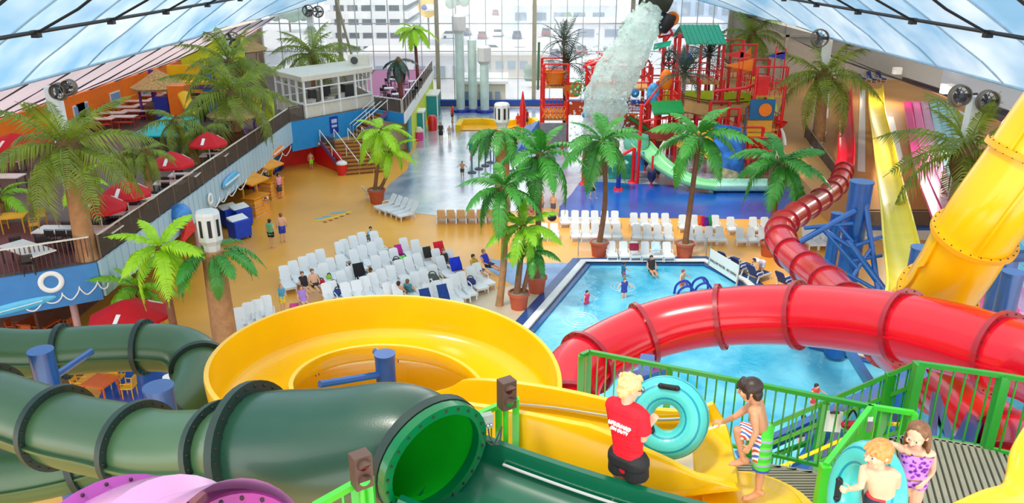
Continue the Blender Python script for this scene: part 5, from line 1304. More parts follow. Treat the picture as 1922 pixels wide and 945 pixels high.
# stairs: two flights of tan treads
M_TREAD = mat('tan stair tread', (190, 128, 50), 0.6, var=0.1); M_RISER = mat('brown riser', (120, 70, 36), 0.6)
def flight(label, a, c, w, n, wdir):
    """a foot centre, c head centre, treads w wide along wdir"""
    a, c = Vector(a), Vector(c); wd = Vector(wdir).normalized(); t = thing('staircase', label, 'stairs', a); run = (c - a); run.z = 0; d = run.normalized()
    for k in range(n):
        p = a.lerp(c, (k + 0.5) / n); M = Matrix((d, wd, Vector((0, 0, 1)))).transposed()
        b = MB(); b.box((p.x, p.y, a.z + (c.z - a.z) * (k + 1) / n - 0.04), (run.length / n + 0.03, w, 0.08), M=M); b.mat(1).box(Vector((p.x, p.y, a.z + (c.z - a.z) * (k + 0.5) / n)) - d * (run.length / n / 2 - 0.02), (0.03, w, (c.z - a.z) / n), M=M); b.build('tread', [M_TREAD, M_RISER], t, smooth=False)
    for s in (-1, 1):
        o = wd * (w / 2 * s); b = MB(); b.beam(a + o + Vector((0, 0, 0.1)), c + o, 0.08, 0.3); b.build('stringer', mat('purple stringer', (120, 80, 140), 0.5), t, smooth=False)
    for s in (-1, -0.33, 0.33, 1):
        o = wd * (w / 2 * s); b = MB(); b.tube([a + o, a + o + Vector((0, 0, 0.95)), c + o + Vector((0, 0, 0.95)), c + o], 0.035, 6)
        b.beam(a.lerp(c, 0.5) + o, a.lerp(c, 0.5) + o + Vector((0, 0, 0.95)), 0.04); b.build('handrail', WHITE, t)
    return t
f1a = G(688, 326); f1b = AY(650, 278, f1a.y + 2.9); f1b.z = 1.9; f1b = G(642, 274, 1.9); dd = (f1b - f1a); dd.z = 0; 
flight('lower flight of tan stairs rising to the landing', f1a, Vector((f1a.x + dd.x * 1.2, f1a.y + 2.6, 1.9)), 3.2, 9, (1, 0.35, 0))
L0 = Vector((f1a.x + dd.x * 1.2, f1a.y + 2.6, 1.9))
b = MB(); b.prism([(-16.3, 59.2), (L0.x + 1.6, L0.y + 0.3), (L0.x + 1.7, L0.y + 2.2), (-12.0, 63.0), (-16.3, 59.6)], 1.72, 1.9); struct(b.build('floor_landing', M_TAN, smooth=False))
flight('upper flight of tan stairs from the landing to the deck', (-12.6, 61.6, 1.9), (-10.2, 63.2, 3.8), 2.0, 8, (-0.55, 0.83, 0))
wallseg('wall_red_landing', (-15.3, 60.6), (f1a.x - 1.9, f1a.y + 0.2), 0, 1.5, REDP)
deck_rail('green glass balustrade on the red landing wall', [(-15.6, 60.3, 1.5), (-13.4, 59.0, 1.5)], h=0.9, m=mat('purple rail', (110, 80, 130), 0.5))
p = G(643, 328); t = thing('waste_bin', 'red waste bin with white lid beside the lower stairs', 'bin', p)
b = MB(); b.lathe([(0.001, 0), (0.34, 0), (0.38, 0.8)], p, 16); b.build('drum', REDP, t); b = MB(); b.lathe([(0.41, 0.8), (0.40, 0.92), (0.2, 1.05), (0.001, 1.06)], p, 16); b.build('lid', WHITE, t)
p = G(787, 264); t = thing('waste_bin', 'pink waste bin by the teal changing wall', 'bin', p)
b = MB(); b.lathe([(0.001, 0), (0.34, 0), (0.38, 0.8)], p, 16); b.build('drum', PINKP, t); b = MB(); b.lathe([(0.41, 0.8), (0.40, 0.92), (0.2, 1.2), (0.001, 1.22)], p, 16); b.build('lid', OFFW, t)
for lab, px, py, w, d, h in (('teal booth with white frame by the lime wall', 793, 258, 1.5, 1.6, 2.2), ('teal roofed planter booth near the glass wall', 820, 224, 1.4, 3.2, 2.3)):
    p = G(px, py); t = thing('changing_booth', lab, 'booth', p); b = MB(); b.box((p.x - 0.6, p.y + d / 2, h / 2), (w, d, h)); b.build('body', TEALP, t, smooth=False)
    b = MB(); b.box((p.x - 0.6, p.y + d / 2, h + 0.06), (w + 0.16, d + 0.16, 0.14)); b.box((p.x - 0.6 + w / 2, p.y - 0.02, h / 2), (0.12, 0.1, h)); b.build('frame', WHITE, t, smooth=False)
p = G(812, 245); t = thing('waste_bin', 'red bin between the two teal booths', 'bin', p); b = MB(); b.lathe([(0.001, 0), (0.4, 0), (0.45, 1.2), (0.3, 1.4), (0.001, 1.4)], p, 14); b.build('drum', REDP, t)
# white framed kitchen on the deck
kt = thing('kitchen_kiosk', 'white framed glazed kitchen kiosk with flat roof on the deck', 'kiosk', (-13.5, 63, ZD))
K = [Vector((-15.5, 59.4, ZD)), Vector((-11.4, 64.6, ZD)), Vector((-13.6, 69.0, ZD)), Vector((-18.6, 63.0, ZD))]; up = Vector((0, 0, 1))
b = MB(); b.prism([(p.x * 1.0 + (p.x + 14.8) * 0.06, p.y + (p.y - 64) * 0.06) for p in K], ZD + 2.75, ZD + 3.1); b.build('roof', OFFW, kt, smooth=False)
for a, e in zip(K, K[1:] + K[:1]):
    n = 4
    for k in range(n): p = a.lerp(e, k / n); b = MB(); b.box(p + up * 1.38, (0.14, 0.14, 2.75), rz=0.9); b.build('post', WHITE, kt, smooth=False)
    b = MB(); b.plate([a, e, e + up * 0.95, a + up * 0.95], (e - a).cross(up).normalized() * -0.1); b.build('counter_wall', OFFW, kt, smooth=False)
    b = MB(); b.beam(a + up * 1.0, e + up * 1.0, 0.25, 0.08); b.beam(a + up * 2.2, e + up * 2.2, 0.08, 0.08); b.build('sill', WHITE, kt, smooth=False)
b = MB(); b.prism([(p.x, p.y) for p in K], ZD + 0.01, ZD + 0.03); b.build('floor_plate', OFFW, kt, smooth=False)
rnd = random.Random(3)
for k in range(9):
    c = K[0].lerp(K[1], 0.1 + 0.09 * k) + (K[3] - K[0]) * rnd.uniform(0.12, 0.6); s = rnd.uniform(0.3, 0.6); nm = ['steel_cabinet', 'prep_counter', 'drinks_fridge'][k % 3]
    t = thing(nm, ['steel appliance', 'white prep counter', 'grey drinks fridge'][k % 3] + f' inside the white kitchen kiosk, {ORD[k]} from its front left corner', ['appliance', 'counter', 'fridge'][k % 3], c); b = MB(); hh = (0.9, 1.0, 1.7)[k % 3]
    b.box(c + up * hh / 2, (s + 0.3, s, hh), rz=0.9); b.build('body', [STEEL, WHITE, DGREY][k % 3], t, smooth=False); b = MB(); b.box(c + up * (hh + 0.04), (s + 0.36, s + 0.06, 0.08), rz=0.9); b.build('top', OFFW, t, smooth=False)
p = AY(674, 124, 66); t = thing('air_conditioner', 'beige air conditioning unit on the kitchen kiosk roof', 'air conditioner', (p.x, p.y, ZD + 3.1)); b = MB(); b.box((p.x, p.y, ZD + 3.5), (1.6, 0.7, 0.8)); b.build('case', OFFW, t, smooth=False)
b = MB(); b.lathe([(0.3, 0), (0.3, 0.05), (0.05, 0.06), (0.001, 0.06)], (p.x - 0.3, p.y - 0.36, ZD + 3.5), 16, Matrix.Rotation(PI / 2, 3, 'X')); b.build('fan_grille', DGREY, t)
# red parasols
M_CANV = mat('red canvas', (226, 20, 34), 0.6, var=0.05, trans=0.3)
def parasol(label, px, py, z, r, cat='parasol'):
    hh = 2.2 if z > 0 else 2.75; top = G(px, py, z + hh); t = thing('parasol', label, cat, (top.x, top.y, z), 0, 'red parasols'); b = MB(); n = 8
    b.lathe([(0.02, hh), (r * 0.5, hh - 0.25), (r, hh - 0.65), (r, hh - 0.77)], (top.x, top.y, z), n); b.build('canopy', M_CANV, t, ang=20)
    b = MB(); b.cyl((top.x, top.y, z), (top.x, top.y, z + hh - 0.05), 0.03, 8); b.build('pole', WHITE, t)
    b = MB(); b.lathe([(0.001, 0.1), (0.28, 0.08), (0.3, 0)], (top.x, top.y, z), 12); b.build('base', DGREY, t)
    for k in (0, 3, 5):
        a = 2 * PI * (k + 0.5) / n - PI / 2 - 0.4; ca = math.cos(PI / n); p0 = Vector((math.cos(a) * r * 0.55 * ca, math.sin(a) * r * 0.55 * ca, hh - 0.26)); p1 = Vector((math.cos(a) * r * 0.92 * ca, math.sin(a) * r * 0.92 * ca, hh - 0.55))
        b = MB(); b.beam(p0 + Vector((top.x, top.y, z)), p1 + Vector((top.x, top.y, z)), 0.16, 0.03); b.build('print_stripe', WHITE, t, smooth=False)
for lab, px, py, r in (('red parasol nearest the leaning palms on the deck', 320, 284, 1.12), ('red parasol further back beside the deck railing', 388, 248, 1.1), ('red parasol between the front corner palm and railing', 232, 338, 1.1), ('red parasol half hidden behind the front corner trunk', 180, 362, 1.15), ('red parasol at the far left edge behind palm fronds', 22, 250, 1.7)):
    parasol(lab, px, py, ZD, r)
parasol('red parasol on the lower floor beneath the fascia corner', 238, 564, 0, 1.55)
# tables and chairs
M_TTOP = mat('white table top', (232, 226, 218), 0.4, var=0.03); M_CHB = mat('dark brown chair', (40, 30, 28), 0.5); M_YCH = mat('ochre chair', (226, 160, 30), 0.5); M_RCH = mat('brick red bench', (188, 60, 44), 0.5); M_OCH = mat('orange brown wood', (204, 92, 36), 0.5)
def table(label, x, y, z, L, Wd, rz, m, group=None, legs=4, mleg=None):
    t = thing('dining_table', label, 'table', (x, y, z), rz, group); b = MB(); b.box((0, 0, 0.73), (L, Wd, 0.05)); b.build('table_top', m, t, world=False, smooth=False)
    for sx in (-1, 1):
        for sy in (-1, 1): b = MB(); b.box((sx * (L / 2 - 0.08), sy * (Wd / 2 - 0.08), 0.355), (0.05, 0.05, 0.71)); b.build('leg', mleg or DGREY, t, world=False, smooth=False)
    return t
CH = {}
def chair(label, x, y, z, rz, m, group=None):
    if m.name not in CH:
        t = thing('dining_chair', label, 'chair', (x, y, z), rz, group); b = MB(); b.box((0, 0, 0.45), (0.44, 0.44, 0.05)); b.build('seat', m, t, world=False, smooth=False)
        b = MB(); b.tube([(-0.2, 0.2, 0.45), (-0.2, 0.25, 0.88), (0.2, 0.25, 0.88), (0.2, 0.2, 0.45)], 0.022, 6); b.box((0, 0.235, 0.72), (0.36, 0.03, 0.26)); b.build('backrest', m, t, world=False)
        for sx in (-1, 1):
            for sy in (-1, 1): b = MB(); b.cyl((sx * 0.19, sy * 0.19, 0), (sx * 0.18, sy * 0.18, 0.44), 0.02, 6); b.build('leg', m, t, world=False)
            b = MB(); b.tube([(sx * 0.22, 0.2, 0.66), (sx * 0.23, -0.18, 0.66), (sx * 0.2, -0.19, 0.45)], 0.018, 6); b.build('armrest', m, t, world=False)
        CH[m.name] = t; KIDS[t.name] = [c for c in COL.objects if c.parent == t]; return t
    return dup(CH[m.name], (x, y, z), rz, label, group)
p = G(50, 466, ZD + 0.75); table('long white table beside the front deck railing', p.x, p.y, ZD, 2.4, 1.0, -0.55, M_TTOP)
for k, (dx, dy, r, w) in enumerate(((-0.9, 0.75, 2.6, 'left end of far side'), (0.1, 0.85, 2.6, 'middle of far side'), (0.5, -0.9, -0.5, 'near side'))): chair(f'dark chair, {w} of long white table by the front railing', p.x + dx, p.y + dy, ZD, PI - r, M_CHB)
p = G(112, 430, ZD + 0.75); table('white table left of the front corner palm trunk', p.x, p.y, ZD, 1.9, 1.0, 0.0, M_TTOP); q = G(180, 430, ZD + 0.75); table('white table right of the front corner palm trunk', q.x, q.y, ZD, 1.9, 1.0, 0.0, M_TTOP)
for k in range(4): chair(f'dark chair {ORD[k]} from left, near side of two white tables', lerp(p.x, q.x, k / 3) - 0.2, p.y - 0.75, ZD, 0.1 * k - 0.1, M_CHB)
for k in range(3): chair(f'dark chair {ORD[k]} from left, far side of two white tables', lerp(p.x, q.x, k / 2), p.y + 0.8, ZD, PI, M_CHB)
p = G(25, 404, ZD + 0.75); table('ochre square table at the left edge of the deck', p.x, p.y, ZD, 1.0, 1.0, 0.3, M_YCH, mleg=M_YCH)
for k, (dx, dy, r) in enumerate(((0.7, 0.8, 2.5), (1.1, -0.4, 1.1), (-0.6, -0.9, 0.2), (-1.0, 0.6, 3.9))): chair('ochre chair ' + ['behind', 'right of', 'in front of', 'left of'][k] + ' the ochre square table', p.x + dx, p.y + dy, ZD, -r, M_YCH)
for k, (px, py) in enumerate(((222, 392), (262, 370), (318, 342), (345, 328), (205, 398), (402, 290))):
    p = G(px, py, ZD + 0.75); table(f'white table under the red parasols, {ORD[k]} counted along the railing', p.x, p.y, ZD, 1.5, 0.9, 0.1, M_TTOP)
    for j, (dx, dy) in enumerate(((-0.45, 0.75), (0.45, 0.75), (0, -0.75))): chair(f'dark chair on the {["far left", "far right", "near"][j]} side of {ORD[k]} table under the parasols', p.x + dx, p.y + dy, ZD, PI if dy > 0 else 0, M_CHB)
for k in range(10):
    r_, c_ = divmod(k, 2); p = G(188 + r_ * 24 + c_ * 42, 222 - r_ * 11 - c_ * 4, ZD + 0.75)
    t = table(f'white topped red bench table, {ORD[r_]} row and {["left", "right"][c_]} column near the orange wall', p.x, p.y, ZD, 1.9, 0.8, 0.05, M_TTOP, 'bench tables by the orange wall', mleg=M_RCH)
    for s in (-1, 1): b = MB(); b.box((0, 0.72 * s, 0.45), (1.9, 0.3, 0.06)); b.box((0, 0.72 * s, 0.22), (0.1, 0.2, 0.44)); b.build('bench', M_RCH, t, world=False, smooth=False)
for k, (px, py) in enumerate(((14, 300), (40, 275), (12, 330))):
    p = G(px, py, ZD + 0.75); table(f'white table by the far left parasol, {ORD[k]} from the rear', p.x, p.y, ZD, 1.6, 0.9, 0, M_TTOP)
for k, (px, py) in enumerate(((730, 165), (768, 168), (745, 176), (775, 152), (740, 148))):
    p = G(px, py, ZD + 0.75); table(f'small white table on the pink terrace, {ORD[k]} of five', p.x, p.y, ZD, 0.8, 0.8, 0.2, M_TTOP)
    for j in range(3): a = j * 2.1 + k; chair(f'dark chair {ORD[j]} around the {ORD[k]} small pink terrace table', p.x + math.cos(a) * 0.75, p.y + math.sin(a) * 0.75, ZD, a - PI / 2 , M_CHB)
p = G(72, 604, 0.75); table('orange brown table in the shade under the blue fascia', p.x, p.y, 0, 1.5, 0.9, -0.25, M_OCH, mleg=M_OCH)
for k, (dx, dy, r) in enumerate(((-1.0, -0.1, PI / 2), (1.05, 0.1, -PI / 2), (0.2, 0.8, PI), (-0.2, -0.85, 0))): chair('orange brown chair ' + ['left of', 'right of', 'behind', 'in front of'][k] + ' the shaded table under the fascia', p.x + dx, p.y + dy, 0, r, M_OCH)
p = G(188, 715, 0.75); table('brown table seen through the green tube loop', p.x, p.y, 0, 1.0, 0.9, -0.25, M_OCH, mleg=M_OCH)
for k, (dx, dy, r) in enumerate(((-0.9, 0.2, PI / 2), (0.95, 0.1, -PI / 2), (0.2, 0.8, PI))): chair('orange chair ' + ['left of', 'right of', 'behind'][k] + ' the table inside the green tube loop', p.x + dx, p.y + dy, 0, r, M_YCH)
# thatched huts
M_THATCH = mat('straw thatch', (188, 160, 104), 0.9, var=0.3, scale=6, bump=0.8, bscale=20)
def hut(label, px, py, z, r, h, roofh, mpost, wall=None):
    c = G(px, py, z + h); t = thing('thatched_hut', label, 'hut', (c.x, c.y, z)); b = MB(); b.lathe([(0.02, h + roofh), (r * 0.5, h + roofh * 0.45), (r, h - 0.05), (r * 0.96, h - 0.2)], (c.x, c.y, z), 14); b.build('thatch', M_THATCH, t)
    for k in range(4): a = PI / 4 + k * PI / 2; b = MB(); b.cyl((c.x + math.cos(a) * r * 0.75, c.y + math.sin(a) * r * 0.75, z), (c.x + math.cos(a) * r * 0.75, c.y + math.sin(a) * r * 0.75, z + h), 0.1, 8); b.build('post', mpost, t)
    b = MB(); b.box((c.x, c.y, z + 0.5), (r * 1.2, r * 1.0, 1.0)); b.build('bar_counter', wall or BROWN, t, smooth=False)
hut('small thatched hut on purple posts near the orange wall', 298, 160, ZD, 2.0, 2.4, 1.2, PURP); hut('large thatched hut by the back wall behind the palms', 436, 92, ZD, 3.4, 2.8, 2.0, OFFW); hut('low thatched hut right of the tall deck palm', 440, 212, ZD, 1.7, 2.2, 0.9, PURP)
# play house panels
def panels(name, label, cat, items):
    t = None
    for k, (nm, c, d, m) in enumerate(items):
        if t is None: t = thing(name, label, cat, (c[0], c[1], ZD))
        b = MB(); b.box(c, d); b.build(nm, m, t, smooth=False)
    return t
c = G(345, 150, ZD + 2); x, y = c.x, c.y
panels('play_house', 'lime and yellow play house with purple beams near the orange wall', 'play house', [('wall_panel', (x + 0.4, y + 6, ZD + 3.6), (5.6, 0.2, 2.4), LIME), ('wall_panel', (x, y + 3, ZD + 1.6), (5, 0.2, 2.4), YELP), ('beam', (x, y, ZD + 1.4), (6.4, 0.3, 0.3), PURP), ('ledge', (x, y + 0.3, ZD + 1.75), (6.4, 0.9, 0.2), YELP),
    ('beam', (x - 2.6, y, ZD + 1.4), (0.3, 0.3, 2.8), PURP), ('beam', (x + 2.6, y, ZD + 1.4), (0.3, 0.3, 2.8), PURP), ('door', (x + 0.8, y + 2.8, ZD + 1.2), (0.9, 0.1, 2.2), BLUEP), ('panel', (x + 2.0, y - 1.2, ZD + 0.6), (1.6, 0.2, 1.2), ORANGE)])
c = G(328, 272, ZD + 0.6); t = thing('awning', 'teal pitched awning roof behind the red parasols', 'awning', (c.x, c.y, ZD)); b = MB(); b.plate([(c.x - 2.2, c.y - 1, ZD + 1.3), (c.x + 2.2, c.y - 1, ZD + 1.3), (c.x + 1.2, c.y + 1.2, ZD + 2.1), (c.x - 0.8, c.y + 1.2, ZD + 2.1)], (0, 0, 0.08)); b.build('sheet', mat('teal sheet', (20, 190, 190), 0.4), t, smooth=False)
b = MB(); b.box((c.x, c.y + 0.3, ZD + 0.65), (3.6, 1.8, 1.3)); b.build('counter', DGREY, t, smooth=False)
c = G(345, 232, ZD); t = thing('play_tower', 'orange and yellow play tower with blue slide panel behind palms', 'play tower', (c.x, c.y, ZD)); b = MB(); b.box((c.x, c.y, ZD + 1.4), (1.2, 1.2, 2.8)); b.build('tower', ORANGE, t, smooth=False)
b = MB(); b.tube([(c.x + 0.5, c.y - 0.6, ZD + 2.2), (c.x + 1.4, c.y - 1.6, ZD + 1.0), (c.x + 1.6, c.y - 2.4, ZD + 0.4)], 0.4, 14); b.build('slide', YELP, t); b = MB(); b.box((c.x - 1.3, c.y - 0.3, ZD + 1.0), (1.0, 0.1, 2.0)); b.build('panel', NAVY, t, smooth=False)
c = G(478, 240, ZD); t = thing('surfboard_stand', 'tall yellow boards standing at the deck bend', 'surfboard', (c.x, c.y, ZD))
for k, (dx, h_, m) in enumerate(((0, 2.3, YELP), (0.9, 2.6, LIME), (-0.9, 2.1, ORANGE))): b = MB(); b.ball((c.x + dx, c.y + 1, ZD + h_ / 2), (0.36, 0.08, h_ / 2), 14, 10); b.build('board', m, t)
c = G(385, 228, ZD); t = thing('climbing_frame', 'dark climbing frame with blue panels behind the second parasol', 'climbing frame', (c.x, c.y, ZD)); b = MB()
for dx in (-1.6, 0, 1.6): b.box((c.x + dx, c.y, ZD + 1.0), (0.12, 0.12, 2.0))
b.box((c.x, c.y, ZD + 2.0), (3.6, 0.2, 0.2)); b.box((c.x, c.y + 0.5, ZD + 0.8), (3.4, 0.1, 1.5)); b.build('frame', mat('near black frame', (40, 38, 52), 0.6), t, smooth=False); b = MB(); b.box((c.x + 0.8, c.y - 0.1, ZD + 0.9), (0.7, 0.1, 1.5)); b.build('panel', BLUEP, t, smooth=False)
# ceiling fans on white columns
def fan_column(label, x, Y, ztop, zb, px_fans):
    t = thing('fan_column', label, 'fan column', (x, Y, zb)); b = MB(); b.box((x, Y, (ztop + zb) / 2), (0.55, 0.55, ztop - zb)); b.build('column', WHITE, t, smooth=False)
    for (px, py, r) in px_fans:
        c = AY(px, py, Y - 0.6); M = Matrix.Rotation(PI / 2 - 0.15, 3, 'X') @ Matrix.Rotation(0, 3, 'Z'); b = MB(); b.torus(c, r, 0.06, M, 24, 8); b.lathe([(r, -0.02), (r, 0.3), (r * 0.9, 0.3)], c, 24, M); f = b.build('fan_drum', mat('grey brown fan', (120, 108, 94), 0.5), t)
        b = MB()
        for k in range(3): a = k * 2.1; q = M @ Matrix.Rotation(a, 3, 'Z'); b.box(c + q @ Vector((r * 0.5, 0, 0.1)), (r * 0.95, r * 0.35, 0.02), M=q @ Matrix.Rotation(0.4, 3, 'X'))
        b.lathe([(0.001, -0.05), (r * 0.22, -0.05), (r * 0.22, 0.2), (0.001, 0.2)], c, 12, M); b.build('blades', DGREY, f)
        b = MB()
        for k in range(10): a = 2 * PI * k / 10; b.beam(c + M @ Vector((math.cos(a) * r * 0.15, math.sin(a) * r * 0.15, -0.06)), c + M @ Vector((math.cos(a) * r, math.sin(a) * r, -0.06)), 0.025)
        b.torus(c + M @ Vector((0, 0, -0.06)), r * 0.6, 0.02, M, 20, 6); b.build('guard', DGREY, f)
        b = MB(); b.beam(c + Vector((0, 0.2, 0)), Vector((x, Y, c.z)), 0.1); b.build('bracket', DGREY, f)
x = AY(101, 180, 39).x; fan_column('white column with twin drum fans above the orange wall', x, 39, 9.4, ZD, [(112, 172, 0.38), (131, 164, 0.34)])
x = AY(422, 80, 60).x; fan_column('white column with a drum fan before the large thatched hut', x, 60, 9.5, ZD, [(436, 75, 0.55)])
x = AY(583, 45, 78).x; fan_column('white column with drum fans in front of the glass near the left end', x, 78, 10.5, ZD, [(578, 20, 0.5), (597, 22, 0.5)])
x = AY(1552, 90, 62).x; fan_column('white column with a drum fan behind the run-out palm', x, 62, 9.4, terr_z(62), [(1538, 72, 0.65)])
x = AY(1828, 205, 39).x; fan_column('white column with two large drum fans at far right', x, 39, 8.9, 0, [(1800, 180, 0.5), (1852, 190, 0.5)])
t = thing('wall_fan', 'round fan high on the beige end wall', 'fan', AY(1411, 20, 85.7)); c = AY(1411, 20, 85.6); b = MB(); b.lathe([(0.8, 0), (0.8, 0.3), (0.001, 0.3)], c, 20, Matrix.Rotation(PI / 2, 3, 'X')); b.build('drum', mat('grey brown fan', (1, 1, 1)), t)
# decorations on the fascias
def on_front(px, py):      # point on the front fascia plane
    a, c = Vector((-22.45, 26.5, 0)), Vector((-16.75, 29.7, 0)); n = Vector((c.y - a.y, -(c.x - a.x), 0)).normalized(); r = ray(px, py); k = ((a + n * 0.09) - CAM).dot(n) / r.dot(n); return CAM + r * k, n
def on_side(px, py):
    r = ray(px, py); k = (-16.33) / r.x; return CAM + r * k
pt, n_ = on_front(96, 530); Mf = Matrix((Vector((0, 0, 1)).cross(n_), Vector((0, 0, 1)), n_)).transposed()
t = thing('wall_decoration', 'white ring float relief on the blue front fascia', 'wall decoration', pt); b = MB(); b.torus(pt, 0.36, 0.1, Mf, 28, 10, 0.5); b.build('ring', WHITE, t)
pt, _ = on_front(26, 578); t = thing('wall_decoration', 'pale blue surfboard relief on the front fascia', 'wall decoration', pt); b = MB(); b.ball(pt, (1.5, 0.22, 0.06), 24, 10, Mf @ Matrix.Rotation(0.10, 3, 'Z')); b.build('board', mat('sky blue gloss', (90, 190, 230), 0.2), t); b = MB(); b.beam(pt + Mf @ Vector((-1.2, -0.15, 0.055)), pt + Mf @ Vector((1.0, 0.1, 0.055)), 0.03); b.build('stripe', WHITE, t)
def wave_line(label, fn, pts):
    P = [fn(*q) for q in pts]; P = [p[0] if isinstance(p, tuple) else p for p in P]; t = thing('wall_decoration', label, 'wall decoration', P[0]); b = MB()
    for a, m_, c in zip(P[0::2], P[1::2], P[2::2]): b.tube(catmull([a, a.lerp(m_, 0.45) + Vector((0, 0, -0.1)), m_ + Vector((0, 0, -0.03)), m_.lerp(c, 0.7) + Vector((0, 0, -0.09)), c, c + Vector((0, 0, 0.07))], 4), 0.03, 6)
    b.build('scroll', WHITE, t)
wave_line('white scrolling wave line on the blue front fascia', on_front, [(44, 577), (66, 582), (80, 563), (105, 567), (117, 553), (136, 561), (149, 541), (166, 551), (183, 530), (195, 541), (203, 533)])
wave_line('white scrolling wave line along the pale blue side fascia', on_side, [(398, 382), (405, 388), (412, 372), (420, 378), (428, 361), (436, 367), (445, 350), (453, 355), (462, 338), (470, 343), (480, 325), (488, 330), (497, 312), (505, 316), (513, 300), (521, 305), (530, 288), (538, 291), (546, 275)])
for lab, px, py, l, w, tilt, col in (('blue and white surfboard relief on the side fascia', 434, 338, 1.5, 0.34, 0.0, (80, 180, 230)), ('orange board relief near the red shop on the side fascia', 522, 283, 1.5, 0.3, 0.0, (250, 150, 60)), ('yellow arrow board at the end of the side fascia', 556, 262, 0.9, 0.2, 0.3, (250, 210, 40))):
    p = on_side(px, py); Ms = Matrix((Vector((0, 1, 0)), Vector((0, 0, 1)), Vector((1, 0, 0)))).transposed(); t = thing('wall_decoration', lab, 'wall decoration', p); b = MB(); b.ball(p, (l, w, 0.08), 20, 10, Ms @ Matrix.Rotation(tilt, 3, 'Z')); b.build('board', mat('board ' + lab[:6], col, 0.3), t)
    b = MB(); b.beam(p + Ms @ Vector((-l * 0.8, 0, 0.08)), p + Ms @ Vector((l * 0.8, 0, 0.08)), 0.06, 0.1); b.build('stripe', WHITE, t)
p = on_side(395, 374); t = thing('wall_decoration', 'small white ring relief on the side fascia', 'wall decoration', p); b = MB(); b.torus(p, 0.26, 0.09, Ms, 20, 8, 0.5); b.build('ring', WHITE, t)
p = on_side(338, 403); t = thing('wall_decoration', 'blue beach ball relief above the red wedge on the fascia', 'wall decoration', p); b = MB(); b.ball(p, 0.55, 16, 10); b.build('ball', mat('ball blue', (60, 130, 200), 0.3, var=0.4, scale=2), t)
p = on_side(348, 425); t = thing('wall_decoration', 'red dotted wedge relief below the beach ball on the fascia', 'wall decoration', p); b = MB(); b.plate([p + Ms @ Vector(q) for q in ((-1.0, -0.6, 0), (0.9, -0.5, 0), (0.5, 0.6, 0))], (0.12, 0, 0)); b.build('wedge', mat('dotted red', (230, 30, 40), 0.4, var=0.4, scale=9), t, smooth=False)
p = G(628, 240, 2.9); t = thing('wall_sign', 'small dark blue sign on the blue stair wall', 'sign', p); a, c = Vector((-16.4, 57.9, 0)), Vector((-11.4, 63.6, 0)); d_ = (c - a).normalized(); n2 = Vector((d_.y, -d_.x, 0)); r = ray(627, 234); k = ((a + n2 * 0.1) - CAM).dot(n2) / r.dot(n2); p = CAM + r * k
t.location = p; b = MB(); b.box(p, (0.75, 0.05, 1.25), rz=math.atan2(d_.y, d_.x)); b.build('panel', NAVY, t, smooth=False)
for z_, h_ in ((0.28, 0.3), (-0.1, 0.18)): b = MB(); b.box(p + n2 * 0.035 + Vector((0, 0, z_)), (0.5, 0.02, h_), rz=math.atan2(d_.y, d_.x)); b.build('print_block', mat('pale blue print', (180, 200, 235), 0.5), t, smooth=False)
# shop panels below the fascia
for k, (px, py, m, h_) in enumerate(((535, 335, LIME, 2.4), (522, 345, ORANGE, 2.4), (545, 325, YELP, 2.4), (556, 318, BLUEP, 2.0), (512, 352, REDP, 2.2))):
    p = G(px, py); t = thing('display_panel', f'upright {["lime", "orange", "yellow", "blue", "red"][k]} display panel under the side fascia near the red shop', 'display panel', p); b = MB(); b.box((p.x - 1.4, p.y, h_ / 2), (0.2, 1.1, h_)); b.build('board', m, t, smooth=False); b = MB(); b.box((p.x - 1.3, p.y, 0.06), (0.5, 1.0, 0.12)); b.build('foot', NAVY, t, smooth=False)
# wooden kiosks and blue carts
M_KW = mat('orange kiosk wood', (244, 160, 40), 0.5, var=0.12, scale=2)
def kiosk(label, px, py, rz):
    p = G(px, py); t = thing('market_kiosk', label, 'kiosk', p, rz)
    for k in range(5): b = MB(); b.box((0, 0, 0.15 + 0.22 * k), (1.5, 0.9, 0.16)); b.build('slat', M_KW, t, world=False, smooth=False)
    b = MB(); b.box((0, 0, 0.55), (1.42, 0.82, 1.1)); b.build('carcass', mat('white kiosk body', (236, 224, 200), 0.5), t, world=False, smooth=False)
    b = MB(); b.box((0, 0, 1.2), (1.6, 1.0, 0.08)); b.build('counter', M_KW, t, world=False, smooth=False)
    for sx in (-1, 1): b = MB(); b.box((sx * 0.68, 0.35, 1.7), (0.08, 0.08, 1.1)); b.build('post', M_KW, t, world=False, smooth=False)
    b = MB(); b.box((0, 0.1, 2.3), (1.8, 1.3, 0.1), M=Matrix.Rotation(0.25, 3, 'X')); b.build('roof', M_KW, t, world=False, smooth=False)
kiosk('nearer orange slatted wooden kiosk beneath the fascia', 483, 402, 1.25); kiosk('farther orange slatted wooden kiosk beneath the fascia', 512, 370, 1.25)
for lab, px, py in (('blue towel cart with white lid beside the nearer kiosk', 455, 425), ('blue towel cart against the wall below the ring relief', 434, 425), ('blue towel cart with open flap nearest the lantern pillar', 452, 448)):
    p = G(px, py); t = thing('towel_cart', lab, 'cart', p, 0.9); b = MB(); b.box((0, 0, 0.65), (1.0, 0.8, 1.0), taper=1.08); b.build('tub', mat('royal blue plastic', (20, 70, 200), 0.4), t, world=False, smooth=False); b = MB(); b.box((0, 0.1, 1.2), (1.05, 0.6, 0.12), M=Matrix.Rotation(0.3, 3, 'X')); b.build('lid', WHITE, t, world=False, smooth=False)
    for sx in (-0.4, 0.4): b = MB(); b.cyl((sx, -0.3, 0.08), (sx + 0.05, -0.3, 0.08), 0.08, 10); b.build('wheel', BLACK, t, world=False)
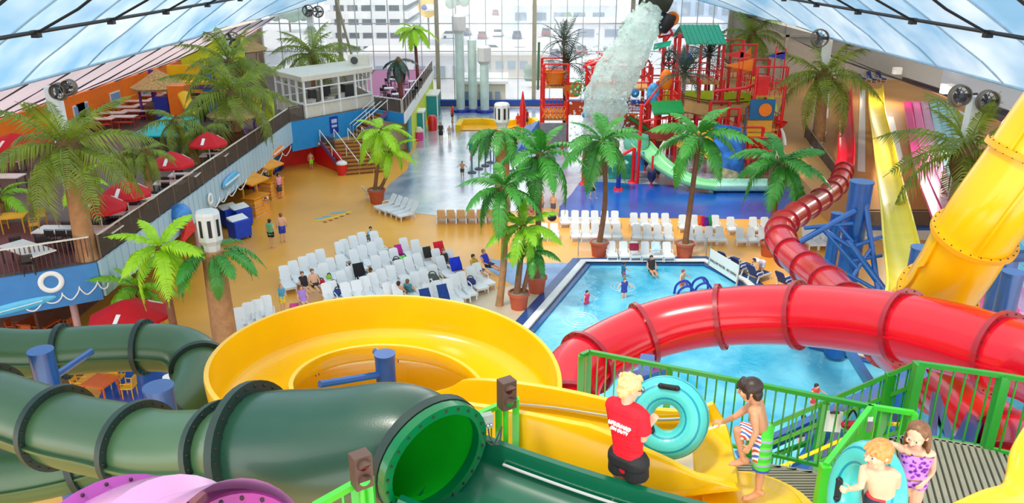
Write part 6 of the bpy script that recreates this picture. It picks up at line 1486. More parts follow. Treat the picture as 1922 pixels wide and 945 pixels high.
# painted motif on the tan floor
cx = G(622, 407); b = MB()
for k in range(13):
    a = -0.55 + 1.1 * k / 12
b.sweep([G(590 + 70 * k / 10, 415 - 18 * k / 10 + 3 * math.sin(PI * k / 10), 0.012) for k in range(11)], [(-0.12, 0), (0.12, 0)]); b.build('x', YELP) if False else None
t = thing('floor_motif', 'small yellow arc with blue and red marks painted on the tan floor', 'floor marking', (cx.x, cx.y, 0)); b.build('arc', mat('painted yellow', (250, 206, 30), 0.5), t)
for k, (px, py, w) in enumerate(((600, 411, 0.5), (613, 406, 0.4), (625, 400, 0.3), (639, 398, 0.6))): b = MB(); q = G(px, py, 0.012); b.box(q, (w, 0.35, 0.006), rz=0.4); b.build('blue_mark', mat('painted pale blue', (130, 180, 190), 0.5), t, smooth=False)
for k in range(5): b = MB(); q = G(610 + 10.5 * k, 417 - 3.2 * k - 0.15 * k * k, 0.012); b.box(q, (0.22, 0.22, 0.006), rz=0.4); b.build('red_mark', mat('painted red brown', (180, 70, 30), 0.5), t, smooth=False)
# ------------------------------------------------------------------ loungers
M_RESIN = mat('white resin', (226, 228, 228), 0.4, var=0.02); M_RESIN2 = mat('navy sling', (34, 56, 116), 0.6); M_TANSL = mat('tan sling', (222, 196, 160), 0.6)
LG = 'white loungers'
def lounger(mback, name='lounge_chair'):
    t = thing(name, 'x', 'lounger'); 
    b = MB(); b.box((0, -0.28, 0.33), (0.54, 1.0, 0.06)); b.box((0, -0.76, 0.3), (0.54, 0.05, 0.1)); b.build('seat', mback, t, world=False, smooth=False)
    b = MB(); M = Matrix.Rotation(math.radians(-32), 3, 'X'); o = Vector((0, 0.2, 0.34)); W2 = 0.245
    prof = [(-W2, 0), (W2, 0), (W2, 0.7), (W2 * 0.9, 0.77), (W2 * 0.6, 0.8), (-W2 * 0.6, 0.8), (-W2 * 0.9, 0.77), (-W2, 0.7)]
    b.plate([o + M @ Vector((x, 0, z)) for x, z in prof], M @ Vector((0, 0.045, 0)))
    b.build('backrest', mback, t, world=False, smooth=False)
    for s in (-1, 1):
        b = MB(); x = s * 0.29; b.box((x, -0.28, 0.34), (0.05, 1.02, 0.07)); b.tube([(x, -0.14, 0.36), (x, -0.1, 0.55), (x, 0.3, 0.57), (x, 0.38, 0.5)], 0.028, 6)
        b.beam((x, -0.7, 0.33), (x, -0.74, 0.0), 0.06); b.beam((x, 0.18, 0.33), (x, 0.3, 0.0), 0.06); b.build('side_frame', M_RESIN, t, world=False)
    KIDS[t.name] = [c for c in COL.objects if c.parent == t]; return t
PR = {}
def put(px, py, head, label, group, m=M_RESIN, z=0.0, name='lounge_chair', s=1.0, sc=None):
    sc = sc or (s, s, s)
    p = G(px, py, z + 0.3); p.z = z
    if m.name not in PR:
        t = lounger(m, name); PR[m.name] = t; t.location = p; t.rotation_euler = (0, 0, head); t['label'] = label; t['group'] = group; t.scale = sc; return t
    return dup(PR[m.name], p, head, label, group, scale=sc)
rows = [('poolside row between two potted palms', 476, [1148, 1171, 1191, 1212, 1232, 1253], 0),
        ('middle row behind the curved palm', 440, [1020, 1040, 1080, 1099, 1118, 1138, 1158], 0), ('middle row left of the leaning palm', 443, [1195, 1215, 1235, 1254], 0),
        ('middle row right of leaning palm', 446, [1294, 1312, 1332, 1352], 0), ('middle row near the far red tube', 448, [1390, 1411, 1432], 0),
        ('back row behind the curved palm', 415, [1060, 1079, 1098, 1117, 1135, 1154], 0), ('back row left of leaning palm', 420, [1191, 1210, 1229, 1250], 0),
        ('back row right of leaning palm', 424, [1282, 1304, 1343], 0), ('back row near the red tube', 428, [1373, 1415, 1437], 0)]
rnd = random.Random(5)
for lab, py, xs, hd in rows:
    for k, px in enumerate(xs): put(px, py + 0.25 * k, rnd.uniform(-0.08, 0.08), f'white lounger, {ORD[k]} from left in the {lab}', lab, sc=(0.93, 0.6, 0.86))
for k in range(6): put(829 + 18.6 * k, 409 - 0.2 * k, PI + rnd.uniform(-0.04, 0.04), f'tan backed lounger, {ORD[k]} from left in the row facing the splash pad', 'tan loungers facing the splash pad', M_TANSL)
# big staggered group at left: positions of the seats
rowA = [(539, 532), (557, 522), (574, 514), (591, 507), (607, 499)]
rowB = [(643, 484), (653, 479), (669, 472), (685, 465), (709, 463), (718, 477)]
rowC = [(612, 527), (628, 516), (644, 510), (671, 499), (687, 491), (703, 485)]
rowD = [(648, 542), (664, 533), (679, 528), (711, 512), (727, 502), (745, 497), (766, 476), (786, 480)]
rowE = [(621, 566), (632, 562), (657, 565), (676, 561), (692, 553), (707, 546), (724, 538), (740, 532), (757, 520), (775, 514), (792, 507), (804, 494)]
rowF = [(737, 565), (752, 567), (770, 553), (788, 545), (803, 540), (820, 530), (836, 512), (826, 498)]
rowG = [(811, 568), (827, 562), (848, 558), (861, 549), (873, 544), (893, 533), (905, 526), (850, 500)]
for nm, row in (('back', rowA), ('rear right', rowB), ('second', rowC), ('third', rowD), ('fourth', rowE), ('fifth', rowF), ('front', rowG)):
    for k, (px, py) in enumerate(row): put(px, py, 0.5 + rnd.uniform(-0.08, 0.08), f'white lounger, {ORD[k]} from left in the {nm} row of the crowded group', f'{nm} row of the crowded group')
for k, (px, py) in enumerate(((453, 616), (469, 606), (487, 600), (503, 592))): put(px, py, 0.35, f'white lounger by the yellow slide at left, {ORD[k]} from left', 'loungers left of the yellow slide')
for k, (px, py) in enumerate(((338, 744), (353, 732), (368, 722))): put(px, py, 0.9, f'white lounger seen inside the green tube loop, {ORD[k]} from left', 'loungers inside the green loop')
for k, (px, py) in enumerate(((726, 387), (737, 391), (748, 394), (758, 398), (767, 402))): put(px, py, -0.9, f'white lounger right of the pot near the stairs, {ORD[k]} from left', 'loungers by the stairs pot')
put(697, 366, 2.2, 'white lounger left of the pot near the stairs', 'loungers by the stairs pot')
for k, (px, py) in enumerate(((1518, 452), (1534, 452), (1550, 450), (1566, 446), (1608, 438), (1622, 434), (1638, 432))): put(px, py, 0.1, f'white lounger behind the blue braced frame, {ORD[k]} from left', 'loungers behind the blue frame')
for k, (px, py) in enumerate(((1366, 492), (1390, 503), (1420, 517), (1474, 530))): put(px, py, 2.2, f'navy lounger along the right pool edge behind the banner, {ORD[k]} from left', 'navy loungers right of the pool', M_RESIN2)
for k, (px, py) in enumerate(((1614, 146), (1634, 148), (1652, 147))): put(px, py, 0.1, f'blue lounger at the back of the right terrace, {ORD[k]} from left', 'blue loungers on the terrace', M_RESIN2, z=2.7)
for k, (px, py) in enumerate(((1905, 512), (1916, 532))): put(px, py, 1.2, f'navy lounger behind the far right column, {ORD[k]} from the rear', 'navy loungers at far right', M_RESIN2)
# towels and bags on the loungers
def towel(label, px, py, col, s=(0.5, 0.7), z=0.8, hd=0.5, nm='towel', slope=1.0):
    p = G(px, py, z); t = thing(nm, label, nm.split('_')[-1], p, hd); b = MB(); N = 6; vs = []; fs = []
    R = Matrix.Rotation(slope, 3, 'X') if slope else Matrix.Identity(3)
    for i in range(N + 1):
        for j in range(N + 1): vs.append(R @ Vector(((i / N - 0.5) * s[0], (j / N - 0.5) * s[1] , 0.03 * math.sin(i * 1.7) * math.cos(j * 1.3) + 0.04)))
    for i in range(N):
        for j in range(N): a = i * (N + 1) + j; fs.append((a, a + 1, a + N + 2, a + N + 1))
    b.add(vs, fs); o = b.build('cloth', mat('towel ' + str(col), col, 0.9, var=0.15, scale=6), t, world=False); m = o.modifiers.new('s', 'SOLIDIFY'); m.thickness = 0.03; return t
def bag(label, px, py, col, s=0.28, z=0.45):
    p = G(px, py, z); t = thing('beach_bag', label, 'bag', p); b = MB(); b.ball((0, 0, 0.0), (s, s * 0.7, s * 0.8), 12, 8); b.build('pouch', mat('bag ' + str(col), col, 0.7, var=0.2, scale=5), t, world=False)
    b = MB(); b.torus((0, 0, s * 0.7), s * 0.5, 0.025, Matrix.Rotation(PI / 2, 3, 'X'), 16, 6); b.build('strap', BLACK, t, world=False)
for a in (('black towel draped on a lounger in the third row', 674, 509, (24, 22, 24), (0.55, 0.8)), ('magenta towel hanging over a rear lounger', 748, 470, (190, 30, 140), (0.4, 0.6)), ('red towel draped over the lounger at the rear right', 825, 470, (210, 16, 44), (0.55, 0.95)), ('black towel on the lounger left of the red towel', 802, 474, (40, 38, 36), (0.45, 0.6)),
          ('royal blue towel draped right of the red towel', 855, 496, (20, 50, 200), (0.6, 0.7)), ('navy towel on the front row of the crowded group', 832, 552, (24, 60, 130), (0.5, 0.9)), ('navy towel at the left end of the front row', 798, 556, (24, 60, 130), (0.5, 0.7)), ('red cloth on the third poolside lounger', 1190, 464, (150, 30, 60), (0.5, 0.4)),
          ('blue and white towel on the fifth poolside lounger', 1231, 463, (190, 215, 240), (0.5, 0.5)), ('orange towel hung with others in the back row', 1314, 414, (250, 110, 30), (0.3, 0.6)), ('pink towel hung with others in the back row', 1320, 416, (230, 30, 110), (0.25, 0.6)), ('purple towel hung with others in the back row', 1326, 418, (110, 40, 160), (0.25, 0.6)), ('green towel hung with others in the back row', 1332, 416, (40, 170, 80), (0.25, 0.6)),
          ('pink towel on the floor beside the seated purple swimsuit', 552, 576, (236, 70, 140), (0.4, 0.6), 0.0, 0.2, 'towel', 0)): towel(*a) if len(a) > 5 else towel(*a, hd=0.5 if a[1] < 1000 else 0)
for a in (('black bag in the fourth row of the crowded group', 626, 538, (28, 26, 30)), ('blue and black bag beside the black one', 635, 551, (40, 60, 130)), ('blue green bag by the black towel', 687, 524, (20, 110, 150)), ('lime green bag on the third row', 618, 520, (150, 210, 50), 0.16), ('black camera bag at the rear of the group', 734, 477, (30, 28, 28)), ('bright green bag under the magenta towel', 757, 486, (90, 220, 50), 0.24),
          ('dark bag left of the bright green one', 744, 493, (60, 60, 58)), ('grey camouflage bag in the front row', 812, 524, (80, 84, 70), 0.34), ('navy bag on the right front lounger', 883, 530, (40, 50, 110)), ('red bag in the second row', 604, 529, (220, 20, 50), 0.16), ('grey bag by the person at the rear', 692, 453, (110, 105, 100)), ('dark bag left of the navy loungers', 1036, 409, (20, 26, 60))): bag(*a)

# ------------------------------------------------------------------ smaller figures
def fig(label, px, py, h, hd, pose='stand', sk='fair', hair='brown', bottom=None, top=None, z=0.0, group=None, sit=0.0):
    """feet (or seat) at the pixel; hd = heading, 0 faces the viewer; built in world space"""
    p = G(px, py, z); f = Vector((math.sin(hd), -math.cos(hd), 0)); l = Vector((0, 0, 1)).cross(f); U = Vector((0, 0, 1)); A = lambda s, ff, u: p + l * (s * h) + f * (ff * h) + U * (u * h)
    sg = {'L': 1, 'R': -1}; J = {}
    if pose in ('stand', 'walk'):
        J = dict(hipL=A(.05, 0, .5), hipR=A(-.05, 0, .5), shL=A(.105, 0, .81), shR=A(-.105, 0, .81), head=A(0, .02, .925))
        w = 0.13 if pose == 'walk' else 0.0
        for s in 'LR':
            q = sg[s]; J['kn' + s] = A(.055 * q, .02 + w * q * 0.6, .27); J['an' + s] = A(.055 * q, w * q, .04); J['to' + s] = A(.055 * q, w * q + .1, .02)
            J['el' + s] = A(.15 * q, -.02 - w * q * .5, .64); J['wr' + s] = A(.165 * q, .05 - w * q * .9, .49)
    elif pose == 'sit':      # reclining on a lounger whose seat is at z + .36
        u = 0.36 / h
        J = dict(hipL=A(.05, -.02, u + .05), hipR=A(-.05, -.02, u + .05), shL=A(.105, -.17, u + .31), shR=A(-.105, -.17, u + .31), head=A(0, -.18, u + .44))
        for s in 'LR':
            q = sg[s]; J['kn' + s] = A(.06 * q, .22, u + .09); J['an' + s] = A(.06 * q, .43, u + .03); J['to' + s] = A(.06 * q, .48, u + .08); J['el' + s] = A(.15 * q, -.08, u + .16); J['wr' + s] = A(.10 * q, .06, u + .13)
    elif pose == 'bend':
        J = dict(hipL=A(.05, -.05, .5), hipR=A(-.05, -.05, .5), shL=A(.1, .2, .62), shR=A(-.1, .2, .62), head=A(0, .3, .62))
        for s in 'LR':
            q = sg[s]; J['kn' + s] = A(.055 * q, 0, .27); J['an' + s] = A(.055 * q, -.02, .04); J['to' + s] = A(.055 * q, .08, .02); J['el' + s] = A(.12 * q, .27, .47); J['wr' + s] = A(.1 * q, .32, .34)
    elif pose == 'float':    # wading, legs under water
        J = dict(hipL=A(.05, 0, .5), hipR=A(-.05, 0, .5), shL=A(.105, 0, .81), shR=A(-.105, 0, .81), head=A(0, .02, .925))
        for s in 'LR':
            q = sg[s]; J['kn' + s] = A(.06 * q, .03, .28); J['an' + s] = A(.06 * q, 0, .06); J['to' + s] = A(.06 * q, .1, .03); J['el' + s] = A(.22 * q, .05, .72); J['wr' + s] = A(.3 * q, .14, .66)
    J['fwd'] = frame3(f); J['face'] = f
    root, f3, r = body('person', label, J, h, sk, hair, None, 0.068 * h, voxel=0.022, feet=True, group=group, detailed=False)
    f_, l_, u_ = f3; M = Matrix((l_, f_, u_)).transposed(); H = J['head']; mb = MB(); mb.ball(H - f_ * r * 0.18 + u_ * r * 0.3, (r * 0.9, r * 0.98, r * 0.86), 10, 8, M); mb.ball(H - f_ * r * 0.5 - u_ * r * 0.2, (r * 0.74, r * 0.5, r * 0.8), 10, 8, M)
    soft(root, 'hair', mb, hair_m(hair), 0.022, 1)
    if bottom:
        mb = MB(); mb.cap(J['hipL'] + U * 0.03 * h, J['hipR'] + U * 0.03 * h, 0.07 * h, 0.07 * h)
        for s in 'LR': cloth_frustum(mb, J['hip' + s] + U * 0.02 * h, J['hip' + s].lerp(J['kn' + s], bottom[1]), 0.066 * h, 0.06 * h)
        soft(root, 'swim_shorts', mb, mat('cloth ' + str(bottom[0]), bottom[0], 0.7, var=0.12, scale=6), 0.022, 1)
    if top:
        mb = MB(); torso(mb, J, h, 1.0, 0.014)
        soft(root, top[1] if len(top) > 1 else 'shirt', mb, mat('cloth ' + str(top[0]), top[0], 0.7, var=0.12, scale=6), 0.022, 1)
    return root
BLK = (24, 24, 28)
fig('person in green top and black shorts standing on the tan floor', 511, 466, 1.72, 2.9, 'stand', 'fair', 'dark', (BLK, 0.5), ((110, 180, 130),))
fig('person in royal blue trunks standing beside the green top', 532, 455, 1.75, 3.6, 'stand', 'fair', 'brown', ((30, 60, 190), 0.8))
fig('child in lime trunks standing by the red shop wall', 585, 318, 1.35, 0.3, 'stand', 'tan', 'dark', ((150, 220, 30), 0.8))
fig('person in dark swimwear on the splash pad near the teal booth', 828, 267, 1.72, 0.1, 'stand', 'fair', 'brown', (BLK, 0.6), ((40, 44, 48),))
fig('pale child on the splash pad right of the dark swimwear', 844, 262, 1.25, 0.0, 'stand', 'fair', 'blond', ((190, 200, 200), 0.6))
fig('person in red shirt at the back of the splash pad', 849, 230, 1.7, 1.2, 'stand', 'tan', 'dark', ((60, 50, 50), 0.7), ((220, 30, 40),))
fig('person in green swimsuit walking on the splash pad', 884, 300, 1.68, 2.6, 'walk', 'tan', 'dark', ((30, 170, 110), 0.2), ((30, 170, 110), 'swimsuit'))
fig('boy in dark trunks with arms apart on the splash pad', 868, 335, 1.3, 0.0, 'float', 'tan', 'dark', ((60, 70, 50), 0.6))
fig('boy in black trunks striding on the blue swirl', 1112, 373, 1.5, 1.3, 'walk', 'fair', 'dark', (BLK, 0.6))
fig('child in grey trunks standing near the tall potted palm crown', 1038, 406, 1.5, -0.4, 'stand', 'fair', 'brown', ((90, 90, 96), 0.7))
fig('person standing just left of the grey trunks child', 1016, 408, 1.6, 1.0, 'stand', 'fair', 'brown', ((120, 120, 110), 0.5))
fig('seated child in pink beside the left end of the middle row', 990, 408, 1.3, 0.6, 'sit', 'fair', 'dark', ((230, 60, 120), 0.4), z=-0.3)
fig('seated child in red beside the child in pink', 1000, 410, 1.3, 0.9, 'sit', 'tan', 'dark', ((220, 50, 50), 0.4), z=-0.3)
fig('person in pink swimwear under the tall potted palm leaves', 1002, 345, 1.5, 0.4, 'stand', 'fair', 'brown', ((230, 80, 140), 0.3), ((230, 110, 150), 'swimsuit'))
fig('child in pink swimsuit standing in the far corner of the pool', 1169, 534, 1.25, 2.0, 'float', 'tan', 'dark', ((230, 50, 130), 0.2), ((60, 110, 150), 'swimsuit'), z=-0.55)
fig('person in black swimsuit sitting in the pool near the far kerb', 1223, 524, 1.65, 0.1, 'sit', 'tan', 'dark', (BLK, 0.15), (BLK, 'swimsuit'), z=-0.45)
fig('girl in blue swimsuit wading in the pool', 1170, 572, 1.4, 0.2, 'float', 'fair', 'brown', ((50, 60, 150), 0.15), ((50, 60, 150), 'swimsuit'), z=-0.5)
fig('swimmer in pink splashing at the left of the pool', 1100, 592, 1.3, 0.8, 'float', 'fair', 'dark', ((220, 60, 110), 0.2), ((220, 60, 110), 'swimsuit'), z=-0.75)
fig('swimmer beside the blue pool handrails', 1278, 558, 1.5, 0.8, 'float', 'fair', 'brown', ((230, 110, 90), 0.3), z=-0.7)
fig('child in yellow blue towel standing at the left of the loungers', 532, 583, 1.3, 0.6, 'stand', 'fair', 'ginger', ((230, 200, 60), 0.9), ((70, 160, 200), 'towel'))
fig('person in lilac swimsuit seated at the left front of the loungers', 572, 584, 1.65, 0.5, 'sit', 'fair', 'brown', ((170, 130, 210), 0.3), ((170, 130, 210), 'swimsuit'), z=-0.25)
fig('person in black swimwear reclining left in the crowded group', 575, 556, 1.6, 0.6, 'sit', 'fair', 'brown', (BLK, 0.3), (BLK, 'swimsuit'))
fig('person in black trunks reclining right of the black swimwear', 594, 553, 1.7, 0.6, 'sit', 'fair', 'brown', (BLK, 0.6))
fig('person in pale blue shirt at the rear of the crowded group', 699, 466, 1.6, 0.3, 'sit', 'tan', 'dark', ((90, 90, 80), 0.6), ((150, 205, 215),))
fig('bare backed person in the front row of the crowded group', 756, 568, 1.7, 2.8, 'sit', 'tan', 'dark', ((70, 60, 60), 0.5), z=-0.1)
fig('person in teal patterned top beside the bare back', 771, 563, 1.65, 2.9, 'sit', 'fair', 'brown', ((150, 140, 120), 0.5), ((70, 140, 150),), z=-0.1)
fig('person in black shirt reclining below the red towel', 840, 512, 1.7, 0.7, 'sit', 'fair', 'brown', ((60, 60, 60), 0.5), ((40, 36, 36),))
fig('person in ochre shirt and jeans at the right of the loungers', 897, 524, 1.75, 0.8, 'sit', 'tan', 'dark', ((40, 60, 110), 0.95), ((190, 160, 40),), z=0.05)
fig('person in blue shirt reclining at the right end of the loungers', 917, 514, 1.75, 0.9, 'sit', 'tan', 'brown', ((30, 30, 60), 0.8), ((30, 50, 180),), z=0.15)
fig('person in white bending over the navy loungers by the pool', 1426, 522, 1.65, -1.2, 'bend', 'fair', 'black', ((215, 210, 225), 0.6), ((240, 240, 244),))
fig('vendor in pink shirt beside the farther wooden kiosk', 526, 372, 1.7, 1.0, 'stand', 'tan', 'dark', ((60, 60, 70), 0.95), ((240, 160, 190),))
fig('vendor in white shirt behind the farther wooden kiosk', 500, 348, 1.7, 1.2, 'stand', 'tan', 'grey', ((60, 60, 70), 0.95), ((236, 232, 226),))
fig('person in dark clothes bending between the two wooden kiosks', 500, 398, 1.6, 0.4, 'bend', 'tan', 'dark', ((40, 40, 44), 0.9), ((220, 226, 236),))
fig('bare backed person seated at a table below the front parasols', 202, 412, 1.7, 2.4, 'sit', 'tan', 'dark', ((40, 40, 60), 0.6), z=ZD)
fig('person in red seated by the deck railing under the parasols', 246, 398, 1.7, 2.6, 'sit', 'tan', 'brown', ((60, 30, 40), 0.6), ((210, 40, 70),), z=ZD)
fig('seated person in dark top behind the second parasol pole', 402, 300, 1.7, 2.6, 'sit', 'tan', 'dark', ((40, 40, 60), 0.6), ((60, 50, 50),), z=ZD)
fig('person in orange standing by the red spray post at the back', 972, 243, 1.5, 0.4, 'stand', 'tan', 'dark', ((220, 80, 40), 0.7), ((220, 70, 50),))
fig('person in red shirt behind the red spray post', 988, 240, 1.75, 0.6, 'stand', 'tan', 'dark', ((60, 60, 80), 0.8), ((200, 24, 36),))
fig('bather under the pouring pelican spout beside the palm', 1458, 300, 1.5, 0.8, 'stand', 'tan', 'dark', ((40, 90, 170), 0.6))
fig('swimmer in red seen through the green stair railing', 1523, 783, 1.4, 0.5, 'float', 'fair', 'dark', ((230, 60, 60), 0.3), ((230, 70, 60), 'swimsuit'), z=-0.5)
fig('swimmer in black seen low through the stair railing', 1498, 850, 1.5, 0.5, 'float', 'fair', 'dark', (BLK, 0.3), (BLK, 'swimsuit'), z=-0.5)
# pool banner and net, blue pool handrails
M_BAN = mat('white banner', (238, 234, 226), 0.6, var=0.02)
a, c = G(1330, 498, 0.05), G(1384, 532, 0.05); hgt = 0.95; t = thing('pool_banner', 'white banner with black lettering along the right pool corner', 'banner', a); b = MB(); nrm = (c - a).cross(Vector((0, 0, 1))).normalized()
b.plate([a, c, c + Vector((0, 0, hgt)), a + Vector((0, 0, hgt))], nrm * -0.02); b.build('sheet', M_BAN, t, smooth=False)
xd = (c - a).normalized(); M4 = Matrix((xd, Vector((0, 0, 1)), xd.cross(Vector((0, 0, 1))))).transposed().to_4x4(); M4.translation = (a + c) / 2 + Vector((0, 0, 0.36)) + xd.cross(Vector((0, 0, 1))) * 0.025
tx = text_mesh('SHALLOW WATER - NO DIVING', 0.27, 'lettering', BLACK, t, M4, 0.004); k_ = (c - a).length * 0.9 / max(0.1, tx.dimensions.x or 4.5); tx.data.transform(Matrix.Diagonal((k_, min(1.0, k_ * 1.25), 1, 1)))
e = G(1378, 560, 0.05); b = MB(); b.plate([c, e, e + Vector((0, 0, 0.9)), c + Vector((0, 0, hgt))], Vector((0.02, 0, 0))); b.build('side_sheet', M_BAN, t, smooth=False)
for p in (a, c): b = MB(); b.cyl(p, p + Vector((0, 0, 1.05)), 0.03); b.build('post', STEEL, t)
t = thing('net_fence', 'fine barrier of clear panels behind the poolside chair row', 'fence', G(1215, 482)); cl = see_through('clear fence panel', (235, 235, 230), 0.08, 0.1, 0.08)
P = [G(1085, 481), G(1165, 481), G(1245, 481), G(1325, 481)]
for p in P: b = MB(); b.cyl(p, p + Vector((0, 0, 1.1)), 0.025); b.build('post', STEEL, t)
for p, q in zip(P[:-1], P[1:]): b = MB(); b.plate([p + Vector((0, 0, .1)), q + Vector((0, 0, .1)), q + Vector((0, 0, 1.05)), p + Vector((0, 0, 1.05))], (0, 0.015, 0)); b.build('panel', cl, t, smooth=False)
for lab, px, py in (('left blue hooped handrail on the pool steps', 1283, 552), ('right blue hooped handrail on the pool steps', 1315, 546)):
    p = G(px, py, 0); t = thing('pool_handrail', lab, 'handrail', p)
    for s in (-0.35, 0.35): b = MB(); b.tube(catmull([p + Vector((-0.4, s, -0.4)), p + Vector((-0.3, s, 0.3)), p + Vector((0.1, s, 0.55)), p + Vector((0.4, s, 0.3)), p + Vector((0.45, s, -0.2))], 5), 0.06, 8); b.build('hoop', NAVY, t)
    b = MB(); b.cyl(p + Vector((0.1, -0.35, 0.55)), p + Vector((0.1, 0.35, 0.55)), 0.05); b.build('cross_bar', NAVY, t)
# foam and ripples around the bathers
M_FOAM = see_through('white foam', (250, 252, 255), 0.3, 0.3, 0.05)
for lab, px, py, R in (('ring of ripples left of the swimmer in pink', 1088, 600, 0.8), ('splash by the child in pink swimsuit', 1169, 538, 0.6)):
    p = G(px, py, -0.12); b = MB()
    for rr in (R * 0.4, R * 0.7, R): b.torus((p.x, p.y, -0.135), rr, 0.03, None, 28, 6, 0.6)
    tag(b.build('pool_ripple', M_FOAM), lab, 'ripple', 'water ripples', 'stuff')
# ------------------------------------------------------------------ play structure on the splash pad
def pole_px(root, px, py0, py1, Y=None, r=0.13, m=REDP, z0=0.0, nm='post'):
    B = G(px, py0, z0) if Y is None else AY(px, py0, Y); T = Vector((B.x, B.y, ZY(py1, B.y) if False else AY(px, py1, B.y).z)); b = MB(); b.cyl(B, T, r, 8); b.build(nm, m, root); return B, T
def bar(root, a, c, r=0.08, m=REDP, nm='rail'): b = MB(); b.tube([a, c], r, 6); b.build(nm, m, root)
def deck(root, x0, x1, y0, y1, z, m, nm='platform'): b = MB(); b.box(((x0 + x1) / 2, (y0 + y1) / 2, z), (x1 - x0, y1 - y0, 0.18)); b.build(nm, m, root, smooth=False)
def frame_tower(name, label, x0, x1, y0, y1, levels, ztop, m=REDP, deck_m=None, rails=True):
    t = thing(name, label, 'play tower', ((x0 + x1) / 2, (y0 + y1) / 2, 0)); pts = [(x0, y0), (x1, y0), (x1, y1), (x0, y1)]
    for (x, y) in pts: b = MB(); b.cyl((x, y, 0), (x, y, ztop), 0.13, 8); b.build('post', m, t)
    for z in levels:
        deck(t, x0, x1, y0, y1, z, deck_m or mat('tan deck panel', (214, 150, 70), 0.5))
        if rails:
            for (a, c) in zip(pts, pts[1:] + pts[:1]):
                for dz in (0.55, 1.05): bar(t, Vector((*a, z + dz)), Vector((*c, z + dz)), 0.05, m)
                for k in range(1, 6): u = k / 6; bar(t, Vector((lerp(a[0], c[0], u), lerp(a[1], c[1], u), z)), Vector((lerp(a[0], c[0], u), lerp(a[1], c[1], u), z + 1.05)), 0.03, m, 'baluster')
    bar(t, Vector((x0, y0, ztop)), Vector((x1, y0, ztop)), 0.08, m); bar(t, Vector((x0, y1, ztop)), Vector((x1, y1, ztop)), 0.08, m)
    return t
def gable(t, x0, x1, y0, y1, z, h, m):
    b = MB(); xm = (x0 + x1) / 2; ym = (y0 + y1) / 2
    b.plate([(x0, y0, z), (x1, y0, z), (x1, ym, z + h), (x0, ym, z + h)], (0, 0, 0.08)); b.plate([(x0, ym, z + h), (x1, ym, z + h), (x1, y1, z), (x0, y1, z)], (0, 0, 0.08))
    n = int((x1 - x0) / 0.35)
    for k in range(n + 1): x = lerp(x0, x1, k / n); b.beam((x, y0, z + 0.1), (x, ym, z + h + 0.1), 0.06)
    b.build('roof', m, t, smooth=False)
def wheel(t, c, r, m, yaw=0.0, spokes=8, nm='wheel'):
    c = Vector(c); M = Matrix.Rotation(yaw, 3, 'Z') @ Matrix.Rotation(PI / 2, 3, 'X'); b = MB(); b.torus(c, r, 0.07, M, 24, 6)
    for k in range(spokes): a = 2 * PI * k / spokes; b.beam(c, c + M @ Vector((math.cos(a) * r, math.sin(a) * r, 0)), 0.06)
    b.ball(c, 0.16, 8, 6); b.build(nm, m, t)
M_GREENR = mat('green corrugated roof', (14, 128, 60), 0.4, var=0.1); M_TEALR = mat('sea green roof', (20, 168, 124), 0.4); M_SLATE = mat('mottled play panel', (150, 120, 84), 0.6, var=0.4, scale=2)
X = lambda px, Y, z=2: (px - 961) / FOC * (Y * cT + (15.5 - z) * sT)
# left tower (orange rails) x 1012..1105
t = frame_tower('play_tower', 'left red play tower with crossed orange railing and orange tubs', X(1018, 68), X(1062, 68), 66.5, 70.5, [2.3, 5.0], 6.9)
for k in range(6): u = k / 6; x0 = lerp(X(1018, 66.4), X(1062, 66.4), u); x1 = lerp(X(1018, 66.4), X(1062, 66.4), u + 1 / 6); bar(t, Vector((x0, 66.4, 2.45)), Vector((x1, 66.4, 3.3)), 0.06, ORANGE, 'lattice'); bar(t, Vector((x1, 66.4, 2.45)), Vector((x0, 66.4, 3.3)), 0.06, ORANGE, 'lattice')
b = MB(); c = Vector((X(1040, 67), 67, 5.75)); b.lathe([(0.001, -0.6), (0.7, -0.5), (1.0, 0.5), (1.1, 0.5)], c, 14); b.build('tub', ORANGE, t); b = MB(); c = Vector((X(1072, 67), 67, 4.7)); b.lathe([(0.001, -0.6), (0.6, -0.5), (0.9, 0.5), (1.0, 0.5)], c, 14); b.build('tub', ORANGE, t)
b = MB(); b.box((X(1075, 68), 67.5, 3.1), (1.7, 0.2, 1.2)); b.build('side_panel', mat('vermilion panel', (240, 90, 30), 0.5), t, smooth=False)
b = MB(); b.box((X(1038, 67), 66.0, 1.05), (2.2, 0.25, 2.1)); b.build('grey_curtain', mat('grey play wall', (120, 122, 124), 0.6, var=0.15), t, smooth=False)
b = MB(); b.cyl((X(1009, 69), 69, 4.4), (X(1010, 69), 69, 8.4), 0.1, 8); b.build('striped_mast', mat('mast green', (70, 120, 80), 0.5), t)
for px in (1030, 1056): b = MB(); b.lathe([(0.16, 0), (0.08, 0.5), (0.02, 1.0)], (X(px, 64.5), 64.5, 0), 10); b.build('red_cone', REDP, t)
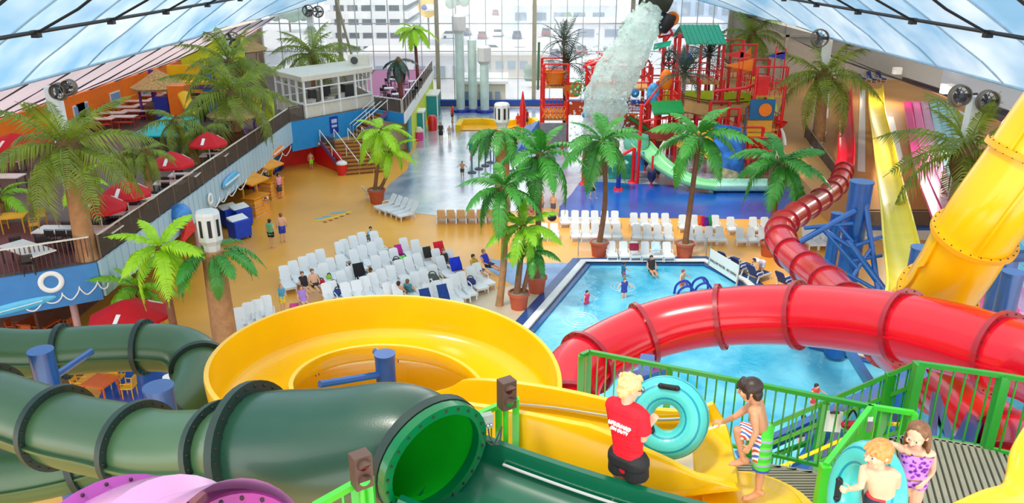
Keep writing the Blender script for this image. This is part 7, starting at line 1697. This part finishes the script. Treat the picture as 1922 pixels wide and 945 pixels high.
# centre frame x 1100..1215 behind the falling water
t = frame_tower('play_tower', 'middle red play tower half hidden by the falling water', X(1105, 66), X(1210, 66), 64, 68, [2.2, 5.2], 7.0)
for (px, py, r, m) in ((1139, 187, 0.55, YELP), (1205, 127, 0.75, mat('dusty red wheel', (170, 60, 50), 0.5)), (1160, 165, 0.5, ORANGE), (1085, 165, 0.55, mat('multicolour wheel', (60, 150, 80), 0.4, var=0.6, scale=3)), (1150, 232, 0.45, ORANGE), (1172, 195, 0.6, mat('rust wheel', (196, 96, 66), 0.5))): c = AY(px, py, 63.6); wheel(t, c, r, m, 0.3)
for px, py, m in ((1192, 175, BLUEP), (1128, 262, GREENP), (1100, 215, BLUEP)): c = AY(px, py, 63.2); b = MB(); b.ball(c, 0.35, 10, 8); b.build('ball', m, t)
b = MB(); b.box((X(1205, 64), 63.6, 1.8), (3.6, 0.25, 1.5), M=Matrix.Rotation(0.5, 3, 'Y')); b.build('ramp_side', mat('brown red panel', (160, 60, 40), 0.5), t, smooth=False)
b = MB(); b.beam((X(1178, 64), 63.4, 3.1), (X(1235, 64), 63.4, 1.5), 0.2, 0.2); b.build('green_edge', GREENP, t, smooth=False)
b = MB(); b.box((X(1150, 66), 63.8, 2.9), (3.4, 0.2, 0.9)); b.build('orange_panel', ORANGE, t, smooth=False)
# parrot: red decorative figure shape left out as a character; keep its plain red mast arms
t = frame_tower('play_tower', 'upper red play tower under the sea green roof', X(1270, 68), X(1335, 68), 66, 71, [2.4, 5.4], 8.6)
gable(t, X(1278, 66) - 0.2, X(1340, 66) + 0.2, 65.2, 71.5, 8.6, 1.2, M_TEALR)
for px in (1255, 1302): pole_px(t, px, 262, 80, 66.0, 0.12)
b = MB(); b.ball(AY(1283, 110, 65.5), (0.8, 0.5, 0.5), 12, 8); b.build('blue_drum', NAVY, t); wheel(t, AY(1256, 110, 65), 0.6, mat('dark wheel', (50, 60, 50), 0.5), 0.4)
b = MB(); b.box((X(1285, 66), 66, 4.2), (4.2, 0.2, 1.2)); b.build('lime_panel', LIME, t, smooth=False)
# bridge and right tower x 1350..1480
t = frame_tower('play_tower', 'right red play tower with pennants and blue round window panel', X(1395, 63), X(1448, 63), 61, 65.5, [2.6, 5.2], 7.4)
b = MB(); b.box((X(1423, 61), 60.8, 4.2), (1.9, 0.18, 1.55)); b.build('blue_panel', mat('teal blue panel', (20, 100, 150), 0.4), t, smooth=False); b = MB(); c = Vector((X(1431, 60.6), 60.68, 4.2)); b.lathe([(0.5, -0.03), (0.5, 0.05), (0.001, 0.05)], c, 18, Matrix.Rotation(PI / 2, 3, 'X')); b.build('round_window', ORANGE, t)
b = MB(); b.box((X(1422, 61), 60.9, 2.9), (1.9, 0.18, 0.9)); b.build('ochre_panel', mat('ochre panel', (220, 160, 50), 0.5), t, smooth=False); b = MB(); b.box((X(1422, 61), 60.5, 2.3), (2.4, 0.8, 0.14)); b.build('ledge', YELP, t, smooth=False)
b = MB(); b.box((X(1418, 61), 61.2, 1.15), (1.2, 0.2, 2.2)); b.build('red_door', REDP, t, smooth=False); b = MB(); b.box((X(1421, 61), 61.0, 6.0), (0.9, 0.3, 1.4)); b.build('red_chest', REDP, t, smooth=False)
for px, py, m, d in ((1378, 102, REDP, 1), (1386, 122, ORANGE, 1.5), (1402, 103, REDP, -0.7), (1456, 104, NAVY, 1), (1466, 99, REDP, -0.5)):
    c = AY(px, py, 61.5); b = MB(); s = 0.75 * abs(d); sg = 1 if d > 0 else -1; b.plate([c + Vector((sg * s, 0, s * 0.42)), c + Vector((sg * s, 0, -s * 0.42)), c + Vector((-sg * s, 0, -0.05))], (0, 0.05, 0)); b.build('pennant', m, t, smooth=False); bar(t, c + Vector((sg * s, 0.05, 0.5)), Vector((c.x + sg * s, 61.55, 5.5)), 0.06)
b = MB(); b.tube(catmull([AY(1416, 160, 61.5), AY(1398, 165, 61), AY(1370, 168, 60.6), AY(1340, 172, 60.5)], 5), 0.12, 8); b.build('spout_pipe', REDP, t)
t = thing('rope_bridge', 'tan sided bridge joining the two right play towers', 'bridge', (X(1350, 63), 63, 3)); b = MB(); a, c = Vector((X(1275, 63.5), 63.5, 3.6)), Vector((X(1395, 63.5), 63.5, 3.3))
b.sweep(catmull([a, (a + c) / 2 - Vector((0, 0, 0.3)), c], 8), [(-0.6, 0), (0.6, 0), (0.6, 0.12), (-0.6, 0.12)], closed=True, cap=True); b.build('walkway', M_SLATE, t, smooth=False)
for s in (-0.62, 0.62):
    b = MB(); b.sweep(catmull([a, (a + c) / 2 - Vector((0, 0, 0.3)), c], 8), [(s - 0.03, 0.1), (s + 0.03, 0.1), (s + 0.03, 0.95), (s - 0.03, 0.95)], closed=True, cap=True); b.build('side_wall', mat('sand panel', (206, 164, 100), 0.5), t, smooth=False)
    b = MB(); b.tube([p + Vector((0, -s, 1.15)) for p in catmull([a, (a + c) / 2 - Vector((0, 0, 0.3)), c], 6)], 0.06, 6); b.build('rope', BROWN, t)
for k, px in enumerate((1302, 1345, 1375)): pole_px(t, px, 300, 150, 63.0, 0.11, REDP)
t = thing('green_awning', 'dark green ribbed awning on red posts at the centre of the play area', 'awning', (X(1250, 58), 58, 0)); b = MB(); c0 = [AY(1222, 193, 57.5), AY(1277, 191, 57.5), AY(1284, 214, 55.8), AY(1227, 216, 55.8)]; b.plate(c0, (0, 0, 0.1))
for k in range(12): b.beam(c0[0].lerp(c0[1], k / 11) + Vector((0, 0, .12)), c0[3].lerp(c0[2], k / 11) + Vector((0, 0, .12)), 0.06)
b.build('sheet', M_GREENR, t, smooth=False)
for px, py, Y in ((1196, 345, None), (1230, 286, None), (1262, 292, None), (1208, 262, None)):
    B = G(px, py); b = MB(); b.cyl(B, (B.x, B.y, AY(px, 196, B.y).z), 0.12, 8); b.build('post', REDP, t)
bar(t, AY(1208, 228, 57), AY(1284, 214, 56.5), 0.08); bar(t, AY(1208, 200, 57), AY(1240, 160, 60), 0.08)
t = frame_tower('play_tower', 'narrow red play tower right beside the falling water', X(1222, 62), X(1262, 62), 60.5, 63.5, [1.9, 4.3], 6.4)
b = MB(); b.box((X(1242, 60), 60.4, 2.5), (1.7, 0.15, 1.0)); b.build('brown_panel', mat('brown red panel', (160, 60, 40), 0.5), t, smooth=False); b = MB(); b.tube(catmull([(X(1222, 60), 60.3, 5.6), (X(1232, 60), 60.0, 5.0), (X(1228, 60), 59.8, 4.0)], 5), 0.1, 8); b.build('spout_pipe', REDP, t)
for px, py, m in ((1226, 175, mat('blue white figure panel', (70, 150, 200), 0.4, var=0.6, scale=3)), (1250, 150, ORANGE)): c = AY(px, py, 60.2); b = MB(); b.ball(c, (0.5, 0.2, 0.8), 12, 8); b.build('splash_shape', m, t)
t = frame_tower('play_tower', 'low red play tower in front of the sand coloured bridge', X(1340, 60), X(1376, 60), 59, 62, [2.2], 4.6)
b = MB(); b.box((X(1358, 59), 58.9, 2.75), (2.0, 0.15, 0.9)); b.build('teal_panel', TEALP, t, smooth=False); b = MB(); b.box((X(1350, 59), 59.2, 1.0), (0.8, 0.15, 1.8)); b.build('ochre_panel', mat('ochre panel', (220, 160, 50), 0.5), t, smooth=False)
t = frame_tower('play_tower', 'rear red play tower under the pennants near the beige wall', X(1355, 70), X(1400, 70), 69, 73, [2.8, 5.4], 8.2)
b = MB(); b.plate([(X(1362, 69), 68.9, 5.9), (X(1398, 69), 68.9, 5.9), (X(1396, 69), 68.9, 8.0)], (0, 0.1, 0)); b.build('orange_sail', ORANGE, t, smooth=False); b = MB(); b.box((X(1378, 69), 68.8, 3.6), (2.4, 0.15, 1.2)); b.build('lime_panel', LIME, t, smooth=False)
b = MB(); b.tube(catmull([(X(1400, 69), 68.6, 5.2), (X(1420, 68), 67.5, 4.4), (X(1440, 67), 66.5, 3.4), (X(1436, 66), 65, 2.6)], 6), 0.5, 14); b.build('lime_tube', LIME, t)
# light green slide
SG = thing('open_slide', 'pale green open slide curving down into a long pale trough', 'water slide', G(1300, 345)); M_PG = slide_mat('pale green fibreglass', (150, 222, 160), 0.1); M_PG2 = mat('seafoam fibreglass', (120, 196, 170), 0.3)
sp = [AY(1200, 276, 57.2), AY(1213, 290, 56.2), AY(1238, 314, 55.0), AY(1268, 334, 54.0), AY(1305, 350, 53.0), AY(1345, 356, 52.6)]
flume(SG, catmull(sp, 8), 0.75, 0.42, 0.42, 2.6, M_PG)
c = sp[0]; b = MB(); b.lathe([(0.85, -0.1), (0.95, 0.35), (0.9, 0.9)], c + Vector((-0.2, 0.3, -0.1)), 16); b.build('start_tub', M_PG2, SG)
e0 = G(1336, 357); e1 = G(1446, 357); b = MB(); b.sweep([e0 + Vector((0, 0, 0.05)), e1 + Vector((0, 0, 0.05))], rim_prof(0.85, 0.5, 0.5), closed=True, cap=True); b.build('run_out_trough', mat('pale aqua trough', (176, 224, 204), 0.35), SG, ang=50)
# murals, dark ship hull, low panels at right
t = thing('ship_panel', 'blue and ochre painted ship side below the right play tower', 'play panel', (X(1370, 58), 58, 0)); b = MB(); b.plate([AY(1340, 232, 58.5), AY(1392, 240, 58.5), AY(1390, 335, 56.0), AY(1340, 318, 56.5)], (0, 0.2, 0)); b.build('hull', mat('ship mural', (40, 110, 190), 0.45, var=0.75, scale=1.3), t, smooth=False)
b = MB(); b.plate([AY(1270, 258, 58), AY(1345, 238, 58.6), AY(1392, 244, 58.4), AY(1390, 258, 58.2), AY(1340, 268, 58.0), AY(1335, 300, 57), AY(1270, 275, 57.4)], (0, 0.15, 0)); b.build('ochre_band', mat('ochre mural', (236, 164, 30), 0.5, var=0.2), t, smooth=False)
b = MB(); b.plate([AY(1343, 312, 55.9), AY(1390, 325, 55.6), AY(1388, 345, 55.2), AY(1343, 335, 55.6)], (0, 0.2, 0)); b.build('hull_base', mat('ragged cream base', (170, 160, 120), 0.6, var=0.5, scale=3), t, smooth=False)
pole_px(t, 1389, 340, 250, None, 0.14, BLUEST); pole_px(t, 1388, 335, 200, None, 0.08, DGREY)
t = frame_tower('play_tower', 'low brown and red play platform behind the right palm', X(1395, 57), X(1445, 57), 55.5, 59, [1.2], 3.2, REDP, mat('dark brown deck', (96, 50, 34), 0.6))
for px, py in ((1412, 318), (1430, 320)): c = AY(px, py, 55.3); b = MB(); b.box(c, (1.0, 0.1, 0.7)); b.build('panel', mat('mottled brown', (110, 60, 40), 0.6, var=0.4, scale=4), t, smooth=False)
t = thing('play_wall', 'yellow and blue low wall behind the bushy palm', 'play panel', G(1470, 318)); b = MB(); c = G(1470, 312); b.box((c.x, c.y, 0.5), (4.6, 0.3, 1.0)); b.build('panel', YELP, t, smooth=False); b = MB(); b.box((c.x, c.y + 1.5, 0.7), (4.6, 0.3, 1.0)); b.build('blue_panel', BLUEP, t, smooth=False)
t = thing('pelican_spout', 'red spout pouring water on a post right of the play tower', 'water spout', G(1455, 290)); B = G(1450, 300); b = MB(); b.tube(catmull([B, (B.x, B.y, 3.3), AY(1458, 232, B.y - 0.5), AY(1466, 236, B.y - 1.0)], 5), 0.12, 8); b.build('pipe', REDP, t); b = MB(); c = AY(1466, 236, B.y - 1.0); b.lathe([(0.1, -0.2), (0.45, 0.25), (0.5, 0.3)], c, 12); b.build('bowl', REDP, t)
M_WATER = see_through('white falling water', (236, 248, 244), 0.62, 0.2, 0.1)
b = MB(); b.tube(catmull([AY(1466, 240, B.y - 1.0), AY(1472, 260, B.y - 1.4), AY(1474, 300, B.y - 1.8)], 6), [0.08 + 0.01 * k for k in range(13)], 8); w = b.build('water_stream', M_WATER); tag(w, 'thin white stream pouring from the red spout', 'water', None, 'stuff')
# front frames, mushroom and spray posts
t = thing('spray_arch', 'red spray arch at the front left of the play area', 'spray frame', G(1140, 345)); B0, T0 = pole_px(t, 1095, 346, 262, None, 0.14); B1, T1 = pole_px(t, 1187, 343, 278, None, 0.14); bar(t, T1, AY(1160, 296, B1.y - 0.6), 0.1)
for B_ in (B0, B1): b = MB(); b.lathe([(0.001, 0.1), (0.3, 0.1), (0.36, 0)], (B_.x, B_.y, 0.02), 12); b.build('foot', REDP, t)
p = G(1160, 357); t = thing('spray_mushroom', 'green capped spray post on a blue stem', 'spray post', p); b = MB(); b.cyl(p, (p.x, p.y, 1.9), 0.16, 12); b.build('stem', NAVY, t); b = MB(); b.lathe([(0.001, 2.1), (0.5, 2.1), (0.65, 2.0), (0.5, 1.85), (0.1, 1.8)], (p.x, p.y, 0), 16); b.build('cap', M_PG2, t); b = MB(); b.lathe([(0.001, 0.16), (0.3, 0.16), (0.36, 0)], p, 14); b.build('foot', REDP, t)
t = thing('play_wall', 'mottled ramp with dark netting beside the front palm', 'play panel', G(1120, 335)); b = MB(); b.plate([G(1098, 340), G(1160, 318), G(1160, 318) + Vector((0, 0, 2.2)), G(1098, 340) + Vector((0, 0, 0.6))], (0, 0.3, 0)); b.build('ramp', M_SLATE, t, smooth=False); b = MB(); q = G(1170, 335); b.box((q.x, q.y, 0.9), (2.2, 0.4, 1.7)); b.build('panel', mat('teal mottled panel', (30, 140, 120), 0.5, var=0.4, scale=3), t, smooth=False); b = MB(); b.box((q.x + 1.0, q.y - 0.1, 1.3), (0.8, 0.3, 1.4)); b.build('blue_panel', BLUEP, t, smooth=False)
for k, (px, py) in enumerate(((1210, 322), (1222, 350), (1235, 335))):
    p = G(px, py); t = thing('spray_post', f'red spray post with dark bucket, {ORD[k]} from left beneath the green slide', 'spray post', p); b = MB(); b.cyl(p, (p.x, p.y, 2.2), 0.08, 8); b.build('pole', REDP, t); b = MB(); b.lathe([(0.1, 0.0), (0.34, 0.4), (0.3, 0.8), (0.1, 0.9)], (p.x, p.y, 0.3), 12); b.build('bucket', mat('dark navy bucket', (30, 30, 70), 0.4), t)
for k, (px, py, h_) in enumerate(((886, 325, 1.5), (899, 318, 0.9), (911, 312, 2.2), (921, 306, 1.0), (927, 334, 2.4), (964, 322, 1.8), (975, 315, 1.2))):
    p = G(px, py); t = thing('water_jet_post', f'grey water jet post with round foot, {ORD[k]} from left on the splash pad', 'spray post', p); b = MB(); b.cyl(p, (p.x, p.y, h_), 0.06, 8); b.build('pole', mat('blue grey metal', (90, 130, 160), 0.4), t); b = MB(); b.lathe([(0.001, 0.1), (0.3, 0.08), (0.34, 0)], (p.x, p.y, 0.02), 12); b.build('foot', DGREY, t)
p = G(981, 245); t = thing('spray_post', 'tall red spray post with pointed top at the back of the pad', 'spray post', p); b = MB(); b.lathe([(0.3, 0), (0.28, 2.2), (0.2, 2.6), (0.05, 3.6)], p, 10); b.build('pole', REDP, t)
# clear water columns by the glass
for k, (px, py0, py1) in enumerate(((865, 210, 62), (888, 209, 75), (910, 211, 120))):
    B = G(px, py0); T = AY(px, py1, B.y); t = thing('bubble_column', f'pale clear column with round foot by the glass wall, {ORD[k]} of three from left', 'column', B); b = MB(); b.cyl(B, (B.x, B.y, T.z), 0.45, 16); b.build('tube', mat('milky green column', (206, 224, 214), 0.25, var=0.12, scale=1), t); b = MB(); b.lathe([(0.001, 0.3), (0.9, 0.28), (0.95, 0)], B, 16); b.build('foot', NAVY, t)
    if k != 1: b = MB(); b.lathe([(0.5, 0), (0.7, 0.3), (0.7, 1.6), (0.5, 1.8), (0.001, 1.8)], (B.x, B.y, T.z), 8); b.build('lantern', M_LAMP, t, ang=20)
# yellow edge ring of the toddler pool and blue ramp
t = thing('pool_edge', 'yellow low kerb of the toddler pool at the back of the splash pad', 'kerb', G(900, 238)); P = [G(860, 247), G(866, 235), G(905, 234), G(948, 238), G(1000, 232), G(1012, 240)]
for a, c in zip(P[:-1], P[1:]): b = MB(); b.beam(a + Vector((0, 0, .3)), c + Vector((0, 0, .3)), 0.5, 0.6); b.build('kerb_block', YELP, t, smooth=False)
b = MB(); b.prism([(p.x, p.y) for p in (G(866, 246), G(870, 237), G(1000, 236), G(1010, 246))], 0.04, 0.1); b.build('basin', mat('amber basin', (250, 180, 40), 0.3), t, smooth=False)
t = thing('slide_ramp', 'blue tented slide ramp left of the orange railed tower', 'play panel', G(985, 285)); b = MB(); a, c = G(962, 298), G(1015, 285); b.plate([a, c, G(1012, 262) + Vector((0, 0, 1.6)), G(985, 265) + Vector((0, 0, 1.2))], (0, 0.1, 0.1)); b.build('ramp', BLUEST, t, smooth=False); b = MB(); b.box(G(972, 270) + Vector((0, 0, 0.6)), (0.7, 0.7, 1.2)); b.build('orange_block', ORANGE, t, smooth=False)
# tipping bucket tower, and the dumped water
t = thing('tipping_bucket', 'tall red tipping bucket tower pouring a huge sheet of white water', 'tipping bucket', (X(1245, 65), 65, 0))
for px, pb, pt_ in ((1236, 250, 68), (1263, 250, 62), (1213, 255, 120)): 
    b = MB(); B = AY(px, pb, 65); b.cyl((B.x, B.y, 0), (B.x, B.y, AY(px, pt_, 65).z), 0.16, 8); b.build('post', REDP, t)
for a, c in (((1236, 70), (1247, 45)), ((1263, 65), (1253, 45)), ((1236, 70), (1263, 65)), ((1240, 120), (1263, 118)), ((1237, 95), (1262, 60))): bar(t, AY(*a, 65), AY(*c, 65), 0.1, ORANGE if a[1] == 70 and c[1] == 45 else REDP)
c = AY(1248, 42, 64.8); b = MB(); b.lathe([(0.001, -0.9), (0.45, -0.75), (0.8, 0.1), (0.72, 0.7), (0.6, 0.7)], c, 18, Matrix.Rotation(0.35, 3, 'Y')); b.build('small_bucket', mat('black bucket', (40, 36, 40), 0.4), t); b = MB(); b.torus(c + Vector((0.5, -0.3, 0.3)), 0.4, 0.16, Matrix.Rotation(PI / 2, 3, 'X'), 18, 8); b.build('orange_ring', ORANGE, t)
c = AY(1221, 4, 63.6); b = MB(); M = Matrix.Rotation(-1.25, 3, 'Y') ; b.lathe([(0.001, -1.2), (0.9, -1.0), (1.25, 0.3), (1.15, 1.2), (1.05, 1.2), (1.1, 0.3)], c + Vector((0.6, 0, 0.4)), 20, M); b.build('big_bucket', mat('dark green bucket', (50, 56, 44), 0.5), t)
b = MB(); b.tube([AY(1236, 68, 65), AY(1240, 20, 65), AY(1240, -10, 64.5)], 0.14, 8); b.build('post', REDP, t); gx = AY(1247, 80, 63.5)
b = MB(); b.plate([AY(1228, 84, 63), AY(1260, 78, 63), AY(1258, 86, 62), AY(1226, 94, 62)], (0, 0, 0.08)); b.build('small_roof', M_TEALR, t, smooth=False)
wp = [AY(1226, 12, 62.9), AY(1214, 34, 62.4), AY(1198, 68, 62.0), AY(1176, 108, 61.6), AY(1152, 148, 61.4), AY(1138, 188, 61.4), AY(1134, 226, 61.6), AY(1132, 262, 62.0)]
wp = catmull(wp, 8); b = MB(); wid = lambda t: (0.75 + 0.7 * t + 0.5 * math.sin(PI * t)); n = 28; o = len(b.v); fr = frames(wp, Vector((0, 1, 0)))
for i, (p, T, L_, U_) in enumerate(fr):
    tt = i / (len(fr) - 1)
    for k in range(n):
        a = 2 * PI * k / n; rr = wid(tt) * (1 + 0.28 * noise.noise(Vector((math.cos(a) * 2, math.sin(a) * 2, i * 0.22))) + 0.12 * noise.noise(Vector((math.cos(a) * 6, math.sin(a) * 6, i * 0.7)))); b.v.append(p + L_ * math.cos(a) * rr + U_ * math.sin(a) * rr * 0.55)
for i in range(len(fr) - 1):
    for k in range(n): k2 = (k + 1) % n; b.f.append([i * n + k, i * n + k2, (i + 1) * n + k2, (i + 1) * n + k]); b.mi.append(0)
rnd = random.Random(8)
for k in range(420):
    tt = rnd.random() ** 0.6; i = int(tt * (len(fr) - 1)); p, T, L_, U_ = fr[i]; a = rnd.random() * 6.3; rr = wid(tt) * rnd.uniform(0.9, 1.9 if tt > 0.4 else 1.25); s = rnd.uniform(0.03, 0.11)
    b.ball(p + L_ * math.cos(a) * rr + U_ * math.sin(a) * rr * 0.6, s, 6, 4)
def cascade_mat():
    m = bpy.data.materials.new('frothy white water'); m.use_nodes = True; n = m.node_tree; n.nodes.clear(); o = n.nodes.new('ShaderNodeOutputMaterial'); t_ = n.nodes.new('ShaderNodeBsdfTransparent'); d = n.nodes.new('ShaderNodeBsdfDiffuse'); d.inputs[0].default_value = srgb(228, 246, 238) + (1,)
    tr = n.nodes.new('ShaderNodeBsdfTranslucent'); tr.inputs[0].default_value = srgb(228, 246, 238) + (1,); dm = n.nodes.new('ShaderNodeMixShader'); dm.inputs[0].default_value = 0.5; n.links.new(d.outputs[0], dm.inputs[1]); n.links.new(tr.outputs[0], dm.inputs[2])
    tc_ = n.nodes.new('ShaderNodeTexCoord'); nz = n.nodes.new('ShaderNodeTexNoise'); nz.inputs['Scale'].default_value = 1.4; nz.inputs['Detail'].default_value = 7; nz.inputs['Roughness'].default_value = 0.7; rp = n.nodes.new('ShaderNodeValToRGB'); rp.color_ramp.elements[0].position = 0.36; rp.color_ramp.elements[0].color = (0.25,) * 3 + (1,); rp.color_ramp.elements[1].position = 0.6; rp.color_ramp.elements[1].color = (0.95,) * 3 + (1,)
    mx = n.nodes.new('ShaderNodeMixShader'); n.links.new(tc_.outputs['Object'], nz.inputs[0]); n.links.new(nz.outputs[0], rp.inputs[0]); n.links.new(rp.outputs[0], mx.inputs[0]); n.links.new(t_.outputs[0], mx.inputs[1]); n.links.new(dm.outputs[0], mx.inputs[2]); n.links.new(mx.outputs[0], o.inputs[0]); return m
tag(b.build('water_cascade', cascade_mat()), 'huge sheet of frothy white water falling from the tipping bucket', 'falling water', None, 'stuff')
t = thing('weather_vane', 'red ornamental arms on a mast left of the falling water', 'ornament', AY(1128, 250, 66)); B = AY(1097, 250, 66); b = MB(); b.cyl((B.x, B.y, 0), (B.x, B.y, AY(1097, 118, 66).z), 0.1, 8); b.build('mast', REDP, t)
for a, c, w in (((1097, 125), (1145, 108), 0.45), ((1100, 118), (1130, 112), 0.3), ((1120, 98), (1140, 108), 0.2), ((1112, 132), (1130, 120), 0.3)): b = MB(); P = AY(*a, 66); Q = AY(*c, 66); b.cap(P, Q, w * 0.3, w * 0.8, 10); b.build('arm', REDP, t)
# ------------------------------------------------------------------ beyond the glass
M_SLAB = mat('white concrete slab', (236, 236, 234), 0.7, var=0.03); M_GAP = mat('shaded parking level', (70, 74, 84), 0.8, var=0.4, scale=0.6)  # dark tone stands for shade inside the open levels
t = thing('parking_garage', 'white multi-storey parking garage with open levels beyond the glass', 'building', (-30, 150, -0.6))
Yp = 130.0; x0 = (600 - 961) / FOC * (Yp * cT); x1 = (760 - 961) / FOC * (Yp * cT)
for k in range(13):
    z = -0.6 + 2.1 * k; b = MB(); b.box(((x0 + x1) / 2, Yp + 12, z + 0.55), (x1 - x0, 24, 1.15)); b.build('parapet', M_SLAB, t, smooth=False)
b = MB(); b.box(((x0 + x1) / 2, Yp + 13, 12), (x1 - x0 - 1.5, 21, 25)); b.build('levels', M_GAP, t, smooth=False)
for k in range(6): b = MB(); x = lerp(x0, x1, (k + 0.5) / 6); b.box((x, Yp + 0.6, 12), (0.5, 0.6, 25)); b.build('pier', M_SLAB, t, smooth=False)
t = thing('glass_building', 'dark blue glass building left of the parking garage', 'building', (-50, 130, -0.6)); b = MB(); b.box((-50, 128, 11), (16, 20, 24)); b.build('curtain_wall', mat('blue glazing', (60, 110, 140), 0.15, var=0.4, scale=0.2), t, smooth=False)
for k in range(9): b = MB(); b.box((-50, 117.9, 1 + 2.8 * k), (16.2, 0.3, 0.5)); b.build('floor_band', M_SLAB, t, smooth=False)
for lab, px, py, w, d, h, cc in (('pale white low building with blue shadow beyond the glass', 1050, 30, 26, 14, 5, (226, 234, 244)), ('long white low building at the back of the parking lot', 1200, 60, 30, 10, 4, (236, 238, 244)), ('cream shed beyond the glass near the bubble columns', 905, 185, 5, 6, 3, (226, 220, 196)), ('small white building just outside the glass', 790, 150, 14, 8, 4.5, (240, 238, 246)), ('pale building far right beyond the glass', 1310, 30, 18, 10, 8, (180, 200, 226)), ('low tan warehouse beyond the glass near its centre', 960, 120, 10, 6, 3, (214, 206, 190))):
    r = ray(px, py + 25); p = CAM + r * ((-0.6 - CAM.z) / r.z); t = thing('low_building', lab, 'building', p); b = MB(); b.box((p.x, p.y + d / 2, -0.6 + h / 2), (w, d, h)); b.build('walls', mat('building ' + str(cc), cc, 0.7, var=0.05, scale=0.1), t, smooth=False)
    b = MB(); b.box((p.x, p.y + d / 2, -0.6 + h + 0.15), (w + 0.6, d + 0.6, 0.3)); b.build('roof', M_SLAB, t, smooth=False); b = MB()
    for k in range(5): b.box((p.x + (k - 2) * w / 6, p.y - 0.05, -0.6 + h * 0.55), (w / 10, 0.2, h * 0.35))
    b.build('window_band', mat('grey blue glazing', (130, 150, 170), 0.3), t, smooth=False)
rnd = random.Random(21); CARC = [(236, 236, 238), (60, 64, 74), (150, 30, 36), (120, 140, 170), (200, 204, 210), (40, 60, 110), (226, 226, 224), (90, 96, 100)]
proto = {}
def car(label, px, py, rz, col):
    r = ray(px, py); p = CAM + r * ((-0.6 - CAM.z) / r.z)
    if col not in proto:
        t = thing('car', label, 'car', p, rz, 'cars in the parking lot'); m = mat('car paint ' + str(col), col, 0.25, var=0, coat=0.6)
        b = MB(); b.plate([(-2.2, -0.88, 0.3), (2.2, -0.88, 0.3), (2.25, -0.88, 0.75), (1.2, -0.88, 0.95), (-1.9, -0.88, 1.0), (-2.2, -0.88, 0.8)], (0, 1.76, 0)); b.build('body', m, t, world=False, smooth=False)
        b = MB(); b.plate([(-1.8, -0.8, 0.97), (1.1, -0.8, 0.93), (0.4, -0.72, 1.45), (-1.3, -0.72, 1.48)], (0, 1.5, 0)); b.build('cabin', mat('car glass', (40, 50, 60), 0.1), t, world=False, smooth=False)
        for sx in (-1.4, 1.4):
            for sy in (-0.8, 0.8): b = MB(); b.cyl((sx, sy - 0.1, 0.32), (sx, sy + 0.1, 0.32), 0.32, 12); b.build('wheel', BLACK, t, world=False)
        proto[col] = t; KIDS[t.name] = [c for c in COL.objects if c.parent == t]; return t
    return dup(proto[col], p, rz, label, 'cars in the parking lot')
names = {CARC[0]: 'white', CARC[1]: 'dark grey', CARC[2]: 'red', CARC[3]: 'blue grey', CARC[4]: 'silver', CARC[5]: 'dark blue', CARC[6]: 'cream', CARC[7]: 'grey'}
spots_ = [(848, 72), (875, 66), (905, 72), (935, 68), (970, 72), (1025, 66), (1055, 72), (1090, 68), (1125, 74), (1160, 66), (1275, 70), (1310, 66), (840, 100), (868, 104), (925, 100), (980, 104), (1040, 108), (1090, 102), (1140, 106), (1300, 104), (850, 132), (935, 135), (1030, 130), (1100, 134), (1160, 130), (985, 30), (930, 28), (1090, 26), (1130, 40), (1270, 40)]
for k, (px, py) in enumerate(spots_):
    c = CARC[(k * 5 + k // 3) % 8]; row = 'far' if py < 50 else ('back' if py < 85 else ('middle' if py < 115 else 'front'))
    kk = sum(1 for q in spots_[:k] if (('far' if q[1] < 50 else ('back' if q[1] < 85 else ('middle' if q[1] < 115 else 'front'))) == row))
    car(f'{names[c]} car parked outside the glass, {ORD[kk]} listed from left in the {row} row', px, py, rnd.choice((0.1, 1.5, 1.6)), c)
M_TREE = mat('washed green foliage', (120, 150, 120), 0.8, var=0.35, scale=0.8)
for k, (px, py, h) in enumerate(((855, 30, 9), (1002, 165, 3), (1060, 70, 5), (1180, 95, 5), (545, 60, 10))):
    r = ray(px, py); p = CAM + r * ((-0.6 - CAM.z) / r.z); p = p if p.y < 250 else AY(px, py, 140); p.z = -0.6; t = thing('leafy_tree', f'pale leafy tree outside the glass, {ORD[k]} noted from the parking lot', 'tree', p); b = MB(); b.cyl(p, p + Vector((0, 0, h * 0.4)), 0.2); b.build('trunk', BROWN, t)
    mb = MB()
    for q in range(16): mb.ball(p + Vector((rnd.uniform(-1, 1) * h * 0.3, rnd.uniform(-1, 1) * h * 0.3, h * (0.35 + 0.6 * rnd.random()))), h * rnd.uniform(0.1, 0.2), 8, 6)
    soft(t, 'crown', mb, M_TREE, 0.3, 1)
p = AY(803, 14, 110); t = thing('inflatable_fish', 'yellow round sign with a white and blue fish shape outside', 'sign', p); b = MB(); b.lathe([(0.001, 0), (1.3, 0), (1.3, 0.2), (0.001, 0.2)], p, 24, Matrix.Rotation(PI / 2, 3, 'X')); b.build('disc', YELP, t); b = MB(); b.ball(p + Vector((0.3, -0.6, 0)), (1.0, 0.3, 0.45), 14, 10); b.build('fish_body', WHITE, t); b = MB(); b.ball(p + Vector((-0.4, -0.8, 0.05)), (0.4, 0.25, 0.38), 10, 8); b.build('fish_face', NAVY, t); b = MB(); b.cyl((p.x, p.y + 0.1, -0.6), (p.x, p.y + 0.1, p.z - 1.2), 0.12); b.build('pole', DGREY, t)
